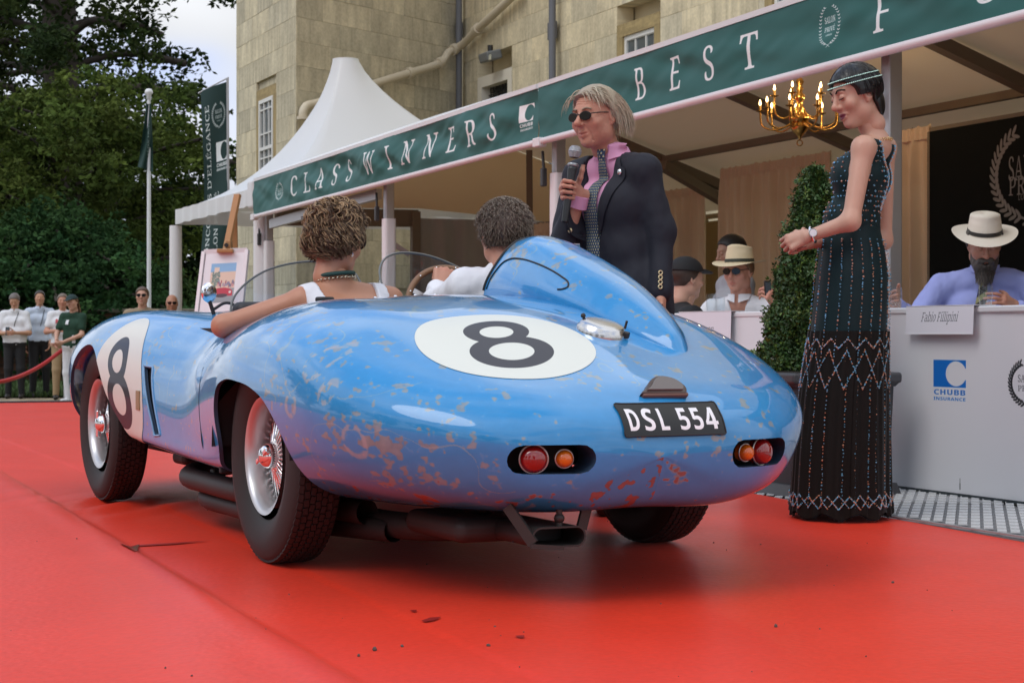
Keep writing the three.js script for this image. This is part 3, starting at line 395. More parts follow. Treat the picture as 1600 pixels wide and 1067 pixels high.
// curtains
function curtain(label, pxa, pxb, n, yt, m) { const a = onPlane(pxa, 300, n).s, b = onPlane(pxb, 300, n).s, c = thing('curtain', label, 'curtain', fac(a, n, 0), FROT), L = b - a, R = rng(pxa); const ph = R() * 9; part('cloth', sheet(Math.ceil(L * 90), 24, (u, v) => { const x = u * L, k = lerp(1, .55, sstep(.85, 1, v)); return [x, v * yt + (v > .97 ? .02 * Math.sin(x * 70) : 0), k * (.045 * Math.sin(x * 26 + ph + .8 * Math.sin(x * 3.1)) + .02 * Math.sin(x * 61 + v * 2))]; }), m, c); part('heading_tape', sheet(Math.ceil(L * 90), 3, (u, v) => [u * L, yt - .10 + v * .1, .03 + .012 * Math.sin(u * L * 70)]), m, c); return c; }
const voile = mat([.74, .60, .46], .85, { transmission: .25, thickness: 0 });
curtain('tan pleated curtain behind the topiary and chandelier', 1130, 1300, 9.95, 2.52, voile); curtain('tan pleated curtain left of the doorway, by the speaker', 1040, 1106, 10.2, 2.42, voile); curtain('tan pleated curtain between hostess and dark backdrop', 1375, 1458, 9.0, 2.42, voile);
curtain('pale curtain edge left of the speaker', 838, 868, 8.6, 2.0, voile);
{ // pale yellow door between the curtains
  const a = onPlane(1103, 400, 10.5), b = onPlane(1132, 400, 10.5), d = thing('tent_door', 'pale yellow tent door between the two tan curtains', 'door', fac(a.s, 10.5, 0), FROT); part('leaf', rbox(b.s - a.s, 2.05, .05, (b.s - a.s) / 2, 1.02, 0, .01), mat([.52, .44, .24], .7), d); part('door_frame', [box(.05, 2.1, .07, 0, 1.05, .01), box(b.s - a.s, .05, .07, (b.s - a.s) / 2, 2.1, .01)], mat([.56, .5, .34], .7), d); part('handle', rod([.12, 1.0, .05], [.24, 1.0, .05], .012), steel, d);
}
{ // dark backdrop
  const n = 8.8, a = onPlane(1453, 300, n).s, b = a + 3.2, d = thing('backdrop_board', 'black backdrop board with a grey wreath emblem behind the bearded judge', 'backdrop', fac(a, n, 0), FROT), L = b - a, H = 2.34;
  const m = mat('#ffffff', .8, { specularIntensity: .2 }), q = (px, py) => { const o = onPlane(px, py, n); return [(o.s - a) / L * 1280, (1 - o.y / H) * 936]; };
  m.map = canvasTex(1280, 936, (x, w, h) => { x.fillStyle = '#0f1314'; x.fillRect(0, 0, w, h); const [x0, y0] = q(1552, 209), [, y1] = q(1552, 345), [x2] = q(1576, 270), [xs] = q(1601, 270), ch = (xs - x2) / 2 * 5; const cx = x2 + ch * .5; laurel(x, cx, (y0 + y1) / 2, cx - x0 - 8, (y1 - y0) * .5, '#8e8d8b', 17); fitText(x, 'SALON', cx, q(1600, 261)[1], ch, 74, '100px serif', '#8e8d8b'); fitText(x, 'PRIVÉ', cx, q(1600, 284)[1], ch, 74, '100px serif', '#8e8d8b'); fitText(x, 'LONDON', cx, q(1600, 307)[1], ch * .5, 18, '60px sans-serif', '#8e8d8b'); });
  part('panel', sheet(2, 2, (u, v) => [u * L, v * H, 0]), m, d); part('panel_frame', [box(.03, H, .04, -.016, H / 2, -.02), box(L, .03, .04, L / 2, H + .016, -.02)], brown, d);
}
// ---------- judges' tables, plants, chandelier and other furnishings ----------
const M2 = { glass: mat([.95, .97, .98], .02, { transmission: 1, thickness: 0, ior: 1.4 }), gold: mat([.58, .34, .10], .24, { metalness: 1 }), boxwood: mat([1, 1, 1], .6), leadM: mat([.075, .075, .08], .62, { metalness: .3 }) };
const board = mat([.70, .71, .72], .32), paper = mat([.74, .73, .74], .6);
function judgeTable(label, s0, s1, draw) {
  const n = 5.115, L = s1 - s0, H = .842, t = thing('judges_table', label, 'table', fac(s0, n, 0), FROT), W = 1600, CH = Math.round(W * H / L), m = mat('#ffffff', .32);
  m.map = canvasTex(W, CH, (x, w, h) => { x.fillStyle = '#dcdde0'; x.fillRect(0, 0, w, h); draw(x, w, h, s0, L, H); });
  part('front_panel', sheet(24, 8, (a, b) => [a * L, .012 + b * (H - .02), .004 * Math.sin(a * 9)]), m, t);
  part('table_top', rbox(L, .03, .62, L / 2, H - .004, -.30, .008), board, t); part('panel_rail', [box(L, .02, .03, L / 2, .02, -.03), box(L, .03, .03, L / 2, H - .05, -.03)], steel, t); part('base_strip', box(L, .012, .012, L / 2, .006, .002), mat([.03, .04, .045], .5), t);
  for (const x of [.05, L - .05]) for (const z of [-.06, -.55]) part('leg', rod([x, 0, z], [x, H - .03, z], .018), steel, t);
  return t;
}
const tq = (px, py, s0, L, H, w, h) => { const o = onPlane(px, py, 5.115); return [(o.s - s0) / L * w, (1 - (o.y - .012) / (H - .02)) * h]; };
const sJ = onPlane(1300, 500, 5.115).s;
judgeTable('white judges table with blue logo in front of the bearded man', sJ, sJ + 3.0, (x, w, h, s0, L, H) => {
  const q = (a, b) => tq(a, b, s0, L, H, w, h), [l, t] = q(1460, 562), [r] = q(1510, 562), [, b] = q(1485, 627); chubb(x, l, t, r - l, b - t, '#0f6cc4', '#dcdde0');
  const [x0, y0] = q(1577, 562), [, y1] = q(1577, 634), [xs] = q(1590, 590), [xe] = q(1605, 590), ch = (xe - xs) * 2.1, cx = xs + ch / 2; wreath0(x, cx, (y0 + y1) / 2, cx - x0 - 4, (y1 - y0) * .46); function wreath0(x, cx, cy, rx, ry) { laurel(x, cx, cy, rx, ry, '#23262a', 17, 1.1); fitText(x, 'SALON', cx, cy - ry * .22, ch, ry * .34, '100px serif', '#33373c'); fitText(x, 'PRIVÉ', cx, cy + ry * .2, ch, ry * .34, '100px serif', '#33373c'); }
  x.fillStyle = '#5a5c5c'; const [sx, sy] = q(1501, 760); x.fillRect(sx - 2, sy - 8, 4, 16); x.fillRect(sx - 1, sy - 20, 2, 14);
});
judgeTable('white judges table left of the topiary in front of the man with a phone', sJ - 3.55, sJ - .35, () => {});
function nameCard(label, pxa, pxb, pyb, text) {
  const n = 5.085, a = onPlane(pxa, pyb, n), b = onPlane(pxb, pyb, n), L = b.s - a.s, H = .855 - a.y, c = thing('name_card', label, 'name card', fac(a.s, n, a.y), FROT), m = mat('#ffffff', .6);
  m.map = canvasTex(512, Math.round(512 * H / L * 1.4), (x, w, h) => { x.fillStyle = '#dddce2'; x.fillRect(0, 0, w, h); x.save(); x.translate(w / 2, h * .55); x.transform(1, 0, -.22, 1, 0, 0); x.fillStyle = '#55585e'; x.font = '100px serif'; x.textAlign = 'center'; const k = w * (text.length > 8 ? .54 : .36) / x.measureText(text).width; x.scale(k, k * (text.length > 8 ? 2.0 : 1.3)); x.fillText(text, 0, 0); x.restore(); });
  part('front_leaf', sheet(4, 6, (u, v) => [u * L, v * H, .004 + .006 * (1 - v)]), m, c); part('top_leaf', box(L, .003, .12, L / 2, H + .003, -.055), paper, c); part('leaf_edge', box(L, .003, .004, L / 2, 0, .010), paper, c); return c;
}
nameCard('white name card hanging over the table edge by the bearded man', 1418, 1524, 522, 'Fabio Fillipini'); nameCard('white name card on the left table, partly behind the car', 1062, 1144, 545, 'Rolsson');
function glass(label, px, py, d, r, h) { const p = at(px, py, d), g = thing('drinking_glass', label, 'glass', [p.x, .853, p.z]); part('bowl', lathe([[0, .006], [r * .8, .006], [r * .86, 0], [r * .9, .004], [r * 1.05, h * .5], [r, h], [r - .002, h], [r * 1.02, h * .5], [r * .84, .01], [0, .01]], 28), M2.glass, g); return g; }
glass('clear tumbler at the left end of the right table', 1397, 460, 9.15, .040, .105); glass('clear glass standing before the striped tie', 1541, 470, 8.35, .030, .095);
glass('water glass left of the man with a phone', 1112, 450, 11.1, .03, .12); glass('second water glass left of the man with a phone, nearer him', 1126, 450, 11.2, .028, .10);
{ // topiary in a lead planter
  const p = at(1273, 0, 8.62), t = thing('potted_topiary', 'clipped green topiary cone in a dark lead planter behind the hostess', 'potted plant', [p.x, 0, p.z], FROT), w = .56, h = .555;
  const tray = (y0, y1, a, b) => xf(new THREE.CylinderGeometry(b * .7071, a * .7071, y1 - y0, 4, 1), 0, (y0 + y1) / 2, 0, 0, Math.PI / 4);
  part('planter', [tray(.05, .50, .49, .52), tray(0, .05, .57, .54), rbox(.58, .05, .58, 0, .53, 0, .015), tray(.49, .51, .53, .56)], M2.leadM, t); part('soil', box(.5, .02, .5, 0, .55, 0), mat([.03, .022, .015], .95), t);
  const R = rng(15), H = .94, rad = (f) => .222 * Math.pow(1 - f, .72) * (1 + .06 * Math.sin(f * 31)) + .018; // trunk and core
  part('trunk', rod([0, .5, 0], [0, 1.0, 0], .02), bark, t);
  part('shade_core', lathe(Array.from({ length: 20 }, (_, i) => [Math.max(.001, rad(i / 19) * .72), .57 + H * i / 19 * .97]), 20), mat([.06, .085, .03], .95), t);  // added solid cone standing in for the shade inside the foliage
  const lf = new THREE.BufferGeometry(), P = [], RR = rng(8); for (let i = 0; i < 4; i++) { const a = RR() * 6.28, e = RR() * 1.2 - .2, d = new V3(Math.cos(a) * Math.cos(e), Math.sin(e), Math.sin(a) * Math.cos(e)), s = new V3(-d.z, .3, d.x).normalize().multiplyScalar(.28), m = d.clone().multiplyScalar(.5), u = new V3().crossVectors(d, s).multiplyScalar(.35); P.push(0, 0, 0, m.x + s.x + u.x, m.y + s.y + u.y, m.z + s.z + u.z, d.x, d.y, d.z, 0, 0, 0, d.x, d.y, d.z, m.x - s.x + u.x, m.y - s.y + u.y, m.z - s.z + u.z); }
  lf.setAttribute('position', new THREE.Float32BufferAttribute(P, 3)); lf.computeVertexNormals();
  const N = 15000, g = new THREE.InstancedMesh(lf, mat([1, 1, 1], .5), N), m = new M4(), q = new THREE.Quaternion(), c = new THREE.Color();
  for (let i = 0; i < N; i++) { const f = Math.pow(R(), 1.25), a = R() * 6.283, y = .56 + f * H, tuft = 1 + .34 * (fbm(Math.cos(a) * 4 + 9, y * 11, Math.sin(a) * 4 + 9, 2) - .45), r = rad(f) * tuft * (.80 + .24 * Math.sqrt(R())); q.setFromEuler(new THREE.Euler(R() * 6, R() * 6, R() * 6)); const sc = .019 * (.6 + .7 * R()); const out = R() < .05 ? .025 : 0; m.compose(new V3(Math.cos(a) * (r + out), y + (out ? .02 : 0), Math.sin(a) * (r + out)), q, new V3(sc, sc, sc)); g.setMatrixAt(i, m); const v = .6 + .8 * R(), yl = R() < .2 ? 1 : 0; c.setRGB((.035 + .05 * yl) * v, (.085 + .05 * yl) * v, .018 * v); g.setColorAt(i, c); }
  g.name = 'foliage'; g.userData.kind = 'stuff'; g.castShadow = g.receiveShadow = true; t.add(g);
}
{ // brass chandelier with twelve lit candle lamps
  const p = at(1250, 172, 14.8), c = thing('chandelier', 'brass chandelier with lit candle bulbs hanging in the marquee', 'chandelier', p), g = M2.gold;
  part('stem', [lathe([[.0, -.235], [.012, -.232], [.014, -.215], [.03, -.20], [.055, -.175], [.075, -.14], [.07, -.115], [.05, -.10], [.075, -.085], [.085, -.06], [.05, -.04], [.03, -.02], [.045, .005], [.03, .03], [.022, .06], [.04, .085], [.045, .11], [.02, .14], [.03, .17], [.018, .19], [.035, .225], [.02, .25], [.008, .26]], 28), xf(new THREE.TorusGeometry(.022, .005, 8, 20), 0, -.262, 0)], g, c);
  const y = 3.2 - p.y; part('chain', Array.from({ length: Math.floor(y / .045) - 5 }, (_, i) => xf(new THREE.TorusGeometry(.016, .004, 6, 12), 0, .275 + i * .045, 0, 0, i % 2 ? 1.57 : 0, 0, .7, 1.5, 1)), g, c);
  const flame = new THREE.MeshStandardMaterial({ color: 0xffe2b0, emissive: lin(1, .62, .28), emissiveIntensity: 9 }), tubeM = mat([.60, .38, .12], .4, { metalness: .4 });
  const arms = []; for (let i = 0; i < 9; i++) arms.push([i / 9 * 6.283 + .12, .315, -.01, -.07]); for (let i = 0; i < 5; i++) arms.push([i / 5 * 6.283 + .5, .20, .105, .02]);
  arms.forEach(([a, r, yt, y0], i) => {
    const o = new THREE.Group(); o.name = 'candle_arm'; o.rotation.y = a; c.add(o);
    part('arm', tube([[.03, y0, 0], [r * .35, y0 - .06, 0], [r * .68, y0 - .085, 0], [r * .95, y0 - .045, 0], [r, yt, 0]], .0075, 30, 7), g, o);
    part('drip_pan', xf(lathe([[0, 0], [.012, 0], [.034, .010], [.036, .014], [.012, .008], [0, .008]], 20), r, yt, 0), g, o); part('candle_tube', xf(lathe([[.010, 0], [.011, .05], [.0, .05]], 12), r, yt + .005, 0), tubeM, o);
    part('bulb', xf(lathe([[.004, 0], [.0095, .012], [.0085, .024], [.0035, .042], [0, .048]], 12), r, yt + .055, 0), flame, o).castShadow = false;
    if (i % 4 === 0) { const l = new THREE.PointLight(new THREE.Color(1, .72, .4), .16, 0, 2); l.shadow.radius = .5; l.position.set(r, yt + .075, 0); l.castShadow = true; o.add(l); }
  });
}
{ // flagpole
  const p = [(232 - 800) / FOC * 38, GY, -38], f = thing('flagpole', 'white flagpole with a drooping dark green flag before the trees', 'flagpole', p), H = CAMH + (HOR - 146) / FOC * 38 - GY; part('pole', rod([0, 0, 0], [0, H - .1, 0], .05, .034, 16), mat([.75, .76, .78], .4), f);
  part('finial', xf(lathe([[.0, -.12], [.05, -.12], [.05, -.02], [.085, 0], [.08, .05], [.05, .09], [0, .10]], 20), 0, H, 0), mat([.75, .76, .78], .35), f);
  const m = mat('#ffffff', .7); m.map = canvasTex(256, 512, (x, w, h) => { x.fillStyle = '#0b322c'; x.fillRect(0, 0, w, h); x.save(); x.translate(w * .62, h * .55); x.rotate(-1.57); fitText(x, 'SALON PRIVÉ', 0, 0, h * .6, 34, '100px serif', '#9fb0ae'); x.restore(); });
  part('flag', sheet(16, 40, (a, b) => { const w = lerp(.10, .34, Math.pow(b, 1.3)), y = H - .22 - b * 1.28 - a * .12 * b; return [.04 + (a - .80) * w, y, .05 + .05 * Math.sin(a * 9 + b * 5) * (.4 + b)]; }, (a, b) => [a, 1 - b]), m, f);
}
{ // tall event flag on a raked pole
  const d = 28.5, P = (x, y) => at(x, y, d), o = P(356, 525), f = thing('feather_flag', 'tall dark green event flag with vertical white lettering behind the pagoda', 'flag', [o.x, GY, o.z]), L = (x, y) => P(x, y).sub(f.position);
  const m = mat('#ffffff', .7); m.map = canvasTex(360, 1800, (x, w, h) => { x.fillStyle = '#10322f'; x.fillRect(0, 0, w, h); wreath(x, w * .66, h * .155, w * .235, h * .062, '#c8d2d0', 1.1); chubb(x, w * .52, h * .30, w * .46, h * .155, '#e3e9e8', '#10322f');
    x.save(); x.translate(w * .20, h * .52); x.rotate(-Math.PI / 2); fitText(x, "CONCOURS D'ELÉGANCE", 0, 0, h * .86, w * .20, '100px serif', '#d3dcda'); x.restore(); x.save(); x.translate(w * .52, h * .76); x.rotate(-Math.PI / 2); fitText(x, 'SALON PRIVÉ', 0, 0, h * .40, w * .20, '100px serif', '#d3dcda'); x.restore(); });
  part('cloth', sheet(10, 40, (a, b) => { const y = lerp(128, 425, b) + (1 - a) * 15 * (1 - b * .6), xl = 313 + 6 * Math.sin(b * 3.2) - 2 * b, xr = 354 + 2 * b, q = L(lerp(xl, xr, a), y); q.z += .05 * Math.sin(b * 7 + a * 3); return q.toArray(); }, (a, b) => [a, 1 - b]), m, f);
  part('pole', [rod(L(358, 600).toArray(), L(355, 122).toArray(), .026, .02, 10), rod(L(309, 146).toArray(), L(357, 121).toArray(), .012, .012, 8)], mat([.4, .41, .42], .4, { metalness: .5 }), f);
}
{ // easel with a framed print
  const d = 18.2, g = GY, e = thing('wooden_easel', 'light wooden easel holding the framed print by the pagoda', 'easel', [(352 - 800) / FOC * d, 0, -d]), wd = mat([.42, .22, .09], .55), o = e.position, L = (x, y, dd = d) => at(x, y, dd).sub(o).toArray();
  part('mast', beam(L(343, 440, d + .1), L(371, 304, d + .34), .07, .035), wd, e); part('leg', beam([-.28, -.02, .28], L(335, 430, d + .05), .05, .03), wd, e); part('leg', beam([.28, -.02, .28], L(360, 430, d + .08), .05, .03), wd, e); part('leg', beam([.05, -.02, -.5], L(366, 330, d + .34), .05, .03), wd, e);
  part('clamp', [rbox(.16, .04, .1, ...L(352, 392, d), .01), rbox(.05, .11, .08, ...L(357, 384, d + .05), .012)], wd, e); part('clamp_knob', rod(L(353, 383, d - .02), L(353, 383, d + .05), .022, .022, 12), ironM, e); part('ledge', beam(L(300, 498, d + .02), L(385, 494, d + .02), .1, .03), wd, e);
  const pc = thing('framed_print', 'white framed print of a red car leaning on the easel', 'picture', [(346 - 800) / FOC * d, CAMH + (HOR - 494) / FOC * d, -d]), c = [[306.5, 495], [376, 490], [386, 390.5], [318.5, 393.5]].map(([x, y], i) => at(x, y, i < 2 ? d - .12 : d + .03).sub(pc.position)), q = (a, b, z = 0) => { const v = c[0].clone().lerp(c[1], a).lerp(c[3].clone().lerp(c[2], a), b); v.z += z; return v; };
  const m = mat('#ffffff', .2); m.map = canvasTex(512, 760, (x, w, h) => { x.fillStyle = '#e9e8ea'; x.fillRect(0, 0, w, h); const l = w * .18, t = h * .17, W = w * .64, H = h * .66; x.fillStyle = '#8fbbe0'; x.fillRect(l, t, W, H * .24); x.fillStyle = '#e2c9b4'; x.fillRect(l, t + H * .22, W, H * .42); x.fillStyle = '#e6d2bd'; x.fillRect(l + W * .14, t + H * .10, W * .2, H * .3); const R = rng(6); for (let i = 0; i < 160; i++) { const g = 110 + R() * 50; x.fillStyle = `rgba(${g - 20},${g},${g - 10},.7)`; x.beginPath(); x.arc(l + W * (.08 + .3 * R()), t + H * (.22 + .34 * R()), 9 * R() + 3, 0, 7); x.fill(); } for (let i = 0; i < 40; i++) { x.fillStyle = ['#a07d88', '#8c8ea8', '#d8b0a8', '#b05a62', '#7d8796'][i % 5]; x.fillRect(l + W * (.3 + .66 * R()), t + H * (.42 + .14 * R()), 14, 40); } x.fillStyle = '#9aa0a2'; x.fillRect(l, t + H * .64, W, H * .36); x.fillStyle = '#c24652'; x.beginPath(); x.ellipse(l + W * .52, t + H * .74, W * .42, H * .12, 0, 0, 7); x.fill(); x.fillRect(l + W * .1, t + H * .74, W * .84, H * .1); x.fillStyle = '#5d4a4e'; x.beginPath(); x.ellipse(l + W * .52, t + H * .82, W * .24, H * .05, 0, 0, 7); x.fill(); x.fillStyle = '#e8dcd8'; for (const k of [.2, .84]) { x.beginPath(); x.arc(l + W * k, t + H * .74, 16, 0, 7); x.fill(); } });
  part('print', sheet(2, 2, (a, b) => q(lerp(.05, .95, a), lerp(.035, .965, b), .012).toArray()), m, pc); const fw = mat([.76, .75, .77], .4), A = [q(0, 0), q(1, 0), q(1, 1), q(0, 1)]; for (let k = 0; k < 4; k++) part('frame_side', beam(A[k].toArray(), A[(k + 1) % 4].toArray(), .035, .045), fw, pc); part('backing', sheet(2, 2, (a, b) => q(a, b, -.02).toArray()), fw, pc);
}
{ // rope barrier
  const d = 29.2, base = [(101 - 800) / FOC * d, GY, -d]; const post1 = thing('barrier_post', 'slim steel barrier post beside the woman in green', 'barrier post', base), st = mat([.35, .36, .38], .3, { metalness: .8 });
  const H = CAMH + (HOR - 540) / FOC * d - GY; part('post', rod([0, 0, 0], [0, H, 0], .028, .028, 14), st, post1); part('base', lathe([[0, .03], [.10, .026], [.16, .012], [.165, 0]], 24), st, post1); part('cap', xf(new THREE.SphereGeometry(.036, 14, 10), 0, H, 0), st, post1);
  const r = thing('barrier_rope', 'sagging red barrier rope running left from the steel post', 'rope', base), e = at(-60, 600, 27).sub(r.position); part('rope', tube([[-.03, H - .06, .03], [e.x * .3, H - .30, .3], [e.x * .6, H - .52, e.z * .6], e.toArray()], .032, 50, 10), mat([.45, .02, .02], .5), r); part('hook', rod([.06, H - .02, 0], [-.10, H - .10, .04], .02, .02, 10), st, r);
}
// ---------- the racing car: x right, y up, -z forward, origin under the rear axle ----------
// control net: per station, seven points from the lower edge over the wing to the centre line, each [half width, height, station]
const NET = [
  [3.0, [[.30, .36], [.42, .42], [.46, .50], [.42, .57], [.34, .61], [.18, .63], [0, .63]]],
  [2.85, [[.48, .29], [.62, .36], [.69, .50], [.66, .63], [.56, .70], [.30, .69], [0, .69]]],
  [2.55, [[.62, .28], [.755, .37], [.795, .51], [.77, .67], [.635, .785], [.34, .75], [0, .77]]],
  [2.25, [[.69, .29], [.79, .37], [.82, .51], [.79, .69], [.635, .82], [.36, .785], [0, .81]]],
  [1.9, [[.73, .30], [.79, .37], [.81, .51], [.78, .68], [.63, .818], [.36, .815], [0, .845]]],
  [1.55, [[.735, .295], [.77, .36], [.785, .50], [.75, .67], [.615, .795], [.36, .82], [0, .86]]],
  [1.2, [[.735, .28], [.755, .35], [.758, .49], [.72, .645], [.60, .765], [.36, .82], [0, .865]]],
  [0.85, [[.735, .265], [.75, .34], [.75, .48], [.715, .62], [.60, .735], [.38, .80], [0, .85]]],
  [0.5, [[.735, .255], [.765, .33], [.785, .49], [.755, .66], [.625, .765], [.36, .83], [0, .858]]],
  [0.15, [[.73, .25], [.79, .34], [.825, .50], [.79, .70], [.61, .815], [.32, .848], [0, .865]]],
  [-0.15, [[.71, .24], [.79, .34], [.835, .50], [.795, .705], [.60, .818], [.31, .838], [0, .852]]],
  [-0.45, [[.66, .235], [.78, .33], [.83, .50], [.785, .68], [.58, .775], [.30, .79], [0, .808]]],
  [-0.75, [[.55, .23], [.71, .305], [.785, .47], [.735, .605], [.545, .672], [.28, .70], [0, .722]]],
  [-1.0, [[.42, .23, -.98], [.57, .285], [.655, .44], [.61, .538], [.46, .588], [.24, .612], [0, .628]]],
  [-1.12, [[.34, .235, -1.09], [.47, .285, -1.10], [.545, .425, -1.115], [.505, .505, -1.11], [.385, .55, -1.12], [.2, .565, -1.13], [0, .575, -1.135]]],
  [-1.2, [[.27, .245, -1.16], [.38, .29, -1.18], [.44, .41, -1.19], [.41, .472, -1.19], [.31, .505, -1.2], [.16, .516, -1.21], [0, .522, -1.212]]],
  [-1.235, [[.2, .27, -1.205], [.27, .31, -1.225], [.31, .395, -1.235], [.29, .44, -1.237], [.22, .468, -1.243], [.11, .475, -1.25], [0, .477, -1.252]]],
  [-1.258, [[.11, .325, -1.243], [.14, .345, -1.252], [.17, .388, -1.258], [.16, .405, -1.26], [.12, .415, -1.263], [.06, .418, -1.265], [0, .42, -1.266]]],
  [-1.268, [[0, .385, -1.268], [0, .385, -1.268], [0, .385, -1.268], [0, .385, -1.268], [0, .385, -1.268], [0, .385, -1.268], [0, .385, -1.268]]],
];
for (const [v, c] of NET) c.unshift([0, c[0][1] - .004, c[0][2] ?? v]);            // the underside closes on the centre line
const COLT = [0, .2, .30, .41, .54, .67, .84, 1];
function hermite(ts, get, t) {                             // non-uniform Catmull-Rom
  let i = 0; while (i < ts.length - 2 && t > ts[i + 1]) i++;
  const h = ts[i + 1] - ts[i], x = (t - ts[i]) / h, n = ts.length - 1;
  const m = (k) => k <= 0 ? (get(1) - get(0)) / (ts[1] - ts[0]) : k >= n ? (get(n) - get(n - 1)) / (ts[n] - ts[n - 1]) : ((get(k) - get(k - 1)) / (ts[k] - ts[k - 1]) * (ts[k + 1] - ts[k]) + (get(k + 1) - get(k)) / (ts[k + 1] - ts[k]) * (ts[k] - ts[k - 1])) / (ts[k + 1] - ts[k - 1]);
  const x2 = x * x, x3 = x2 * x;
  return get(i) * (2 * x3 - 3 * x2 + 1) + m(i) * h * (x3 - 2 * x2 + x) + get(i + 1) * (3 * x2 - 2 * x3) + m(i + 1) * h * (x3 - x2);
}
const NR = 250, NC = 168, bodyP = new Float32Array((NR + 1) * (NC + 1) * 3);
{
  const arc = [0]; for (let i = 1; i < NET.length; i++) { const a = NET[i - 1][1][5], b = NET[i][1][5]; arc.push(arc[i - 1] + Math.hypot((a[2] ?? NET[i - 1][0]) - (b[2] ?? NET[i][0]), a[0] - b[0], a[1] - b[1]) + 0.01); }
  const full = NET.map(([v, c]) => { const L = c.map((p) => [-p[0], p[1], p[2] ?? v]), R = c.slice(0, 7).reverse().map((p) => [p[0], p[1], p[2] ?? v]); return [...L, ...R]; });
  const ct = [...COLT.map((t) => t / 2), ...COLT.slice(0, 7).reverse().map((t) => 1 - t / 2)];
  const tot = arc[arc.length - 1];
  let rows = [];
  for (let r = 0; r <= NR; r++) { const t = tot * r / NR; rows.push(full[0].map((_, c) => [0, 1, 2].map((k) => hermite(arc, (i) => full[i][c][k], t)))); }
  let A = []; for (let r = 0; r <= NR; r++) { A[r] = []; for (let c = 0; c <= NC; c++) A[r][c] = [0, 1, 2].map((k) => hermite(ct, (i) => rows[r][i][k], c / NC)); }
  for (let it = 0; it < 26; it++) { // fair the panels
    const B = A.map((row) => row.map((p) => p.slice()));
    for (let r = 1; r < NR; r++) for (let c = 1; c < NC; c++) for (let k = 0; k < 3; k++) B[r][c][k] = A[r][c][k] * 0.5 + 0.125 * (A[r - 1][c][k] + A[r + 1][c][k] + A[r][c - 1][k] + A[r][c + 1][k]);
    A = B;
  }
  A.forEach((row, r) => row.forEach((p, c) => { const o = (r * (NC + 1) + c) * 3; bodyP[o] = p[0]; bodyP[o + 1] = p[1]; bodyP[o + 2] = -p[2]; }));
}
const deckY = (u, v) => { // height of the upper surface at a place, read from the grid
  let best = 1e9, y = 0; for (let r = 0; r <= NR; r++) for (let c = 40; c <= NC - 40; c++) { const o = (r * (NC + 1) + c) * 3, d = (bodyP[o] - u) ** 2 + (bodyP[o + 2] + v) ** 2; if (d < best && bodyP[o + 1] > 0.42) { best = d; y = bodyP[o + 1]; } } return y; };
const bodyG = new THREE.BufferGeometry();
{
  const uv = [], ix = [];
  for (let r = 0; r <= NR; r++) for (let c = 0; c <= NC; c++) uv.push(c / NC, r / NR);
  for (let r = 0; r < NR; r++) for (let c = 0; c < NC; c++) { const k = r * (NC + 1) + c; ix.push(k, k + NC + 1, k + 1, k + 1, k + NC + 1, k + NC + 2); }
  bodyG.setAttribute('position', new THREE.BufferAttribute(bodyP, 3)); bodyG.setAttribute('uv', new THREE.Float32BufferAttribute(uv, 2)); bodyG.setIndex(ix); bodyG.computeVertexNormals();
}
// worn paint: blue with flaked spots showing grey filler, rings of old repairs and primer along the lower tail
const RINGS = [[.59, .645, .05], [.504, .517, .034], [.817, .422, .042], [.70, .56, .03]];
function paintTex(W, H, at3, dens, prim) {
  return dataTex(W, H, (a, b) => {
    const [x, y, z] = at3(a, b), n = fbm(x * 15 + 20, y * 19 + 20, z * 12 + 20, 4), n2 = fbm(x * 52 + 9, y * 60, z * 44, 2), m = fbm(x * 2.2 + 14, y * 2.2, z * 2.2 + 9, 2);
    const tone = 1 + 0.10 * (m - 0.5) + 0.05 * (n2 - 0.5);
    let r = 41 * tone, g = 137 * tone, bl = 197 * tone;
    const p = n * 0.52 + n2 * 0.48 + dens(a, b), e = .9 * sstep(0.648, 0.684, p), halo = sstep(0.620, 0.650, p) * (1 - e), q = lerp(0.78, 1.1, n2);
    if (halo > 0) { r = lerp(r, 72, halo * .7); g = lerp(g, 146, halo * .7); bl = lerp(bl, 200, halo * .7); }
    if (e > 0) { const tan = vnoise(x * 14 + 50, y * 14, z * 14 + 50.5); r = lerp(r, lerp(122, 136, tan) * q, e); g = lerp(g, lerp(138, 139, tan) * q, e); bl = lerp(bl, lerp(152, 138, tan) * q, e); }
    const rg = Math.abs(fbm(x * 7 + 40, y * 8 + 11, z * 6 + 31, 2) - 0.5) < 0.006 && m + dens(a, b) > 0.56; if (rg) { r = lerp(r, 150, .5); g = lerp(g, 160, .5); bl = lerp(bl, 165, .5); }
    if (x < -.4) for (const [rz, ry, rr] of RINGS) { const d = Math.abs(Math.sqrt((z - rz) ** 2 + (y - ry) ** 2) * (1 + .5 * (n - .5)) - rr); if (d < .012) { const k = .75 * sstep(.012, .004, d) * sstep(.35, .5, n2); r = lerp(r, 158, k); g = lerp(g, 156, k); bl = lerp(bl, 164, k); } }
    const ep = sstep(0.60, 0.63, n * 0.45 + n2 * 0.55 + prim(a, b));
    if (ep > 0) { r = lerp(r, 124 * q, ep); g = lerp(g, 92 * q, ep); bl = lerp(bl, 92 * q, ep); }
    return [r, g, bl];
  }, true, false);
}
const bodyAt = (a, b) => { const c = clamp(a * NC, 0, NC - 1e-6), r = clamp(b * NR, 0, NR - 1e-6), ci = Math.floor(c), ri = Math.floor(r), fc = c - ci, fr = r - ri, o = (ri * (NC + 1) + ci) * 3, w = (NC + 1) * 3, q = []; for (let k = 0; k < 3; k++) q.push(lerp(lerp(bodyP[o + k], bodyP[o + 3 + k], fc), lerp(bodyP[o + w + k], bodyP[o + w + 3 + k], fc), fr)); return q; };
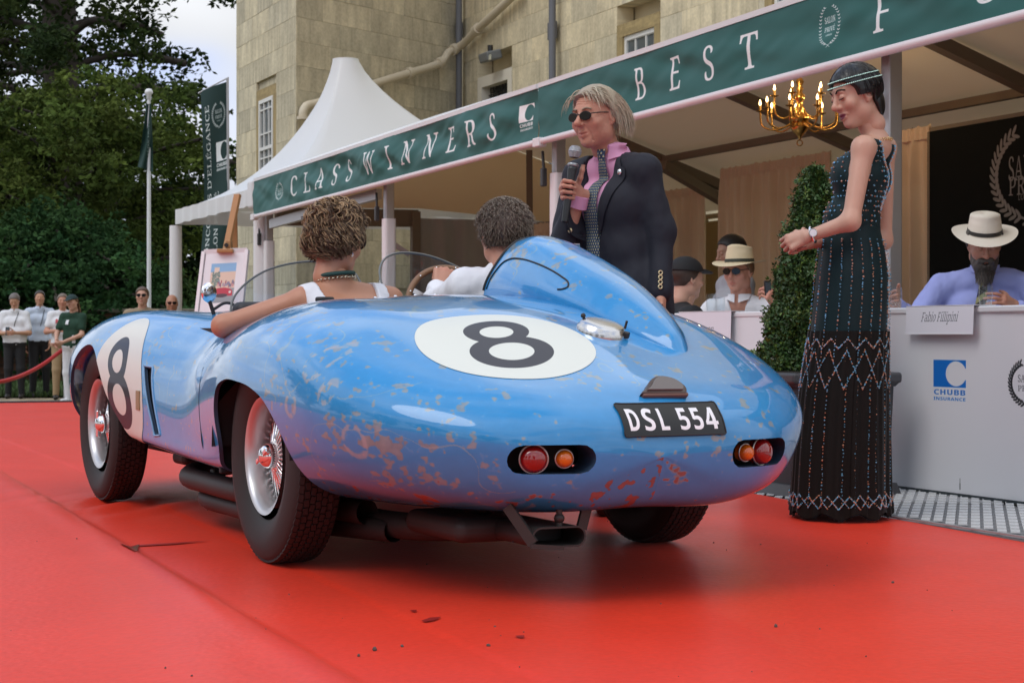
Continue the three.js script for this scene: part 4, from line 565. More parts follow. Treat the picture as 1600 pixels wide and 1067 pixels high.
const gb = (a, b, ca, cb, sa, sb) => Math.exp(-(((a - ca) / sa) ** 2) - ((b - cb) / sb) ** 2);
const paint = mat('#ffffff', 0.36, { clearcoat: 1, clearcoatRoughness: 0.035, specularIntensity: 0.5 });
paint.map = paintTex(1280, 1792, bodyAt,
  (A, b, a = (A - .1) / .8) => -0.022 + 0.085 * gb(a, b, 0.17, 0.80, 0.13, 0.10) + 0.06 * gb(a, b, 0.10, 0.88, 0.10, 0.06) + 0.035 * gb(a, b, 0.28, 0.70, 0.10, 0.12) + 0.07 * gb(a, b, 0.80, 0.82, 0.10, 0.12) + 0.05 * gb(a, b, 0.55, 0.86, 0.2, 0.05) + 0.03 * gb(a, b, 0.2, 0.3, 0.1, 0.2),
  (A, b, a = (A - .1) / .8) => -0.2 + 0.23 * sstep(0.10, 0.0, a) * sstep(0.68, 0.8, b) + 0.10 * sstep(0.90, 1.0, a) * sstep(0.68, 0.8, b));
{ // smoother clear coat over paint, dull where it flaked
  const W = 640, H = 896; paint.bumpMap = dataTex(W, H, (a, b) => { const [x, y, z] = bodyAt(a, b), v = 255 * fbm(x * 3 + 9, y * 3, z * 3 + 9, 3); return [v, v, v]; }, false, false); paint.bumpScale = 0.006;
}
const M = {
  black: mat([.012, .012, .013], 0.55), dark: mat([.02, .02, .022], 0.8), rubber: mat([.016, .015, .015], 0.62), alloy: mat([.60, .60, .61], 0.38, { metalness: .75 }), chrome: mat([.86, .86, .87], 0.07, { metalness: 1 }),
  pipe: mat([.045, .04, .038], 0.55, { metalness: 0.5 }), white: mat([.72, .72, .69], 0.35), glassy: mat([.78, .82, .84], 0.03, { transmission: .96, thickness: 0, ior: 1.52 }),
  cast: mat([.5, .49, .47], 0.35, { metalness: 1 }), wood: mat([.23, .12, .06], 0.5), leather: mat([.03, .03, .035], 0.6),
};
const car = thing('vintage_race_car', 'worn blue open racing car numbered 8 with a headrest fin, on the red carpet', 'racing car', CAR, CROT);
// openings
const archR = polyDist(spline2([[.405, .10], [.40, .255], [.345, .36], [.335, .48], [.29, .545], [.16, .578], [0, .576], [-.15, .560], [-.30, .515], [-.40, .43], [-.44, .30], [-.455, .16], [-.44, .05], [0, -.1], [.38, .02]], 90));
const archF = polyDist(spline2([[1.50, .30], [1.60, .325], [1.70, .39], [1.83, .49], [1.94, .588], [2.05, .655], [2.17, .684], [2.30, .665], [2.41, .59], [2.48, .47], [2.51, .36], [2.53, .2], [2.2, .05], [1.8, .05], [1.5, .15]], 90));
const cockpit = polyDist(spline2([[-.50, 1.02], [-.535, .80], [-.53, .55], [-.48, .37], [-.30, .30], [0, .31], [.3, .29], [.52, .37], [.57, .6], [.55, .85], [.48, 1.04], [.25, 1.12], [0, 1.08], [-.28, 1.12]], 80));
const ventL = polyDist([[1.405, .605], [1.315, .60], [1.175, .345], [1.245, .34]]);
const slot = (u, y, cu, cy, hw, r) => Math.hypot(Math.max(Math.abs(u - cu) - hw, 0), y - cy) - r;
const LAMPY = .384, LAMPL = -.322, LAMPR = .362;
const holes = (x, y, z) => {
  const v = -z; let f = 1;
  if (y < .75 && Math.abs(x) > .35) { f = Math.min(f, archR(v, y), archF(v, y), ventL(v, y)); }
  if (y > .62 && v > .2 && v < 1.3) f = Math.min(f, cockpit(x, v));
  if (v < -.9 && y < .52) f = Math.min(f, x < 0 ? slot(x, y, LAMPL, LAMPY, .078, .040) : slot(x, y, LAMPR, LAMPY, .082, .040));
  return f;
};
const shell = clip(bodyG, holes);
part('body', shell, paint, car);
part('panel_edge', rimStrip(shell, (x, y, z) => [x - Math.sign(x) * 0.014, y + (y > .6 ? -0.012 : 0), z + (z > 1 ? -0.13 : 0)]), mat([.03, .06, .11], .5), car);
{ // underside, wheel tubs and cockpit tub
  part('floor_pan', [rbox(.9, .05, 3.3, 0, .235, -1.25, .02), box(.07, .26, .8, -.44, .40, 0), box(.07, .26, .8, .44, .40, 0), box(.07, .34, .9, -.44, .44, -2.17), box(.07, .34, .9, .44, .44, -2.17)], M.dark, car);
  for (const s of [-1, 1]) for (const [v, yc] of [[0, .345], [2.175, .345]]) part('wheel_well', sheet(24, 4, (a, b) => { const t = Math.PI * a, sn = Math.sin(t); return [s * lerp(.42, lerp(v ? .74 : .79, v ? .68 : .70, sstep(.3, .75, sn)), b), yc + sn * .37, -v + Math.cos(t) * (v ? .345 : .40)]; }), M.dark, car);
  for (const s of [-1, 1]) part('wheel_well', rbox(.34, .16, .02, s * .58, .33, -.44, .005), M.dark, car);
  part('cockpit_tub', [box(1.16, .02, .86, 0, .42, -.7), box(.02, .34, .9, -.60, .58, -.7), box(.02, .34, .9, .60, .58, -.7), box(1.2, .38, .02, 0, .58, -.27), box(1.2, .34, .02, 0, .57, -1.13), box(.1, .2, .7, 0, .5, -.75)], M.dark, car);
  for (const s of [-1, 1]) part('lamp_recess', rbox(.30, .105, .16, s * .335, LAMPY, 1.02, .03), M.black, car);
}
part('dashboard', [rbox(1.0, .10, .10, 0, .80, -1.07, .03), rod([.28, .80, -1.01], [.28, .80, -1.0], .06, .06, 20), rod([.46, .80, -1.01], [.46, .80, -1.0], .045, .045, 20)], M.leather, car);
// roundels and the figure 8: print on the skin
function eight(bg) { return canvasTex(1024, 1024, (x, w) => { x.fillStyle = bg; x.fillRect(0, 0, w, w); x.fillStyle = '#0d1226'; const e = (cx, cy, rx, ry) => { x.beginPath(); x.ellipse(cx, cy, rx, ry, 0, 0, 7); x.fill(); }; e(512, 332, 202, 184); e(512, 640, 252, 226); x.fillStyle = bg; e(512, 338, 104, 92); e(512, 636, 136, 122); }); }
function roundel(inside, uvf, label, bg) {
  let g = clip(shell, inside); g = pushOut(g, 0.0016); const P = g.attributes.position, U = []; for (let i = 0; i < P.count; i++) U.push(...uvf(P.getX(i), P.getY(i), P.getZ(i))); g.setAttribute('uv', new THREE.Float32BufferAttribute(U, 2));
  const m = mat('#ffffff', .45, { clearcoat: .35, clearcoatRoughness: .08, specularIntensity: .3 }); m.map = eight(bg); part('roundel', g, m, car, label);
}
const RD = { u: -.245, v: -.765, r: .268 }, RS = { v: 1.68, y: .53, rv: .285, ry: .262, lean: .4 };
roundel((x, y, z) => y > .5 ? RD.r - Math.hypot(x - RD.u, -z - RD.v) : -1, (x, y, z) => [.5 + (x - RD.u - .16 * (-z - RD.v)) / RD.r / 2, .5 + (-z - RD.v) / RD.r / 2], 'white roundel with dark 8 on the rear deck', '#d6d8cf');
for (const s of [-1, 1]) roundel((x, y, z) => x * s > .5 ? 1 - Math.hypot((-z - RS.v - RS.lean * (y - RS.y)) / RS.rv, (y - RS.y) / RS.ry) : -1, (x, y, z) => [.5 + (-z - RS.v - RS.lean * (y - RS.y)) * s / RS.rv / 2, .5 + (y - RS.y) / RS.ry / 2], 'cream roundel with dark 8 on the front wing', '#d0d1c8');
// ---- headrest fin: a hollow hump behind the driver, running out on the deck
const FIN = [[.30, .132, 1.035], [.27, .135, 1.062], [.20, .14, 1.075], [.08, .145, 1.062], [-.09, .145, 1.018], [-.27, .136, .962], [-.445, .116, .898], [-.61, .088, .822], [-.73, .055, .758], [-.79, .03, .715], [-.83, .008, .66]];
const finC = (v) => .35 - .02 * clamp((.3 - v) / 1.2, 0, 1);
const finAt = (v) => { const ts = FIN.map((f) => -f[0]); return [1, 2].map((k) => hermite(ts, (i) => FIN[i][k], -v)); };
const deckCache = []; for (let i = 0; i <= 30; i++) { deckCache[i] = []; for (let j = 0; j <= 20; j++) deckCache[i][j] = deckY(.02 + .66 * j / 20, .40 - 1.42 * i / 30); }
const deckQ = (u, v) => { const a = clamp((.40 - v) / 1.42 * 30, 0, 29.999), b = clamp((u - .02) / .66 * 20, 0, 19.999), i = Math.floor(a), j = Math.floor(b); return lerp(lerp(deckCache[i][j], deckCache[i][j + 1], b - j), lerp(deckCache[i + 1][j], deckCache[i + 1][j + 1], b - j), a - i); };
function finPt(a, b) { // a round the hump, b back along it; the mouth leans back toward its top
  const th = Math.PI * a, cs = Math.cos(th), sn = Math.sin(th), flare = Math.pow(Math.abs(cs), 9) * .03;
  const v0 = lerp(.255, -.83, b), [w, top] = finAt(v0), v = v0 + (1 - b) * (1 - b) * .05 * (sn - 1) * -1 * (b < 0.2 ? 1 : 1) - (1 - b) ** 6 * .02 * sn;
  const u = finC(v) - cs * (w * Math.pow(Math.abs(cs), -.16) * (Math.abs(cs) > 1e-6 ? 1 : 0) + flare * Math.min(1, w / .1)), d = deckQ(u, v) - .006;
  return [Math.abs(cs) > 1e-6 ? u : finC(v), Math.max(d, d + (top - d) * Math.pow(sn, .78)), -v];
}
const finG = sheet(72, 110, finPt, (a, b) => [a, b]);
const finPaint = paint.clone(); finPaint.map = paintTex(640, 768, (a, b) => finPt(a, b), (a, b) => -.03 + .16 * gb(a, b, .3, .08, .1, .12) + .07 * gb(a, b, .35, .4, .2, .3), () => -1); finPaint.roughnessMap = finPaint.bumpMap = null;
const fin = part('headrest_fin', finG, finPaint, car);
{
  const mouth = []; for (let i = 2; i <= 70; i++) { const p = finPt(i / 72, 0); mouth.push([p[0], p[1], p[2] - .002]); }
  part('edge_trim', tube(mouth, .007, 90, 8), M.black, fin);
  part('fin_lining', sheet(40, 20, (a, b) => { const p = finPt(a, b * .5); return [finC(0) + (p[0] - finC(0)) * .94, p[1] - .012, p[2] + .004]; }), M.dark, fin);
  part('head_pad', rbox(.2, .16, .08, .34, .93, -.2, .03), M.leather, fin);
  const seam = [[.03, .02], [.085, .03], [.155, .055], [.185, .10], [.20, .18], [.205, .28], [.20, .38], [.185, .46], [.165, .51], [.13, .525], [.10, .51], [.085, .49]].map(([a, b]) => finPt(a, b));
  part('panel_seam', tube(seam.map((p) => [p[0] - .001, p[1] + .001, p[2]]), .0032, 90, 6), M.black, fin);
}
// ---- glazing
function screen(pts, h, lean, sk) { // a bent perspex sheet standing on the scuttle
  const c = new THREE.CatmullRomCurve3(pts.map((p) => new V3(p[0], 0, -p[1])), false, 'centripetal');
  const e = (a) => Math.pow(Math.sin(Math.PI * Math.pow(clamp(a, 0, 1), sk)), .9);
  const f = (a, b) => { const p = c.getPoint(a), y0 = pts[0][2] + (pts[pts.length - 1][2] - pts[0][2]) * a; return [p.x, y0 + h * b * e(a), p.z + lean * b * e(a)]; };
  return { g: sheet(48, 8, f), rim: Array.from({ length: 49 }, (_, i) => f(i / 48, 1)) };
}
for (const [pts, h, lean, sk] of [[[[-.545, .98, .76], [-.50, 1.10, .79], [-.36, 1.2, .8], [-.16, 1.2, .83], [-.03, 1.08, .83], [0, .96, .83]], .21, .07, 1.25], [[[.02, .80, .83], [.04, .98, .83], [.16, 1.14, .83], [.36, 1.19, .83], [.52, 1.1, .8], [.56, .9, .77]], .25, .07, 1]]) {
  const s = screen(pts, h, lean, sk), w = part('windscreen', s.g, M.glassy, car); part('windscreen_rim', tube(s.rim, .0045, 60, 6), mat([.12, .13, .13], .3), w);
}
// mirror on the left wing
{ const m = thingPart('wing_mirror', car); const b = [-.50, deckY(-.5, 1.33), -1.33]; part('mirror_head', xf(new THREE.SphereGeometry(.038, 20, 14), b[0] - .02, b[1] + .085, b[2], 0, .4, 0, 1, 1.05, .35), M.chrome, m); part('mirror_stalk', [tube([b, [b[0] - .01, b[1] + .03, b[2]], [b[0] - .02, b[1] + .06, b[2]]], .008), tube([[b[0], b[1] + .02, b[2]], [b[0] + .05, b[1] + .045, b[2] - .01], [b[0] + .09, b[1] + .035, b[2] - .02], [b[0] + .10, b[1], b[2] - .02]], .006)], M.pipe, m); }
function thingPart(name, parent) { const g = new THREE.Group(); g.name = name; parent.add(g); return g; }
// ---- steering wheel
{ const sw = thingPart('steering_wheel', car); sw.position.set(.34, .815, -.93); sw.rotation.x = -.35; part('rim', new THREE.TorusGeometry(.185, .0125, 10, 60), M.wood, sw); const sp = []; for (let k = 0; k < 3; k++) sp.push(beam([0, 0, 0], [.175 * Math.cos(k * 2.094 + .52), .175 * Math.sin(k * 2.094 + .52), 0], .004, .022)); part('spokes', [...sp, rod([0, 0, -.03], [0, 0, .015], .03, .03, 16)], M.alloy, sw); const rv = []; for (let k = 0; k < 14; k++) rv.push(xf(new THREE.SphereGeometry(.0042, 8, 6), .185 * Math.cos(k * .449), .185 * Math.sin(k * .449), .012)); part('rivets', rv, M.chrome, sw); }
// ---- wheels
const SPOKE = rod([0, 0, 0], [0, 1, 0], .0028, .0028, 6);
function wheel(u, v, R, W, side, front, detail) {
  const w = thingPart('wheel', car); w.position.set(u, roadAt(v) + R, -v); w.rotation.y = side < 0 ? 0 : Math.PI; // local -x is the outer face
  const o = -W / 2, rr = .212, prof = [[.205, o + .022], [.222, o + .010], [.245, o + .000], [.275, o - .006], [.300, o - .004], [R - .022, o + .006], [R - .010, o + .018], [R - .006, o + .026], [R - .006, -o - .026], [R - .010, -o - .018], [R - .022, -o - .006], [.275, -o + .006], [.222, -o - .010], [.205, -o - .022]];
  const tyre = lathe(prof, 96).rotateZ(Math.PI / 2);   // axis onto x (lathe y -> -x)
  const ty = part('tyre', xf(tyre, 0, 0, 0), M.rubber, w);
  // tread: rows of blocks parted by grooves
  const bl = [], rows = front ? 6 : 7, n = 76, bw = (W - .03) / rows;
  for (let k = 0; k < rows; k++) for (let i = 0; i < n; i++) { const edge = k === 0 || k === rows - 1, a = (i + (k % 2) * .5 + k * .12) / n * Math.PI * 2, g = box(bw - .0035, .011, 2 * Math.PI * R / n - .0045, 0, 0, 0, 0, (k % 2 ? .16 : -.16), edge ? (k ? -.18 : .18) : 0); g.translate(o + .015 + (k + .5) * bw, R - .0055 - (edge ? .003 : 0), 0); bl.push(g.applyMatrix4(new M4().makeRotationX(a))); }
  const tr = part('tread', bl, M.rubber, ty); tr.userData.kind = 'stuff';
  if (!detail) { part('hub', rod([-.05, 0, 0], [.05, 0, 0], .16, .16, 24), M.dark, w); return; }
  const rim = lathe([[.216, o + .016], [.2215, o + .008], [.217, o + .001], [.205, o + .004], [.200, o + .014], [.198, o + .034], [.186, o + .040], [.182, o + .062], [.172, o + .070], [.168, o + .10], [.168, -o - .02], [.19, -o - .01]], 96).rotateZ(Math.PI / 2);
  part('rim', rim, M.alloy, w);
  const drum = part('brake_drum', rod([.0, 0, 0], [.07, 0, 0], .152, .152, 40), M.pipe, w); void drum;
  const hub = part('hub', [rod([o + .035, 0, 0], [.01, 0, 0], .038, .05, 28), rod([o + .10, 0, 0], [o + .11, 0, 0], .058, .06, 28)], M.alloy, w);
  part('knock_off', [lathe([[.0, 0], [.018, .002], [.032, .012], [.040, .026], [.042, .040], [.034, .048]], 32).rotateZ(-Math.PI / 2).translate(o - .004, 0, 0), rbox(.018, .115, .020, o + .010, 0, 0, .006, 0, 0, 0).applyMatrix4(new M4().makeRotationX(front ? .06 : 1.15)), ], M.chrome, hub);
  const put = (a, b) => { const m = part('spoke', SPOKE, M.chrome, w), d = b.clone().sub(a), L = d.length(); m.position.copy(a); m.quaternion.setFromUnitVectors(new V3(0, 1, 0), d.normalize()); m.scale.set(1, L, 1); };
  const pol = (x, r, a) => new V3(x, r * Math.cos(a), r * Math.sin(a));
  for (let i = 0; i < 24; i++) for (const d of [-1, 1]) { const a = (i + .25 * d) / 24 * 2 * Math.PI; put(pol(o + .048, .040, a), pol(o + .088, .171, a + d * .20)); }
  for (let i = 0; i < 16; i++) for (const d of [-1, 1]) { const a = (i + .25 * d) / 16 * 2 * Math.PI; put(pol(o + .105, .056, a), pol(o + .095, .171, a + d * .34)); }
  const nip = []; for (let i = 0; i < 48; i++) { const a = i / 48 * 2 * Math.PI; nip.push(rod(pol(o + .090, .168, a), pol(o + .084, .155, a), .0042, .0034, 6)); }
  part('spoke_nipples', nip, M.chrome, w);
}
wheel(-.668, 0, .345, .165, -1, false, true); wheel(.70, 0, .345, .165, 1, false, false);
wheel(-.690, 2.175, .328, .145, -1, true, true); wheel(.66, 2.175, .328, .145, 1, true, false);
// ---- tail details. A point on the tail found along the length of the car
const ray = new THREE.Raycaster(), bodyMesh = new THREE.Mesh(bodyG, new THREE.MeshBasicMaterial({ side: THREE.DoubleSide }));
const tailHit = (u, y) => { ray.set(new V3(u, y, 4), new V3(0, 0, -1)); const h = ray.intersectObject(bodyMesh)[0]; return h ? h.point.z : 1.2; };
const topHit = (u, v) => { ray.set(new V3(u, 3, -v), new V3(0, -1, 0)); const h = ray.intersectObject(bodyMesh)[0]; return h ? { p: h.point, n: h.face.normal.clone().multiplyScalar(Math.sign(h.face.normal.y) || 1) } : { p: new V3(u, .6, -v), n: new V3(0, 1, 0) }; };
{ // plate
  const cu = .047, cy = .488, w = .33, h = .088, N = 14, R = 4, zf = (u, y) => tailHit(u, y) + .007;
  const z = []; for (let j = 0; j <= R; j++) { z[j] = []; for (let i = 0; i <= N; i++) z[j][i] = zf(cu + (i / N - .5) * w, cy + (j / R - .5) * h); }
  const g = sheet(N, R, (a, b) => [cu + (a - .5) * w, cy + (b - .5) * h, z[Math.round(b * R)][Math.round(a * N)]]);
  const m = mat('#ffffff', .38); m.map = canvasTex(1024, 284, (x, W, H) => { x.fillStyle = '#0b0b0d'; x.fillRect(0, 0, W, H); x.fillStyle = '#e9e9ec'; x.textAlign = 'center'; x.textBaseline = 'middle'; x.font = 'bold 250px sans-serif'; const put = (s, cx, wd) => { x.save(); x.translate(cx, H / 2 + 2); const mw = x.measureText(s).width; x.scale(wd / mw, 1.06); x.fillText(s, 0, 0); x.restore(); }; put('D', 105, 130); put('S', 255, 128); put('L', 398, 108); put('5', 610, 124); put('5', 752, 124); put('4', 902, 138); });
  const pl = part('number_plate', g, m, car, 'black plate reading DSL 554');
  const edge = []; for (let i = 0; i <= N; i++) edge.push([cu + (i / N - .5) * w, cy - h / 2, z[0][i]]); for (let j = 1; j <= R; j++) edge.push([cu + w / 2, cy - h / 2 + j / R * h, z[j][N]]); for (let i = N - 1; i >= 0; i--) edge.push([cu + (i / N - .5) * w, cy + h / 2, z[R][i]]); for (let j = R - 1; j > 0; j--) edge.push([cu - w / 2, cy - h / 2 + j / R * h, z[j][0]]);
  part('plate_edge', tube(edge, .0022, 120, 6, true), M.black, pl);
  // plate lamp above it
  const lu = .058, ly = .558, lz = tailHit(lu, ly), lamp = thingPart('plate_lamp', car); lamp.position.set(lu, ly, lz); lamp.rotation.x = -.62;
  const hood = new THREE.Shape(); hood.moveTo(-.072, 0); hood.quadraticCurveTo(-.05, .012, -.038, .032); hood.quadraticCurveTo(-.018, .052, .0, .052); hood.quadraticCurveTo(.045, .048, .066, .02); hood.quadraticCurveTo(.07, .008, .062, 0); hood.lineTo(-.072, 0);
  part('lamp_hood', xf(new THREE.ExtrudeGeometry(hood, { depth: .03, bevelEnabled: true, bevelSize: .006, bevelThickness: .006, bevelSegments: 3, curveSegments: 16 }), 0, -.012, -.012), mat([.11, .085, .075], .4, { metalness: .6 }), lamp);
  part('lamp_lens', xf(new THREE.ExtrudeGeometry(hood, { depth: .006, bevelEnabled: true, bevelSize: .002, bevelThickness: .003, curveSegments: 16 }), .002, -.006, .022, 0, 0, 0, .84, .84, 1), mat([.16, .15, .14], .25), lamp);
  part('lamp_base', rbox(.15, .014, .02, 0, -.016, .012, .006), mat([.15, .08, .06], .5), lamp);
}
for (const s of [-1, 1]) { // rear lamps behind their slots
  const red = thingPart('tail_lamp', car), amb = thingPart('indicator_lamp', car), ur = s < 0 ? -.360 : .385, ua = s < 0 ? -.277 : .318, zr = tailHit(ur, LAMPY) - .034, za = tailHit(ua, LAMPY) - .036;
  red.position.set(ur, LAMPY, zr); amb.position.set(ua, LAMPY, za); red.rotation.y = s * .35; amb.rotation.y = s * .2;
  const dome = (r, h, m, p) => part('lens', lathe([[r, -.02], [r, 0], [r * .93, h * .45], [r * .72, h * .8], [r * .38, h * .96], [0, h]], 40).rotateX(Math.PI / 2), m, p);
  dome(.0385, .03, mat([.22, .006, .006], .12, { clearcoat: 1 }), red); part('bezel', new THREE.TorusGeometry(.0395, .003, 8, 40), M.cast, red);
  dome(.0245, .024, mat([.75, .17, .008], .15, { clearcoat: 1, transmission: .25 }), amb); part('bezel', new THREE.TorusGeometry(.0255, .0022, 8, 40), M.cast, amb);
}
{ // fuel filler
  const { p, n } = topHit(.115, -.70), f = thingPart('fuel_filler', car); f.position.copy(p); f.quaternion.setFromUnitVectors(new V3(0, 1, 0), n.normalize());
  part('filler_cap', lathe([[0, .034], [.045, .033], [.062, .030], [.070, .024], [.073, .014], [.078, .010], [.08, -.004]], 56), mat([.6, .6, .6], .22, { metalness: 1 }), f);
  part('hinge', [rbox(.026, .02, .02, .055, .012, .05, .004, 0, -.8), rod([.052, .03, .045], [.052, .055, .047], .004), xf(new THREE.SphereGeometry(.008, 10, 8), -.05, .035, -.045)], M.pipe, f);
}
// vent frame, badge, door seam; snaps along the tonneau edge
{
  const sideX = (v, y) => { ray.set(new V3(-3, y, -v), new V3(1, 0, 0)); const h = ray.intersectObject(bodyMesh)[0]; return h ? h.point.x : -.76; };
  { const big = polyDist([[1.45, .64], [1.28, .63], [1.13, .31], [1.28, .31]]); part('side_vent', pushOut(clip(bodyG, (x, y, z) => x < -.5 ? -big(-z, y) : -1), -.02), M.black, car); }
  const vt = [[1.405, .605], [1.315, .60], [1.175, .345], [1.245, .34]]; const loop = []; for (let k = 0; k < 4; k++) for (let i = 0; i < 6; i++) { const a = vt[k], b = vt[(k + 1) % 4], t = i / 6, v = lerp(a[0], b[0], t), y = lerp(a[1], b[1], t); loop.push([sideX(v, y) - .001, y, -v]); }
  part('vent_edge', tube(loop, .0045, 96, 6, true), mat([.16, .33, .55], .3), car);
  part('door_seam', tube([.265, .33, .4, .48, .55, .61].map((y) => { const v = .588 + (y - .26) * .13; return [sideX(v, y) + .0005, y, -v]; }), .0022, 40, 5), M.black, car);
  part('badge', rbox(.004, .075, .05, sideX(1.43, .47) - .002, .47, -1.43, .001), mat([.35, .26, .12], .35, { metalness: .6 }), car);
  const sn = []; for (let i = 0; i < 12; i++) { const u = -.48 + i * .075, y = topHit(u, .245); if (u > .16) break; sn.push(xf(new THREE.SphereGeometry(.007, 10, 6), y.p.x, y.p.y + .001, y.p.z, 0, 0, 0, 1, .5, 1)); }
  part('snap_fasteners', sn, M.chrome, car);
  part('tonneau_roll', rbox(.06, .02, .04, -.43, deckY(-.43, .27) + .008, -.27, .008, 0, .3), M.black, car);
}
// ---- exhausts and tail bracket under the car
part('exhaust_pipe', [tube([[-.30, .22, -1.42], [-.52, .20, -1.36], [-.63, .185, -1.22], [-.645, .18, -.9], [-.62, .175, -.3], [-.5, .17, .3]], .040, 60, 14), tube([[-.36, .15, -1.30], [-.52, .12, -1.24], [-.60, .11, -1.08], [-.60, .105, -.8], [-.57, .105, -.2], [-.45, .12, .4]], .037, 60, 14), rbox(.05, .12, .05, -.6, .17, -.95, .01), rbox(.1, .05, .16, -.55, .235, -1.5, .02)], M.pipe, car);
{ const t = thingPart('tail_pipe', car); const s = new THREE.Shape(); const a = .029, L = .055; s.absarc(L, 0, a, -Math.PI / 2, Math.PI / 2); s.absarc(-L, 0, a, Math.PI / 2, Math.PI * 1.5);
  const inner = new THREE.Path(); inner.absarc(L, 0, a - .005, -Math.PI / 2, Math.PI / 2); inner.absarc(-L, 0, a - .005, Math.PI / 2, Math.PI * 1.5); s.holes.push(inner);
  part('silencer_tip', xf(new THREE.ExtrudeGeometry(s, { depth: .3, bevelEnabled: false, curveSegments: 14 }), -.27, .165, .86), M.pipe, t);
  part('silencer_end', box(.15, .05, .01, -.27, .165, 1.02), M.black, t);
  part('silencer', [tube([[-.45, .13, .1], [-.42, .14, .5], [-.32, .165, .8]], .042, 30, 14), rbox(.26, .07, .4, -.34, .165, .72, .03)], M.pipe, t);
  part('bracket', [beam([-.40, .25, 1.10], [-.35, .15, 1.16], .012, .03), beam([-.36, .145, 1.165], [-.26, .135, 1.165], .01, .012)], M.pipe, t); part('bracket', beam([-.16, .25, 1.12], [-.18, .18, 1.12], .012, .03), M.pipe, t);
  part('bolt', [rod([-.26, .24, 1.14], [-.26, .19, 1.14], .009), xf(new THREE.SphereGeometry(.015, 12, 8), -.26, .215, 1.14)], M.pipe, t); }
// ---------- people ----------
const blob = (pr, k) => (x, y, z) => { let d = pr[0](x, y, z); for (let i = 1; i < pr.length; i++) d = smin(d, pr[i](x, y, z), k); return d; };
const add = (a, b, s = 1) => [a[0] + b[0] * s, a[1] + b[1] * s, a[2] + b[2] * s], mix = (a, b, t) => [lerp(a[0], b[0], t), lerp(a[1], b[1], t), lerp(a[2], b[2], t)];
const basis = (x, y, z, o) => new M4().makeBasis(v3(x), v3(y), v3(z)).setPosition(...o);
const yawM = (o, yaw, pitch = 0, roll = 0) => new M4().compose(v3(o), new THREE.Quaternion().setFromEuler(new THREE.Euler(pitch, yaw, roll, 'YXZ')), new V3(1, 1, 1));
const skinMat = new Map();
function skinM(rough = .5) { if (!skinMat.has(rough)) skinMat.set(rough, mat('#ffffff', rough, { vertexColors: true, sheen: .15, sheenRoughness: .5, sheenColor: lin(1, .6, .45) })); return skinMat.get(rough); }
const clothM = new Map();
function cloth(c, rough = .85, o = {}) { const k = c.join() + rough + JSON.stringify(o); if (!clothM.has(k)) { const m = mat(c, rough, o); clothM.set(k, m); } return clothM.get(k); }
const tint = (g, c) => { const n = g.attributes.position.count, a = new Float32Array(n * 3); for (let i = 0; i < n; i++) a.set(c, i * 3); g.setAttribute('color', new THREE.BufferAttribute(a, 3)); return g; };
